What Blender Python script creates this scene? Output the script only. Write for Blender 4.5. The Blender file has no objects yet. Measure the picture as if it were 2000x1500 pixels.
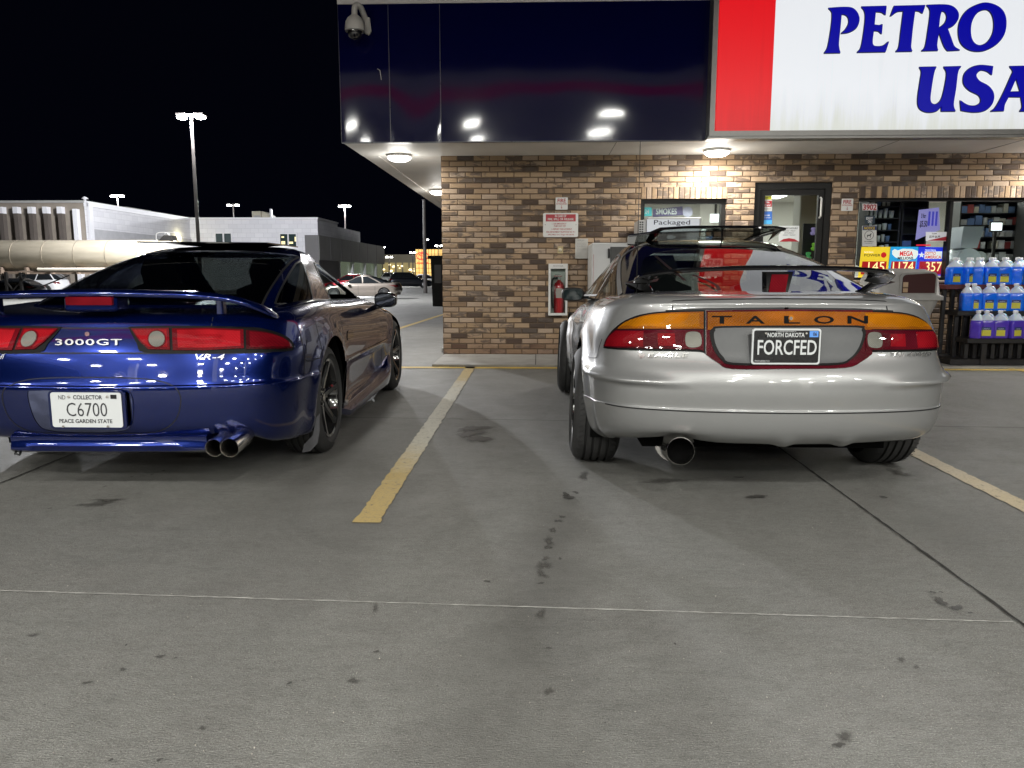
import bpy, math, random
import numpy as np
from math import radians, sin, cos, tan, pi, sqrt, atan2, floor
from mathutils import Vector, Matrix, Euler
from mathutils.bvhtree import BVHTree
from mathutils.geometry import delaunay_2d_cdt, tessellate_polygon
random.seed(7)
SC = bpy.context.scene
COL = SC.collection

# ---------------------------------------------------------------- camera
CAM_H = 1.06
PITCH, YAW, F_PX = 8.25, 1.93, 1480.0
cam_d = bpy.data.cameras.new('camera'); cam = bpy.data.objects.new('camera', cam_d); COL.objects.link(cam)
cam.location = (0, 0, CAM_H)
cam.rotation_euler = (radians(90 - PITCH), 0, radians(YAW))
cam_d.sensor_width = 36; cam_d.lens = 36 * F_PX / 2000
cam_d.clip_start = 0.05; cam_d.clip_end = 2000
SC.camera = cam
# ---------------------------------------------------------------- night sky
W = bpy.data.worlds.new('World'); SC.world = W; W.use_nodes = True
W.node_tree.nodes['Background'].inputs[0].default_value = (0.0007, 0.0009, 0.0026, 1)
W.node_tree.nodes['Background'].inputs[1].default_value = 1.0
# ---------------------------------------------------------------- exposure
SC.view_settings.view_transform = 'Standard'; SC.view_settings.look = 'None'
SC.view_settings.exposure = 0.0; SC.view_settings.gamma = 1.0
SC.render.engine = 'CYCLES'
SC.cycles.use_denoising = True
SC.cycles.max_bounces = 6; SC.cycles.diffuse_bounces = 3; SC.cycles.glossy_bounces = 4
SC.cycles.transmission_bounces = 5; SC.cycles.transparent_max_bounces = 10
SC.cycles.sample_clamp_indirect = 4.0
SC.cycles.caustics_reflective = False; SC.cycles.caustics_refractive = False
LAMP_W = 215.0

# ---------------------------------------------------------------- pixels (2000 x 1500) -> points in the world
RM = cam.rotation_euler.to_matrix()
ORG = Vector((0, 0, CAM_H))
def ray(px, py):
    return (RM @ Vector(((px - 1000) / F_PX, -(py - 750) / F_PX, -1.0))).normalized()
def PY(px, py, Y):
    d = ray(px, py); return ORG + d * (Y / d.y)
def PZ(px, py, Z=0.0):
    d = ray(px, py); return ORG + d * ((Z - CAM_H) / d.z)
def PX(px, py, X):
    d = ray(px, py); return ORG + d * (X / d.x)
def pxbox(x0, y0, x1, y1, Y): a = PY(x0, y1, Y); b = PY(x1, y0, Y); return a.x, a.z, b.x, b.z
def X_at(px, Y):            # world x of a pixel column at depth Y (at the horizon)
    return PY(px, 535, Y).x
def Z_at(py, Y, px=1000):
    return PY(px, py, Y).z

# ---------------------------------------------------------------- materials
def lin(c):                 # sRGB 0-255 -> linear
    return tuple(((v / 255) / 12.92 if v / 255 <= 0.04045 else ((v / 255 + 0.055) / 1.055) ** 2.4) for v in c)
MATS = {}
def mat(name, col=(0.5, 0.5, 0.5), rough=0.5, metal=0.0, coat=0.0, emit=None, es=0.0, spec=0.5, trans=0.0, ior=1.45, alpha=1.0, coat_rough=0.03):
    if name in MATS: return MATS[name]
    m = bpy.data.materials.new(name); m.use_nodes = True
    b = m.node_tree.nodes['Principled BSDF']
    b.inputs['Base Color'].default_value = (*col, 1)
    b.inputs['Roughness'].default_value = rough
    b.inputs['Metallic'].default_value = metal
    b.inputs['Coat Weight'].default_value = coat
    b.inputs['Coat Roughness'].default_value = coat_rough
    b.inputs['Specular IOR Level'].default_value = spec
    b.inputs['Transmission Weight'].default_value = trans
    b.inputs['IOR'].default_value = ior
    b.inputs['Alpha'].default_value = alpha
    if emit is not None:
        b.inputs['Emission Color'].default_value = (*emit, 1)
        b.inputs['Emission Strength'].default_value = es
    MATS[name] = m
    return m
class NT:
    """small helper for node trees"""
    def __init__(s, m):
        s.m = m; s.t = m.node_tree; s.n = s.t.nodes; s.l = s.t.links
        s.b = s.n.get('Principled BSDF')
        s.tc = s.n.new('ShaderNodeTexCoord')
    def new(s, typ, ins=None, **kw):
        nd = s.n.new(typ)
        for k, v in kw.items(): setattr(nd, k, v)
        if ins:
            for k, v in ins.items():
                s.set(nd.inputs[k], v)
        return nd
    def set(s, inp, v):
        if isinstance(v, bpy.types.NodeSocket): s.l.new(v, inp)
        elif isinstance(v, bpy.types.Node): s.l.new(v.outputs[0], inp)
        else:
            try: inp.default_value = v
            except Exception: inp.default_value = (*v, 1)
    def math(s, op, a, b=None, c=None, clamp=False):
        nd = s.n.new('ShaderNodeMath'); nd.operation = op; nd.use_clamp = clamp
        s.set(nd.inputs[0], a)
        if b is not None: s.set(nd.inputs[1], b)
        if c is not None: s.set(nd.inputs[2], c)
        return nd.outputs[0]
    def noise(s, vec, scale, detail=4, rough=0.5, dist=0.0):
        nd = s.n.new('ShaderNodeTexNoise'); s.set(nd.inputs['Vector'], vec)
        nd.inputs['Scale'].default_value = scale; nd.inputs['Detail'].default_value = detail
        nd.inputs['Roughness'].default_value = rough; nd.inputs['Distortion'].default_value = dist
        return nd.outputs['Fac']
    def ramp(s, fac, stops, interp='LINEAR'):
        nd = s.n.new('ShaderNodeValToRGB'); s.set(nd.inputs[0], fac)
        cr = nd.color_ramp; cr.interpolation = interp
        while len(cr.elements) < len(stops): cr.elements.new(0.5)
        for e, (p, c) in zip(cr.elements, stops):
            e.position = p; e.color = (*c, 1) if len(c) == 3 else c
        return nd.outputs[0]
    def mixc(s, fac, a, b, blend='MIX'):
        nd = s.n.new('ShaderNodeMix'); nd.data_type = 'RGBA'; nd.blend_type = blend
        s.set(nd.inputs[0], fac)
        s.set(nd.inputs[6], a if not isinstance(a, tuple) else (*a, 1)); s.set(nd.inputs[7], b if not isinstance(b, tuple) else (*b, 1))
        return nd.outputs[2]
    def mapping(s, vec, scale=(1, 1, 1), loc=(0, 0, 0), rot=(0, 0, 0)):
        nd = s.n.new('ShaderNodeMapping'); s.set(nd.inputs[0], vec)
        nd.inputs['Scale'].default_value = scale; nd.inputs['Location'].default_value = loc; nd.inputs['Rotation'].default_value = rot
        return nd.outputs[0]
    def sep(s, vec):
        nd = s.n.new('ShaderNodeSeparateXYZ'); s.set(nd.inputs[0], vec); return nd.outputs
    def comb(s, x, y, z):
        nd = s.n.new('ShaderNodeCombineXYZ')
        for i, v in enumerate((x, y, z)): s.set(nd.inputs[i], v)
        return nd.outputs[0]
    def bump(s, h, strength=0.3, dist=0.01):
        nd = s.n.new('ShaderNodeBump'); s.set(nd.inputs['Height'], h)
        nd.inputs['Strength'].default_value = strength; nd.inputs['Distance'].default_value = dist
        s.l.new(nd.outputs[0], s.b.inputs['Normal'])
        return nd
def wpos(nt):
    g = nt.n.new('ShaderNodeNewGeometry'); return g.outputs['Position']
def dirty(name, col, rough=0.5, amt=0.25, scale=6, metal=0.0, coat=0.0, bump=0.0, bscale=60):
    """plain surface with uneven tone and gloss"""
    if name in MATS: return MATS[name]
    m = mat(name, col, rough, metal, coat); nt = NT(m); p = wpos(nt)
    f = nt.noise(p, scale, 6, 0.6)
    a = tuple(c * (1 - amt) for c in col); b = tuple(min(1, c * (1 + amt)) for c in col)
    nt.set(nt.b.inputs['Base Color'], nt.ramp(f, [(0.3, a), (0.7, b)]))
    nt.set(nt.b.inputs['Roughness'], nt.math('MULTIPLY_ADD', f, 0.25, rough - 0.12))
    if bump: nt.bump(nt.noise(p, bscale, 4), bump, 0.004)
    return m

# ---------------------------------------------------------------- objects
def tag(o, label=None, cat=None, group=None, kind=None):
    if label: o['label'] = label
    if cat: o['category'] = cat
    if group: o['group'] = group
    if kind: o['kind'] = kind
    return o
def thing(name, label, cat, loc=(0, 0, 0), group=None, rotz=0.0):
    o = bpy.data.objects.new(name, None); COL.objects.link(o)
    o.location = loc; o.rotation_euler = (0, 0, rotz); o.empty_display_size = 0.1
    tag(o, label, cat, group)
    return o
def mworld(o):
    M = Matrix.Identity(4)
    while o is not None:
        M = Matrix.LocRotScale(o.location, o.rotation_euler, o.scale) @ M
        o = o.parent
    return M
def link_mesh(name, verts, faces, m, parent=None, smooth=False, local=False, mats=None, fmat=None, angle=None):
    """verts are world coordinates unless local"""
    me = bpy.data.meshes.new(name)
    V = [Vector(v) for v in verts]
    off = Vector((0, 0, 0))
    if parent is not None:
        if not local:
            Mi = mworld(parent).inverted(); V = [Mi @ v for v in V]
    elif not local:
        if V:
            lo = Vector((min(v.x for v in V), min(v.y for v in V), min(v.z for v in V)))
            hi = Vector((max(v.x for v in V), max(v.y for v in V), max(v.z for v in V)))
            off = Vector(((lo.x + hi.x) / 2, (lo.y + hi.y) / 2, lo.z)); V = [v - off for v in V]
    me.from_pydata([tuple(v) for v in V], [], faces); me.validate(); me.update()
    o = bpy.data.objects.new(name, me); COL.objects.link(o)
    if parent is not None: o.parent = parent
    else: o.location = off
    for q in (mats or [m]): me.materials.append(q)
    if fmat is not None and len(fmat) == len(me.polygons):
        me.polygons.foreach_set('material_index', fmat)
    if smooth:
        me.polygons.foreach_set('use_smooth', [True] * len(me.polygons))
        if angle: 
            try: me.set_sharp_from_angle(angle=radians(angle))
            except Exception: pass
    return o
def catmull(pts, n=8, closed=False):
    P = [Vector(p) for p in pts]; out = []
    N = len(P); rng = range(N if closed else N - 1)
    for i in rng:
        p0 = P[(i - 1) % N] if closed or i > 0 else P[0]; p1 = P[i]; p2 = P[(i + 1) % N]
        p3 = P[(i + 2) % N] if closed or i + 2 < N else P[-1]
        for k in range(n):
            t = k / n
            out.append(0.5 * ((2 * p1) + (-p0 + p2) * t + (2 * p0 - 5 * p1 + 4 * p2 - p3) * t * t + (-p0 + 3 * p1 - 3 * p2 + p3) * t ** 3))
    if not closed: out.append(P[-1])
    return out
class MB:
    def __init__(s): s.v = []; s.f = []; s.fm = []; s.mi = 0
    def add(s, vs, fs):
        o = len(s.v); s.v += [Vector(v) for v in vs]; s.f += [tuple(i + o for i in f) for f in fs]; s.fm += [s.mi] * len(fs); return s
    def box(s, a, b, bev=0.0):
        x0, x1 = sorted((a[0], b[0])); y0, y1 = sorted((a[1], b[1])); z0, z1 = sorted((a[2], b[2]))
        if bev <= 0 or min(x1 - x0, y1 - y0, z1 - z0) < 2.2 * bev:
            return s.add([(x0, y0, z0), (x1, y0, z0), (x1, y1, z0), (x0, y1, z0), (x0, y0, z1), (x1, y0, z1), (x1, y1, z1), (x0, y1, z1)],
                  [(0, 3, 2, 1), (4, 5, 6, 7), (0, 1, 5, 4), (1, 2, 6, 5), (2, 3, 7, 6), (3, 0, 4, 7)])
        c = bev; vs = []; idx = {}
        for ix, X in enumerate((x0, x1)):
            for iy, Yv in enumerate((y0, y1)):
                for iz, Z in enumerate((z0, z1)):
                    sx = c if ix == 0 else -c; sy = c if iy == 0 else -c; sz = c if iz == 0 else -c
                    for ax, p in (('x', (X, Yv + sy, Z + sz)), ('y', (X + sx, Yv, Z + sz)), ('z', (X + sx, Yv + sy, Z))):
                        idx[ix, iy, iz, ax] = len(vs); vs.append(p)
        fs = []
        for i in (0, 1):
            q = [idx[i, a_, b_, 'x'] for a_, b_ in ((0, 0), (1, 0), (1, 1), (0, 1))]; fs.append(q if i else q[::-1])
            q = [idx[a_, i, b_, 'y'] for a_, b_ in ((0, 0), (0, 1), (1, 1), (1, 0))]; fs.append(q if i else q[::-1])
            q = [idx[a_, b_, i, 'z'] for a_, b_ in ((0, 0), (1, 0), (1, 1), (0, 1))]; fs.append(q if i else q[::-1])
        for i in (0, 1):
            for j in (0, 1):
                fs.append([idx[i, j, 0, 'x'], idx[i, j, 1, 'x'], idx[i, j, 1, 'y'], idx[i, j, 0, 'y']])
                fs.append([idx[i, 0, j, 'x'], idx[i, 1, j, 'x'], idx[i, 1, j, 'z'], idx[i, 0, j, 'z']])
                fs.append([idx[0, i, j, 'y'], idx[1, i, j, 'y'], idx[1, i, j, 'z'], idx[0, i, j, 'z']])
                for k in (0, 1): fs.append([idx[i, j, k, 'x'], idx[i, j, k, 'y'], idx[i, j, k, 'z']])
        return s.add(vs, fs)
    def quad(s, a, b, c, d): return s.add([a, b, c, d], [(0, 1, 2, 3)])
    def prism(s, pts, vec):
        """closed 3D outline pts extruded by vec"""
        n = len(pts); vec = Vector(vec); P = [Vector(p) for p in pts]
        tris = tessellate_polygon([P])
        s.add(P + [p + vec for p in P], [tuple(t) for t in tris] + [tuple(i + n for i in reversed(t)) for t in tris] + [(i, (i + 1) % n, (i + 1) % n + n, i + n) for i in range(n)])
        return s
    def tube(s, pts, r, seg=10, closed=False, cap=True):
        P = [Vector(p) for p in pts]; n = len(P); R = r if isinstance(r, (list, tuple)) else [r] * n
        rings = []; up = None
        for i in range(n):
            a = P[(i - 1) % n] if closed or i > 0 else P[0]; b = P[(i + 1) % n] if closed or i < n - 1 else P[-1]
            t = (b - a).normalized()
            if up is None: up = Vector((0, 0, 1)) if abs(t.z) < 0.9 else Vector((1, 0, 0))
            sd = t.cross(up).normalized(); up2 = sd.cross(t).normalized(); up = up2
            rings.append([P[i] + (sd * cos(2 * pi * k / seg) + up2 * sin(2 * pi * k / seg)) * R[i] for k in range(seg)])
        vs = [v for r_ in rings for v in r_]; fs = []
        for i in range(n if closed else n - 1):
            for k in range(seg):
                a = i * seg + k; b = i * seg + (k + 1) % seg; c = ((i + 1) % n) * seg + (k + 1) % seg; d = ((i + 1) % n) * seg + k
                fs.append((a, b, c, d))
        if cap and not closed:
            fs.append(tuple(range(seg))[::-1]); fs.append(tuple((n - 1) * seg + k for k in range(seg)))
        return s.add(vs, fs)
    def lathe(s, prof, c=(0, 0, 0), axis='z', seg=24, a0=0, a1=2 * pi):
        """prof: list of (r, h)"""
        full = abs(a1 - a0 - 2 * pi) < 1e-6; n = seg if full else seg + 1
        vs = []
        for r, h in prof:
            for k in range(n):
                a = a0 + (a1 - a0) * k / seg; x, y = r * cos(a), r * sin(a)
                p = {'z': (x, y, h), 'x': (h, x, y), 'y': (x, h, y)}[axis]
                vs.append((c[0] + p[0], c[1] + p[1], c[2] + p[2]))
        fs = []
        for i in range(len(prof) - 1):
            for k in range(seg):
                k2 = (k + 1) % n
                fs.append((i * n + k, i * n + k2, (i + 1) * n + k2, (i + 1) * n + k))
        return s.add(vs, fs)
    def cyl(s, a, b, r, seg=16): return s.tube([a, b], r, seg)
    def xf(s, M, start=0):
        for i in range(start, len(s.v)): s.v[i] = M @ s.v[i]
        return s
    def build(s, name, m, parent=None, smooth=False, local=False, angle=None, mats=None):
        return link_mesh(name, s.v, s.f, m, parent, smooth, local, mats, s.fm if mats else None, angle)
def dup(root, loc, label=None, group=None, rotz=None):
    r = root.copy(); COL.objects.link(r); r.location = loc
    if rotz is not None: r.rotation_euler = (0, 0, rotz)
    if label: r['label'] = label
    if group: r['group'] = group
    for ch in list(root.children):
        c = ch.copy(); COL.objects.link(c); c.parent = r
        for g in list(ch.children):
            d = g.copy(); COL.objects.link(d); d.parent = c
    return r
# ---------------------------------------------------------------- lettering
def text_mesh(txt, bold=0.0, shear=0.0, extrude=0.0, spacing=1.0, res=3):
    """returns verts (x, y, z) normalised to 0..1 wide and 0..1 high, plus faces"""
    cu = bpy.data.curves.new('t', 'FONT'); cu.body = txt; cu.size = 1; cu.offset = bold; cu.shear = shear
    cu.space_character = spacing; cu.extrude = extrude; cu.resolution_u = res; cu.fill_mode = 'FRONT' if extrude == 0 else 'BOTH'
    cu.align_x = 'CENTER'
    o = bpy.data.objects.new('t', cu); COL.objects.link(o)
    dg = bpy.context.evaluated_depsgraph_get(); me = bpy.data.meshes.new_from_object(o.evaluated_get(dg))
    vs = [tuple(v.co) for v in me.vertices]; fs = [tuple(p.vertices) for p in me.polygons]
    bpy.data.objects.remove(o); bpy.data.curves.remove(cu); bpy.data.meshes.remove(me)
    if not vs: return [], []
    x0 = min(v[0] for v in vs); x1 = max(v[0] for v in vs); y0 = min(v[1] for v in vs); y1 = max(v[1] for v in vs)
    return [((v[0] - x0) / (x1 - x0), (v[1] - y0) / max(1e-6, (y1 - y0)), v[2]) for v in vs], fs
def put_text(mb, txt, o, ux, uy, depth=None, **kw):
    """lettering filling the box with lower-left corner o and edge vectors ux, uy"""
    vs, fs = text_mesh(txt, **kw); o = Vector(o); ux = Vector(ux); uy = Vector(uy)
    n = ux.cross(uy).normalized()
    mb.add([o + ux * v[0] + uy * v[1] + n * (v[2] if depth else 0) for v in vs], fs)
    return mb
def wall_text(mb, txt, x0, x1, z0, z1, y, **kw):   # text on a plane facing the camera (-y)
    return put_text(mb, txt, (x0, y, z0), (x1 - x0, 0, 0), (0, 0, z1 - z0), **kw)
# ================================================================ materials of the place
WY = 9.80            # front brick wall
FY = 8.76            # fascia plane
SOF = 2.53           # soffit height
XC = X_at(864, WY)   # building's left corner
XR = 9.5             # right end of what is built
def concrete_mat():
    m = mat('concrete', (0.2, 0.2, 0.19), 0.75); nt = NT(m); p = wpos(nt)
    big = nt.noise(p, 0.55, 5, 0.6, 0.4); med = nt.noise(p, 2.6, 6, 0.65, 0.3)
    fine = nt.noise(nt.mapping(p, (60, 260, 60)), 1.0, 3, 0.6)         # broom finish, lines run left-right
    grit = nt.noise(p, 230, 3, 0.75)
    c = nt.ramp(big, [(0.32, (0.130, 0.128, 0.117)), (0.5, (0.172, 0.170, 0.157)), (0.68, (0.220, 0.216, 0.203))])
    c = nt.mixc(nt.ramp(med, [(0.42, (0, 0, 0)), (0.62, (.8, .8, .8))]), c, (0.150, 0.143, 0.133))
    c = nt.mixc(nt.math('MULTIPLY', nt.ramp(nt.noise(nt.mapping(p, (1, 1, 1), (7, 3, 0)), 1.1, 7, 0.7, 1.0), [(0.56, (0, 0, 0)), (0.66, (1, 1, 1))]), 0.42), c, (0.066, 0.064, 0.058))
    c = nt.mixc(nt.math('MULTIPLY', nt.ramp(fine, [(0.42, (0, 0, 0)), (0.62, (1, 1, 1))]), 0.42), c, (0.070, 0.071, 0.066))
    c = nt.mixc(nt.math('MULTIPLY', nt.ramp(grit, [(0.52, (0, 0, 0)), (0.63, (1, 1, 1))]), 0.75), c, (0.38, 0.375, 0.35))
    c = nt.mixc(nt.math('MULTIPLY', nt.ramp(nt.noise(p, 170, 3, 0.8), [(0.36, (1, 1, 1)), (0.44, (0, 0, 0))]), 0.85), c, (0.045, 0.045, 0.042))
    m1 = nt.noise(nt.mapping(p, (7, 16, 7)), 1.0, 6, 0.75, 0.6); m2 = nt.noise(nt.mapping(p, (26, 55, 26)), 1.0, 4, 0.8)
    c = nt.mixc(nt.math('MULTIPLY', nt.ramp(m1, [(0.44, (0, 0, 0)), (0.62, (1, 1, 1))]), 0.34), c, (0.090, 0.088, 0.082))
    c = nt.mixc(nt.math('MULTIPLY', nt.ramp(m2, [(0.40, (1, 1, 1)), (0.58, (0, 0, 0))]), 0.36), c, (0.235, 0.238, 0.225))
    sw = nt.noise(nt.mapping(p, (.9, .25, 1), (2, 5, 0), (0, 0, .3)), 1.0, 3, .5)
    c = nt.mixc(nt.math('MULTIPLY', nt.ramp(sw, [(0.52, (0, 0, 0)), (0.68, (1, 1, 1))]), 0.35), c, (0.085, 0.083, 0.077))
    # noise-broken darker band along the middle of the lane
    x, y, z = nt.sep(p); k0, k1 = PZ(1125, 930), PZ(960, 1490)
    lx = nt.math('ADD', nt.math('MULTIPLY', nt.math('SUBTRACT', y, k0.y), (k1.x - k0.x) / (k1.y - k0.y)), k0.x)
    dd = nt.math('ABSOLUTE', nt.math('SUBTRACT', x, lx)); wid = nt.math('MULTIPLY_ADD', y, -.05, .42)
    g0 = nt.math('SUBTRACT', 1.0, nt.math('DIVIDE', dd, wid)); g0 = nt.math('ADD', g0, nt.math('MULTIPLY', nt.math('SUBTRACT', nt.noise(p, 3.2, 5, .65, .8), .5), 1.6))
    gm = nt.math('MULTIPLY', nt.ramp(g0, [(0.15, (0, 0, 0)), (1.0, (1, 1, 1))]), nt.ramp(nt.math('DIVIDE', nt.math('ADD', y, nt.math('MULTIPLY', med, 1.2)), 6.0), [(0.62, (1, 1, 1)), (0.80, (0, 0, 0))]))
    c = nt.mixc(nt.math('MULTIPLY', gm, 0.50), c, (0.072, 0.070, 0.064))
    nt.set(nt.b.inputs['Base Color'], c)
    nt.set(nt.b.inputs['Roughness'], nt.math('MULTIPLY_ADD', med, 0.3, 0.42))
    h = nt.math('ADD', nt.math('MULTIPLY', fine, 1.0), nt.math('MULTIPLY', grit, 0.7))
    nt.bump(h, 0.8, 0.005)
    return m
def brick_mat(name, L=0.2035, H=0.0677, axis='x', flip=False, off=0.0):
    m = mat(name, (0.4, 0.3, 0.2), 0.8); nt = NT(m); p = wpos(nt); x, y, z = nt.sep(p)
    u = x if axis == 'x' else y
    zz = nt.math('SUBTRACT', z, 0.03 + off)
    if flip: u, zz = zz, u
    row = nt.math('FLOOR', nt.math('DIVIDE', zz, H))
    half = 0.0 if flip else 0.5
    cu = nt.math('ADD', nt.math('DIVIDE', u, L), nt.math('MULTIPLY', nt.math('MODULO', nt.math('ABSOLUTE', row), 2.0), half))
    colm = nt.math('FLOOR', cu); fx = nt.math('FRACT', cu); fz = nt.math('FRACT', nt.math('DIVIDE', zz, H))
    wob = nt.math('MULTIPLY', nt.math('SUBTRACT', nt.noise(p, 40, 3), 0.5), 0.05)
    dx = nt.math('MULTIPLY', nt.math('MINIMUM', fx, nt.math('SUBTRACT', 1.0, fx)), L)
    dz = nt.math('MULTIPLY', nt.math('MINIMUM', fz, nt.math('SUBTRACT', 1.0, fz)), H)
    d = nt.math('ADD', nt.math('MINIMUM', dx, dz), nt.math('MULTIPLY', wob, 0.06))
    wn = nt.n.new('ShaderNodeTexWhiteNoise'); wn.noise_dimensions = '2D'; nt.set(wn.inputs['Vector'], nt.comb(colm, row, 0.0))
    r = wn.outputs['Value']; r3 = wn.outputs['Color']
    clus = nt.noise(nt.mapping(p, (0.5, 0.5, 1.6)), 1.6, 3, 0.6)
    rr = nt.math('ADD', r, nt.math('MULTIPLY', nt.math('SUBTRACT', clus, 0.5), 0.3))
    c = nt.ramp(rr, [(0.0, (0.055, 0.045, 0.042)), (0.15, (0.085, 0.062, 0.05)), (0.19, (0.30, 0.205, 0.13)), (0.38, (0.44, 0.31, 0.19)),
                     (0.55, (0.52, 0.38, 0.26)), (0.72, (0.40, 0.28, 0.175)), (0.86, (0.54, 0.42, 0.32)), (1.0, (0.35, 0.25, 0.17))])
    sm = nt.noise(nt.mapping(p, (7, 7, 16)), 1.0, 4, 0.6, 0.5)
    dk = nt.math('MULTIPLY', nt.ramp(nt.math('ADD', sm, nt.math('MULTIPLY', nt.math('SUBTRACT', nt.sep(r3)[1], 0.5), 0.45)), [(0.58, (0, 0, 0)), (0.70, (1, 1, 1))]), 0.85)
    c = nt.mixc(dk, c, (0.085, 0.070, 0.062))
    c = nt.mixc(nt.math('MULTIPLY', nt.noise(p, 95, 4, 0.7), 0.35), c, (0.20, 0.12, 0.07))
    # splash staining low on the wall, rust-brown
    low = nt.ramp(nt.math('ADD', z, nt.math('MULTIPLY', nt.noise(p, 3, 3), 0.3)), [(0.20, (1, 1, 1)), (0.42, (0, 0, 0))])
    c = nt.mixc(nt.math('MULTIPLY', low, 0.55), c, (0.17, 0.085, 0.055))
    mort = nt.ramp(d, [(0.0042, (0, 0, 0)), (0.0068, (1, 1, 1))])
    c = nt.mixc(mort, (0.13, 0.088, 0.055), c)
    nt.set(nt.b.inputs['Base Color'], c)
    nt.set(nt.b.inputs['Roughness'], nt.math('SUBTRACT', 0.88, nt.math('MULTIPLY', dk, 0.35)))
    h = nt.math('ADD', nt.math('MULTIPLY', nt.ramp(d, [(0.003, (0, 0, 0)), (0.010, (1, 1, 1))]), 1.0), nt.math('MULTIPLY', nt.noise(nt.mapping(p, (60, 60, 90)), 1.0, 4, 0.7), 0.55))
    nt.bump(h, 1.0, 0.009)
    return m
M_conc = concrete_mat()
M_brick = brick_mat('brick'); M_brick_side = brick_mat('brick_side', axis='y'); M_soldier = brick_mat('brick_soldier', L=0.203, H=0.0677, flip=True, off=0.115)
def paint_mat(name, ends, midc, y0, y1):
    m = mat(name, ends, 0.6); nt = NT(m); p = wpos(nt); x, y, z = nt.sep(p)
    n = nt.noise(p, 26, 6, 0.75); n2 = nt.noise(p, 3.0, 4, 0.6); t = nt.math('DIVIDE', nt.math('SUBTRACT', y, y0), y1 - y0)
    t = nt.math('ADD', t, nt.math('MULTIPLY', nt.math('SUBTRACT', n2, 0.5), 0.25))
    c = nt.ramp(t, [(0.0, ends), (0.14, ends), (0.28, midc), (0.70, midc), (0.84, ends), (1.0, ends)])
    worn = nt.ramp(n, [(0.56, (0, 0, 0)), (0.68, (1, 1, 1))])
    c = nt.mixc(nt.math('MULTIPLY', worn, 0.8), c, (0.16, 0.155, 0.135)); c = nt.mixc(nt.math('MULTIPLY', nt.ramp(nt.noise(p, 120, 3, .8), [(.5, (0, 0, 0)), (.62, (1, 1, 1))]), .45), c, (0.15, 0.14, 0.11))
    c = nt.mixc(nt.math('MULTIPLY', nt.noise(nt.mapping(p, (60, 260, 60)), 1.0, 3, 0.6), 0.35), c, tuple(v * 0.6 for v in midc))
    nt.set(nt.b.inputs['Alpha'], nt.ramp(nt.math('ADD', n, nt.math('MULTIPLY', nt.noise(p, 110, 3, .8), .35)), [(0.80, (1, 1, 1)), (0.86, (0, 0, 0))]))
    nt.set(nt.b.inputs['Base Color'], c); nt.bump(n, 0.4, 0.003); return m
# ================================================================ ground
def ground():
    ys = [-40, -14] + [i * 0.5 for i in range(-20, 40)] + [20 + i for i in range(0, 28)] + [50, 60, 80, 110, 160, 260, 500]
    xs = [-300, -120, -60, -40, -25, -15, -9, -5, -2, 0, 2, 5, 9, 15, 25, 40, 60, 120, 300]
    vs = [(x, y, GZ(y)) for y in ys for x in xs]; n = len(xs)
    fs = [(j * n + i, j * n + i + 1, (j + 1) * n + i + 1, (j + 1) * n + i) for j in range(len(ys) - 1) for i in range(n - 1)]
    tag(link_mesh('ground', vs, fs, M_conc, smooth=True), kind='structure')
def GZ(y):
    if y < 19: return 0.0
    t = min(1, (y - 19) / 27); return -0.42 * t * t * (3 - 2 * t)
ground()
random.seed(3)
def ground_strip(name, p0, p1, w, m, z=0.004, jit=0.0, n=60, kind='structure'):
    a, b = Vector(p0), Vector(p1); a.z = b.z = z; t = (b - a).normalized(); s = Vector((-t.y, t.x, 0)); vs = []
    for i in range(n + 1):
        q = a.lerp(b, i / n); q.z = GZ(q.y) + z; j = random.uniform(-jit, jit)
        ww = w * (1 + random.uniform(-1, 1) * (0.35 if jit else 0.0))
        vs += [q + s * (ww / 2 + j), q - s * (ww / 2 - j)]
    return tag(link_mesh(name, vs, [(2 * i, 2 * i + 1, 2 * i + 3, 2 * i + 2) for i in range(n)], m), kind=kind)
M_joint = dirty('joint_sealant', (0.022, 0.021, 0.019), 0.8, 0.4, 30)
M_crackpale = dirty('joint_pale', (0.34, 0.335, 0.315), 0.8, 0.35, 18)
def ext(a, b, t): return a + (b - a) * t
ja, jb = PZ(1528, 880), PZ(2000, 1222)
ground_strip('ground_joint', ext(jb, ja, 1.95), ext(ja, jb, 1.6), 0.010, M_joint, jit=0.0022, n=140)
jl0, jl1 = PZ(0, 945), PZ(140, 888)
ground_strip('ground_joint', ext(jl0, jl1, -1.0), ext(jl0, jl1, 5.0), 0.010, M_joint, jit=0.0025, n=120)
jc0, jc1 = PZ(0, 1155), PZ(1980, 1217)
ground_strip('ground_joint', ext(jc0, jc1, -0.6), ext(jc0, jc1, 1.0), 0.0065, M_crackpale, jit=0.0016, n=240)
ground_strip('ground_joint', ext(jc0, jc1, 1.006), ext(jc0, jc1, 1.8), 0.006, M_crackpale, jit=0.001, n=60)
jd0, jd1 = PZ(690, 816), PZ(950, 820)
ground_strip('ground_joint', ext(jd0, jd1, -4), ext(jd0, jd1, 8), 0.008, M_joint, jit=0.001, n=120)
ground_strip('ground_joint', (-12, 12.2, 0), (XC - 0.02, 12.2, 0), 0.012, M_joint, n=20)
ground_strip('ground_joint', (-1.23, 8.66, 0), (-2.9, 6.9, 0), 0.001, M_joint, n=4)
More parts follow.
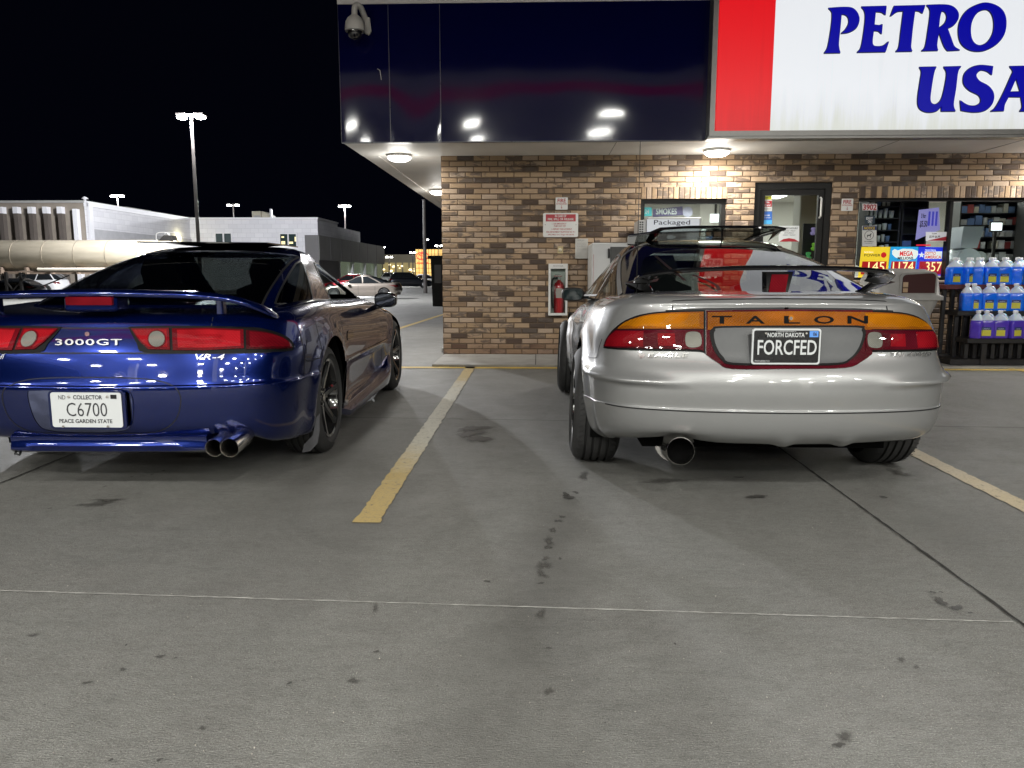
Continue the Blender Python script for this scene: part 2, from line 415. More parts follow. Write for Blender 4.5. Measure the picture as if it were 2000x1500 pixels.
# parking stripes
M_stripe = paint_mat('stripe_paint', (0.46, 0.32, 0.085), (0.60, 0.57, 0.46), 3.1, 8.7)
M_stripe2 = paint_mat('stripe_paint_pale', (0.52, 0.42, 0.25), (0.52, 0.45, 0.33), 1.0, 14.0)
M_yellow = paint_mat('yellow_paint', (0.66, 0.44, 0.06), (0.66, 0.46, 0.10), 0, 40)
def stripe(name, x0, x1, xw, y0, y1, m):
    n = 160; vs = []
    for i in range(n + 1):
        t = i / n; y = y0 + (y1 - y0) * t; x = x0 + (x1 - x0) * t
        vs += [(x - xw / 2 + random.uniform(-.006, .006), y, GZ(y) + 0.004), (x + xw / 2 + random.uniform(-.006, .006), y, GZ(y) + 0.004)]
    tag(link_mesh(name, vs, [(2 * i, 2 * i + 1, 2 * i + 3, 2 * i + 2) for i in range(n)], m), kind='structure')
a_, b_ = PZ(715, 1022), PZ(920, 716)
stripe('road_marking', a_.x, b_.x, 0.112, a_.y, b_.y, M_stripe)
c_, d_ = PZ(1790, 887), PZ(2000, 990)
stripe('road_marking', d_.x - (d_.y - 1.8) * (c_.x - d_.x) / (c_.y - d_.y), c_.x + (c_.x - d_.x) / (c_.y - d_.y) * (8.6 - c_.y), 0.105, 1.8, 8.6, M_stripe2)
l0, l1 = PZ(760, 648), PZ(870, 613)
stripe('road_marking', l0.x, l1.x + (l1.x - l0.x) * 0.3, 0.11, l0.y, l1.y + (l1.y - l0.y) * 0.3, M_yellow)
vs = []
for i in range(100):
    x = -4.2 + 13.5 * i / 99
    vs += [(x, 8.50 + random.uniform(-.008, .008), 0.004), (x, 8.645 + random.uniform(-.003, .003), 0.004)]
tag(link_mesh('kerb_marking', vs, [(2 * i, 2 * i + 2, 2 * i + 3, 2 * i + 1) for i in range(99)], M_yellow), kind='structure')
ground_strip('road_marking', PZ(1960, 719), PZ(2080, 740), 0.07, M_yellow, z=0.008, n=10)
# oil and water marks, with shapes of their own
def stain_mat(name, col, lo, hi):
    m = mat(name, col, .5); nt = NT(m); p = wpos(nt); at = nt.n.new('ShaderNodeAttribute'); at.attribute_name = 'edge'
    n = nt.noise(p, 30, 5, .7); a = nt.math('ADD', at.outputs['Fac'], nt.math('MULTIPLY', nt.math('SUBTRACT', n, .5), .9))
    nt.set(nt.b.inputs['Alpha'], nt.ramp(a, [(lo, (0, 0, 0)), (hi, (.85, .85, .85))])); return m
M_stain = stain_mat('oil_stain', (0.050, 0.048, 0.044), .12, .5); M_stain2 = stain_mat('damp_stain', (0.075, 0.072, 0.066), .1, .9)
def blotch(px, py, wpx, hpx, m, seed, wob=0.25, mb=None):
    rnd = random.Random(seed); c = PZ(px, py); e = PZ(px + wpx / 2, py); f = PZ(px, py - hpx / 2); rx = abs(e.x - c.x); ry = abs(f.y - c.y)
    ph = [rnd.uniform(0, 6.28) for _ in range(6)]; pts = []
    for k in range(36):
        a = 2 * pi * k / 36; r = 1 + sum(wob / (j + 1) * sin((j + 2) * a + ph[j]) for j in range(5))
        pts.append((c.x + rx * r * cos(a), c.y + ry * r * sin(a), 0.0025))
    mb.add(pts + [(c.x, c.y, 0.0025)], [(k, (k + 1) % 36, 36) for k in range(36)])
for m_, lst in ((M_stain, [(925, 838, 75, 12), (918, 848, 60, 16), (935, 858, 52, 18), (1443, 934, 22, 3), (1478, 972, 42, 10), (1838, 1178, 26, 18), (1868, 1190, 34, 12), (1822, 1160, 12, 5), (1895, 1200, 12, 4), (1838, 1160, 10, 4),
                          (1110, 973, 26, 14), (1105, 968, 16, 8), (952, 1139, 14, 5), (1726, 973, 14, 5), (1638, 1460, 30, 14), (1072, 1270, 12, 4), (217, 1490, 12, 8), (312, 1490, 12, 8), (1318, 1262, 7, 4), (297, 929, 6, 3), (320, 922, 5, 3), (205, 953, 7, 3), (258, 934, 6, 3), (98, 996, 8, 3), (735, 1278, 13, 5), (1182, 1418, 6, 3), (247, 1265, 6, 4), (566, 1340, 12, 6), (88, 1383, 5, 3)]),
                (M_stain2, [(1140, 930, 26, 20), (1125, 962, 16, 6), (1098, 1010, 14, 8), (1090, 1018, 20, 8), (1080, 1036, 14, 18), (1072, 1058, 28, 20), (1070, 1070, 20, 10), (1062, 1105, 34, 24), (1058, 1122, 26, 18), (1056, 1140, 16, 6), (1066, 1092, 18, 12), (1094, 1092, 10, 5),
                            (1056, 1200, 26, 22), (1072, 1352, 26, 20), (1650, 1440, 44, 24), (690, 1331, 28, 18), (395, 1424, 20, 12), (312, 1284, 24, 8), (342, 1287, 14, 5), (170, 1335, 26, 8), (190, 985, 80, 16), (210, 978, 60, 10), (1760, 1290, 20, 14), (1790, 1305, 14, 10), (733, 1190, 12, 26), (64, 1243, 24, 10), (1300, 940, 90, 14), (240, 1310, 22, 8), (1730, 905, 60, 24), (1756, 925, 50, 16)])):
    mb = MB()
    for k, (x, y, w, h) in enumerate(lst): blotch(x, y, w, h, m_, k * 7 + int(x), 0.28, mb)
    for i, v in enumerate(mb.v): mb.v[i] = Vector((v.x, v.y, 0.0012 + 0.00012 * (i // 37) + (0.0045 if m_ is M_stain else 0)))
    o = mb.build('ground_stain', m_); at = o.data.attributes.new('edge', 'FLOAT', 'POINT'); at.data.foreach_set('value', [1.0 if i % 37 == 36 else 0.0 for i in range(len(mb.v))]); tag(o, kind='structure')
# raised walk in front of the shop
mb = MB(); mb.box((XC + 0.01, 8.65, 0.0), (XR, WY + 0.2, 0.03), 0.006)
M_walk = dirty('walk_concrete', (0.30, 0.29, 0.27), 0.75, 0.18, 5, bump=0.3)
tag(mb.build('pavement', M_walk), kind='structure')
mb = MB()
for px in (1047, 1500, 1845):
    x = X_at(px, 9.2); mb.box((x - 0.004, 8.66, 0.0305), (x + 0.004, WY, 0.0325))
tag(mb.build('pavement_joint', M_joint), kind='structure')
random.seed(11)
mb = MB()          # grit and bits on the slab
for k in range(260):
    px = random.uniform(-50, 2050); py = 880 + 640 * random.random() ** 0.8; c = PZ(px, py); r = random.uniform(0.0008, 0.0026)
    a = random.uniform(0, 6)
    mb.add([(c.x + r * cos(a + j * 1.571) * random.uniform(.6, 1.3), c.y + r * sin(a + j * 1.571) * random.uniform(.6, 1.3), 0.001 + (0.002 if j % 2 else 0)) for j in range(4)] + [(c.x, c.y, 0.0045)],
           [(0, 1, 4), (1, 2, 4), (2, 3, 4), (3, 0, 4)])
tag(mb.build('grit', dirty('grit', (0.30, 0.28, 0.25), 0.8, 0.6, 90)), 'scattered pale grit on the concrete forecourt', 'grit', kind='stuff')
# ================================================================ the shop
store = thing('convenience_store', 'brick convenience store with deep navy fascia, white soffit and dark framed windows', 'building', (XC, WY, 0))
M_black = dirty('black_alu', (0.012, 0.0115, 0.011), 0.4, 0.3, 10); M_black.node_tree.nodes['Principled BSDF'].inputs['Specular IOR Level'].default_value = .22
M_white = dirty('white_metal', (0.72, 0.71, 0.68), 0.45, 0.08, 3)
M_soffit = dirty('soffit_white', (0.74, 0.73, 0.70), 0.5, 0.06, 2)
zs = 0.03
W1 = (PY(1252, 390, WY).x, PY(1420, 390, WY).x, 0.95, Z_at(389, WY)); DR = (PY(1475, 360, WY).x, PY(1628, 360, WY).x, zs, Z_at(358, WY)); W2 = (PY(1677, 392, WY).x, X_at(2330, WY), Z_at(547, WY), Z_at(389, WY))
mb = MB(); T = 0.28
xsb = [(XC, W1[0]), (W1[1], DR[0]), (DR[1], W2[0]), (W2[1], XR)]
for a, b in xsb: mb.box((a, WY, 0.0), (b, WY + T, SOF + 0.05))
mb.box((W1[0], WY, 0), (W1[1], WY + T, W1[2])); mb.box((W1[0], WY, W1[3]), (W1[1], WY + T, SOF + 0.05))
mb.box((DR[0], WY, DR[3]), (DR[1], WY + T, SOF + 0.05)); mb.box((W2[0], WY, 0), (W2[1], WY + T, W2[2])); mb.box((W2[0], WY, W2[3]), (W2[1], WY + T, SOF + 0.05))
mb.build('wall', M_brick, store)
mb = MB(); mb.box((XC, WY + T, 0), (XC + 0.25, 26, SOF + 0.05)); mb.build('side_wall', M_brick_side, store)
mb = MB(); mb.box((W1[0] - 0.0, WY - 0.003, W1[3]), (W1[1], WY + 0.05, W1[3] + 0.14)); mb.box((W2[0], WY - 0.003, W2[3]), (W2[1], WY + 0.05, W2[3] + 0.14)); mb.build('soldier_course', M_soldier, store)
mb = MB(); mb.box((W2[0] - 0.03, WY - 0.04, W2[2] - 0.03), (W2[1], WY + 0.1, W2[2] + 0.0), 0.005); mb.build('window_sill', mat('sill', (0.55, 0.45, 0.36), 0.6), store)
# interior shell
M_int = mat('interior_wall', (0.55, 0.54, 0.50), 0.8); M_floor = mat('interior_floor', (0.35, 0.33, 0.30), 0.3); M_ceil = mat('interior_ceiling', (0.62, 0.61, 0.58), 0.8)
mb = MB(); mb.quad((XC + .3, WY + T, 0.03), (XR, WY + T, 0.03), (XR, 17, 0.03), (XC + .3, 17, 0.03)); mb.build('interior_floor', M_floor, store)
mb = MB(); mb.quad((XC + .3, 17, 0.03), (XR, 17, 0.03), (XR, 17, 2.7), (XC + .3, 17, 2.7)); mb.quad((XR, 17, 0.03), (XR, WY + T, 0.03), (XR, WY + T, 2.7), (XR, 17, 2.7)); mb.quad((XC + .3, WY + T, 0.03), (XC + .3, 17, 0.03), (XC + .3, 17, 2.7), (XC + .3, WY + T, 2.7)); mb.build('interior_wall', M_int, store)
mb = MB(); mb.quad((XC + .3, WY + T, 2.6), (XC + .3, 17, 2.6), (XR, 17, 2.6), (XR, WY + T, 2.6)); mb.build('interior_ceiling', M_ceil, store)
M_panel = mat('ceiling_panel', (0.8, 0.8, 0.8), 0.5, emit=(1.0, 0.98, 0.94), es=10.0)
ldi = bpy.data.lights.new('panel_lamp', 'AREA'); ldi.shape = 'RECTANGLE'; ldi.size = 1.0; ldi.size_y = .5; ldi.energy = 42; ldi.color = (1, .99, .95)
for x in (0.9, 2.6, 4.3, 6.0, 7.7):
    for y in (11.6, 13.6, 15.6):
        cp_ = MB().box((x - 0.55, y - 0.28, 2.57), (x + 0.55, y + 0.28, 2.595)).build('ceiling_panel', M_panel, store)
        if y < 14: lo = bpy.data.objects.new('lamp', ldi); COL.objects.link(lo); lo.parent = cp_; lo.location = (x - XC, y - WY, 2.55)
def frame_mb(x0, x1, z0, z1, y, w=0.05, d=0.10, mull=()):
    mb = MB(); mb.box((x0, y, z0), (x0 + w, y + d, z1)); mb.box((x1 - w, y, z0), (x1, y + d, z1)); mb.box((x0 + w, y + .001, z0), (x1 - w, y + d, z0 + w)); mb.box((x0 + w, y + .001, z1 - w), (x1 - w, y + d, z1))
    for m_ in mull: mb.box((m_ - w * .55, y - .002, z0 + w), (m_ + w * .55, y + d, z1 - w))
    return mb
def glass_mat(name, tint, refl=1.0, rough=0.0, ior=1.5):
    m = bpy.data.materials.new(name); m.use_nodes = True; t = m.node_tree; t.nodes.clear()
    o = t.nodes.new('ShaderNodeOutputMaterial'); mx = t.nodes.new('ShaderNodeMixShader'); tr = t.nodes.new('ShaderNodeBsdfTransparent'); gl = t.nodes.new('ShaderNodeBsdfGlossy'); fr = t.nodes.new('ShaderNodeFresnel')
    tr.inputs[0].default_value = (*tint, 1); gl.inputs['Roughness'].default_value = rough; gl.inputs['Color'].default_value = (refl, refl, refl, 1); ge = t.nodes.new('ShaderNodeNewGeometry'); mt = t.nodes.new('ShaderNodeMath'); mt.operation = 'MULTIPLY_ADD'; mt.inputs[1].default_value = 1 / ior - ior; mt.inputs[2].default_value = ior; t.links.new(ge.outputs['Backfacing'], mt.inputs[0]); t.links.new(mt.outputs[0], fr.inputs['IOR'])
    t.links.new(fr.outputs[0], mx.inputs[0]); t.links.new(tr.outputs[0], mx.inputs[1]); t.links.new(gl.outputs[0], mx.inputs[2]); t.links.new(mx.outputs[0], o.inputs[0]); return m
M_shopglass = glass_mat('shop_glass', (0.86, 0.90, 0.88))
GYW = WY + 0.10
for nm, R_, mull in (('window', W1, ()), ('window', W2, (PY(1862, 430, WY).x,))):
    f = frame_mb(R_[0], R_[1], R_[2], R_[3], WY + 0.06, 0.034 if mull else .055, 0.10, mull).build(nm, M_black, store)
    MB().box((R_[0] + .05, GYW, R_[2] + .05), (R_[1] - .05, GYW + 0.006, R_[3] - .05)).build('pane', M_shopglass, f)
f = frame_mb(DR[0], DR[1], DR[2], DR[3], WY + 0.04, 0.075, 0.12).build('door_frame', M_black, store)
dx0, dx1, dz1 = DR[0] + .08, DR[1] - .08, DR[3] - .08
d_ = frame_mb(dx0, dx1, zs + .01, dz1, WY + 0.07, 0.07, 0.05).build('door', M_black, store)
MB().box((dx0 + .06, GYW, .1), (dx1 - .06, GYW + .006, dz1 - .06)).build('pane', M_shopglass, d_)
MB().tube([(dx1 - .045, WY + .07, dz1 - .35), (dx1 - .045, WY + .03, dz1 - .33), (dx1 - .045, WY + .03, dz1 - .12), (dx1 - .045, WY + .07, dz1 - .10)], .012).build('handle', M_white, d_)
MB().tube([(dx0 + .06, WY + .07, 1.0), (dx0 + .06, WY + .0, 1.0), (dx0 + .06, WY + .0, 1.35), (dx0 + .06, WY + .07, 1.35)], .014).build('handle', M_black, d_)
# soffit
xl = X_at(676, FY)
mb = MB(); mb.box((xl, FY + 0.03, SOF), (XR, WY + 0.0, SOF + 0.05)); mb.build('soffit', M_soffit, store)
for px in (1192, 1704, 1930): MB().box((X_at(px, 9.3) - .004, FY + .03, SOF - .003), (X_at(px, 9.3) + .004, WY, SOF + .001)).build('soffit_seam', mat('seam', (0.25, 0.25, 0.24), 0.6), store)
mb = MB(); mb.box((xl, WY + .002, SOF), (xl + .20, 26, SOF + .05), 0.004); mb.build('soffit_edge', M_white, store)
mb = MB(); y = WY + .03
while y < 26:
    mb.box((xl + .2, y, SOF + .008), (XC, y + .075, SOF + .05)); mb.box((xl + .2, y + .077, SOF + .02), (XC, y + .098, SOF + .05)); y += .1
mb.build('ribbed_soffit', M_soffit, store)
FT = Z_at(5, FY)
M_navy = mat('navy_panel', (0.002, 0.003, 0.042), 0.05, spec=0.36); nt = NT(M_navy); p = wpos(nt)
nt.set(nt.b.inputs['Roughness'], nt.math('MULTIPLY_ADD', nt.noise(p, 1.2, 4), 0.08, 0.03)); nt.bump(nt.noise(p, 1.1, 1), 0.25, 0.02)
px_edges = [676, 769, 865, 1396, 2400]
for i in range(4):
    x0, x1 = X_at(px_edges[i], FY) + (0 if i == 0 else .004), X_at(px_edges[i + 1], FY) - .004
    n, k = 24, 14; vs = []; sg = (0.6, -0.8, 1.0, 1)[i]
    for a in range(n + 1):
        for b in range(k + 1):
            u, v = a / n, b / k; bul = 0.010 * sg * sin(pi * u) * sin(pi * v) + (0.004 * (1 - v) ** 3 * sin(pi * u) ** .5)
            vs.append((x0 + (x1 - x0) * u, FY - max(-.02, bul), SOF + (FT - SOF) * v))
    fs = [(a * (k + 1) + b, (a + 1) * (k + 1) + b, (a + 1) * (k + 1) + b + 1, a * (k + 1) + b + 1) for a in range(n) for b in range(k)]
    o = link_mesh('fascia_panel', vs, fs, M_navy, store, smooth=True)
mb = MB()
mb.box((xl + .005, FY + .03, SOF + .02), (XR, 12, FT - .01)); mb.build('fascia_core', M_black, store)
mb = MB(); mb.box((xl - .004, FY - .012, FT), (XR, FY + .25, FT + .05)); mb.box((xl - .006, FY + .035, SOF + 0.05), (xl - .001, 12, FT)); mb.build('fascia_cap', M_white, store)
mb = MB(); mb.box((xl - .004, FY - .014, SOF - .012), (XR, FY + .03, SOF), .002)
for px in (769, 865): mb.box((X_at(px, FY) - .0035, FY - .004, SOF), (X_at(px, FY) + .0035, FY + .02, FT))
mb.box((xl - .004, FY - .006, SOF), (xl, FY + .03, FT))
mb.build('fascia_trim', dirty('trim_navy', (0.05, 0.055, 0.09), 0.3, 0.4, 12), store)
MB().tube([(X_at(747, FY), FY - .006, Z_at(132, FY)), (X_at(752, FY), FY - .012, Z_at(136, FY)), (X_at(754, FY), FY - .008, Z_at(154, FY))], .003, 6).build('loose_wire', M_white, store)
# soffit lights
M_lens = mat('lamp_lens', (0.9, 0.9, 0.9), 0.4, emit=(1.0, 0.97, 0.90), es=14.0)
def soffit_light(x, y, power, label):
    t = thing('soffit_light', label, 'ceiling light', (x, y, SOF), 'round lights under the shop soffit')
    MB().lathe([(.0, -.002), (.155, -.002), (.16, -.02), (.15, -.03)], (x, y, SOF), seg=28).build('housing', M_white, t, smooth=True)
    MB().lathe([(.145, -.028), (.14, -.05), (.10, -.075), (.0, -.085)], (x, y, SOF), seg=28).build('lens', M_lens, t, smooth=True)
    ld = bpy.data.lights.new('lamp', 'AREA'); ld.shape = 'DISK'; ld.size = .30; ld.energy = power; ld.color = (1, .97, .90)
    lo = bpy.data.objects.new('lamp', ld); COL.objects.link(lo); lo.parent = t; lo.location = (0, 0, -.10)
    ld = bpy.data.lights.new('glow_lamp', 'POINT'); ld.energy = power * .22; ld.shadow_soft_size = .15; ld.color = (1, .97, .90)
    lo = bpy.data.objects.new('lamp', ld); COL.objects.link(lo); lo.parent = t; lo.location = (0, 0, -.24)
soffit_light(PY(1400, 300, 9.42).x, 9.42, 40, 'round dome light glowing on the soffit above the brick between window and corner')
a_ = PZ(780, 312, SOF - .06); soffit_light(a_.x, a_.y, 40, 'round dome light on the ribbed soffit nearest the left corner')
a_ = PZ(856, 378, SOF - .06); soffit_light(a_.x, a_.y, 40, 'round dome light far down the ribbed side soffit')
soffit_light(X_at(2100, 9.42), 9.42, 55, 'round dome light on the soffit right of the lit sign')
# ================================================================ lit sign
SY = 8.60
sign = thing('lit_sign', 'large backlit sign reading PETRO USA in blue on white with a red end', 'sign', (X_at(1395, SY), SY, Z_at(268, SY)))
def signface(name, col, es):
    m = mat(name, tuple(c * 0.25 for c in col), 0.35); nt = NT(m); p = wpos(nt); x, y, z = nt.sep(p)
    st = nt.noise(nt.mapping(p, (9, 9, 0.7)), 1.0, 6, 0.65); edge = nt.math('ADD', nt.math('MULTIPLY', nt.math('SUBTRACT', z, 2.6), 1.2), st)
    g = nt.ramp(edge, [(0.45, tuple(c * 0.80 for c in col[:2]) + (col[2] * 0.70,)), (0.75, tuple(c * .93 for c in col)), (1.0, col)])
    g = nt.mixc(nt.math('MULTIPLY', nt.ramp(nt.noise(nt.mapping(p, (22, 22, .5), (3, 0, 0)), 1.0, 4, .7), [(0.56, (0, 0, 0)), (.7, (1, 1, 1))]), .16), g, tuple(c * .6 for c in col))
    nt.set(nt.b.inputs['Emission Color'], g); nt.b.inputs['Emission Strength'].default_value = es; return m
sx0, sxr, sx1 = PY(1397, 260, SY).x, PY(1503.5, 258, SY).x, X_at(2460, SY); sz0, sz1 = Z_at(260, SY), Z_at(-260, SY)
MB().box((sx0 + .001, SY, sz0), (sxr, SY + .1, sz1)).build('red_face', signface('sign_red', (0.74, 0.004, 0.010), .95), sign)
MB().box((sxr, SY, sz0), (sx1, SY + .1, sz1)).build('white_face', signface('sign_white', (0.88, 0.91, 0.95), .86), sign)
M_grey = dirty('grey_alu', (0.27, 0.27, 0.26), 0.4, 0.15, 6, metal=0.6)
mb = frame_mb(sx0 - .07, sx1 + .07, sz0 - .05, sz1 + .05, SY - .03, .055, .19); mb.box((sx0 - .085, SY - .015, sz0 - .075), (sx1, SY + .16, sz0 - .051)); mb.build('frame', M_grey, sign)
GLY = {
 'P': [[(765,55,1),(860,49,0),(915,55,0),(948,88,0),(957,132,0),(937,180,0),(893,206,0),(845,213,1),(872,188,0),(892,150,0),(890,115,0),(872,96,0),(845,92,1),(837,180,0),(828,270,0),(830,305,0),(838,335,1),(738,337,1),(758,305,0),(772,240,0),(785,150,0),(788,90,0),(780,68,0)]],
 'E': [[(972,46,1),(1128,42,1),(1122,96,1),(1100,80,0),(1060,76,1),(1052,160,1),(1085,163,0),(1103,156,1),(1098,216,1),(1080,199,0),(1048,195,1),(1040,262,0),(1048,290,0),(1075,296,0),(1110,290,0),(1143,264,1),(1122,329,1),(945,332,1),(970,300,0),(988,200,0),(997,110,0),(990,68,0)]],
 'T': [[(1178,42,1),(1372,37,1),(1355,86,1),(1335,73,0),(1308,70,1),(1293,180,0),(1284,270,0),(1282,300,0),(1290,325,1),(1188,327,1),(1208,298,0),(1222,190,0),(1237,72,1),(1195,77,0),(1155,106,1)]],
 'R': [[(1383,36,1),(1480,33,0),(1540,42,0),(1576,76,0),(1580,118,0),(1550,162,0),(1512,182,1),(1535,245,0),(1555,295,0),(1590,318,1),(1515,322,1),(1492,290,0),(1460,203,1),(1452,240,0),(1446,290,0),(1452,320,1),(1350,323,1),(1374,295,0),(1392,190,0),(1405,90,0),(1400,55,0)], [(1475,72,1),(1498,78,0),(1510,110,0),(1496,150,0),(1457,181,1),(1465,110,0)]],
 'O': [[(1736,23,0),(1810,34,0),(1862,75,0),(1881,140,0),(1868,220,0),(1815,285,0),(1735,323,0),(1655,318,0),(1600,275,0),(1583,205,0),(1595,130,0),(1645,62,0)], [(1755,62,0),(1790,85,0),(1806,140,0),(1800,210,0),(1765,268,0),(1715,290,0),(1675,268,0),(1658,215,0),(1665,140,0),(1700,82,0)]],
 'U': [[(1337,426,1),(1442,424,1),(1428,458,0),(1412,550,0),(1404,630,0),(1420,658,0),(1450,655,0),(1478,620,0),(1500,530,0),(1508,460,0),(1490,424,1),(1598,421,1),(1578,455,0),(1565,560,0),(1550,660,0),(1562,702,1),(1475,703,1),(1476,668,1),(1440,703,0),(1380,708,0),(1336,682,0),(1327,625,0),(1341,520,0),(1350,455,0)]],
 'S': [[(1798,421,1),(1791,473,1),(1762,451,0),(1720,445,0),(1692,475,0),(1712,512,0),(1770,545,0),(1802,592,0),(1796,650,0),(1750,697,0),(1680,709,0),(1600,698,1),(1594,636,1),(1640,665,0),(1690,668,0),(1722,645,0),(1712,604,0),(1650,570,0),(1616,528,0),(1620,470,0),(1660,430,0),(1720,414,0)]],
 'A': [[(1905,421,1),(1998,419,1),(2020,520,0),(2045,640,0),(2075,700,1),(1968,703,1),(1984,675,0),(1976,613,1),(1897,612,1),(1872,660,0),(1866,700,1),(1785,703,1),(1815,680,0),(1860,600,0),(1912,485,0),(1925,450,0)], [(1945,492,1),(1972,580,1),(1906,581,1)]],
}
def smooth_outline(pts, n=5):
    N = len(pts); out = []
    for i in range(N):
        p1, p2 = pts[i], pts[(i + 1) % N]
        p0 = pts[(i - 1) % N] if not p1[2] else p1; p3 = pts[(i + 2) % N] if not p2[2] else p2
        for k in range(n):
            t = k / n
            out.append(tuple(0.5 * ((2 * p1[j]) + (-p0[j] + p2[j]) * t + (2 * p0[j] - 5 * p1[j] + 4 * p2[j] - p3[j]) * t * t + (-p0[j] + 3 * p1[j] - 3 * p2[j] + p3[j]) * t ** 3) for j in (0, 1)))
    return out
M_letter = mat('letter_blue', (0.001, 0.002, 0.06), 0.35, spec=.25, emit=(0.0, 0.0003, 0.30), es=1.0); M_letter_edge = mat('letter_edge', (0.01, 0.012, 0.02), 0.4)
for g, loops in GLY.items():
    L3 = [[PY(1380 + q[0] / 3.2258, q[1] / 3.2258, SY) for q in smooth_outline(lp)] for lp in loops]
    cx = sum(q.x for q in L3[0]) / len(L3[0]); cz = sum(q.z for q in L3[0]) / len(L3[0])
    flat = [q for lp in L3 for q in lp]; tris = tessellate_polygon(L3)
    for nm, d0, gro, m_ in (('letter_outline', -.012, .007, M_letter_edge), ('letter', -.026, 0.0, M_letter)):
        V = []; 
        for lp in L3:
            n = len(lp)
            for i, q in enumerate(lp):
                tq = (lp[(i + 1) % n] - lp[i - 1]); nn = Vector((tq.z, 0, -tq.x)).normalized()
                area = sum(lp[j].x * lp[(j + 1) % n].z - lp[(j + 1) % n].x * lp[j].z for j in range(n))
                sgn = 1 if area > 0 else -1
                if lp is not L3[0]: sgn = -sgn
                V.append(q + nn * gro * sgn)
        nV = len(V); front = [Vector((v.x, SY + d0, v.z)) for v in V]; back = [Vector((v.x, SY - .0005, v.z)) for v in V]
        fs = [tuple(t) for t in tris]; k = 0
        for lp in L3:
            n = len(lp); fs += [(k + i, k + (i + 1) % n, k + (i + 1) % n + nV, k + i + nV) for i in range(n)]; k += n
        link_mesh(nm, front + back, fs, m_, sign)
# ================================================================ pump canopy overhead and behind
canopy = thing('pump_canopy', 'pump island canopy with red stripe and recessed lights over the forecourt', 'canopy', (0, -7.5, 0))
CZ = 4.75
M_deck = dirty('canopy_deck', (0.66, 0.64, 0.58), 0.45, 0.05, 1.5)
MB().box((-11, -15, CZ), (11, -0.6, CZ + .12)).build('deck', M_deck, canopy)
mb = MB(); mb.box((-11.02, -15.02, CZ - .05), (11.02, -14.9, CZ + .9)); mb.box((-11.02, -.7, CZ - .05), (11.02, -.58, CZ + .9)); mb.box((-11.03, -15, CZ - .05), (-10.9, -.6, CZ + .9)); mb.box((10.9, -15, CZ - .05), (11.03, -.6, CZ + .9)); mb.build('edge_band', M_white, canopy)
M_redband = mat('red_band', (0.6, 0.02, 0.03), 0.4, emit=(0.8, 0.02, 0.05), es=0.8)
MB().box((-11.04, -.59, CZ + .30), (11.04, -.56, CZ + .55)).build('red_stripe', M_redband, canopy)
for x, yy in ((-6, -8), (6, -8), (-.55, -4.3)): MB().box((x - .2, yy - .2, 0), (x + .2, yy + .2, CZ), .02).build('column', M_white, canopy)  # the nearest, unseen column is added to cast soft shade on the forecourt
M_cl = mat('canopy_lens', (0.9, 0.9, 0.9), 0.4, emit=(1.0, 0.96, 0.88), es=3.0)
ldc = bpy.data.lights.new('downlight_lamp', 'AREA'); ldc.shape = 'RECTANGLE'; ldc.size = .5; ldc.size_y = .34; ldc.energy = LAMP_W; ldc.color = (1, .99, .93)
ft = None; ON = ['first', 'second', 'third', 'fourth', 'fifth', 'sixth']
for y in (-2.1, -5.3, -8.9, -12.6):
    for x in (-8.6, -5.2, -1.8, 1.8, 5.2, 8.6):
        if ft is None:
            ft = thing('downlight', 'square recessed canopy downlight, first row from the shop, first from the left', 'ceiling light', (x, y, CZ), 'downlights in the pump canopy')
            MB().box((x - .32, y - .24, CZ - .03), (x + .32, y + .24, CZ - .001), .004).build('housing', M_white, ft)
            lo = bpy.data.objects.new('lamp', ldc); COL.objects.link(lo); lo.parent = ft; lo.location = (0, 0, -.035)
        else: dup(ft, (x, y, CZ), 'square recessed canopy downlight, %s row from the shop, %s from the left' % (ON[(-2.1, -5.3, -8.9, -12.6).index(y)], ON[(-8.6, -5.2, -1.8, 1.8, 5.2, 8.6).index(x)]))
# ================================================================ lofted surfaces
def pchip(xk, Y, x):
    """monotone cubic through knots; Y (n, ...) ; x (m,)"""
    xk = np.asarray(xk, float); Y = np.asarray(Y, float); x = np.clip(np.asarray(x, float), xk[0], xk[-1])
    h = np.diff(xk); sh = (len(h),) + (1,) * (Y.ndim - 1); hh = h.reshape(sh); d = np.diff(Y, axis=0) / hh
    m = np.zeros_like(Y)
    w1 = 2 * hh[1:] + hh[:-1]; w2 = hh[1:] + 2 * hh[:-1]; same = d[:-1] * d[1:] > 0
    with np.errstate(divide='ignore', invalid='ignore'):
        hm = (w1 + w2) / (w1 / np.where(same, d[:-1], 1) + w2 / np.where(same, d[1:], 1))
    m[1:-1] = np.where(same, hm, 0); m[0] = d[0]; m[-1] = d[-1]
    i = np.clip(np.searchsorted(xk, x, side='right') - 1, 0, len(h) - 1)
    t = ((x - xk[i]) / h[i]).reshape((-1,) + (1,) * (Y.ndim - 1)); H = h[i].reshape(t.shape)
    return (2 * t**3 - 3 * t**2 + 1) * Y[i] + (t**3 - 2 * t**2 + t) * H * m[i] + (-2 * t**3 + 3 * t**2) * Y[i + 1] + (t**3 - t**2) * H * m[i + 1]
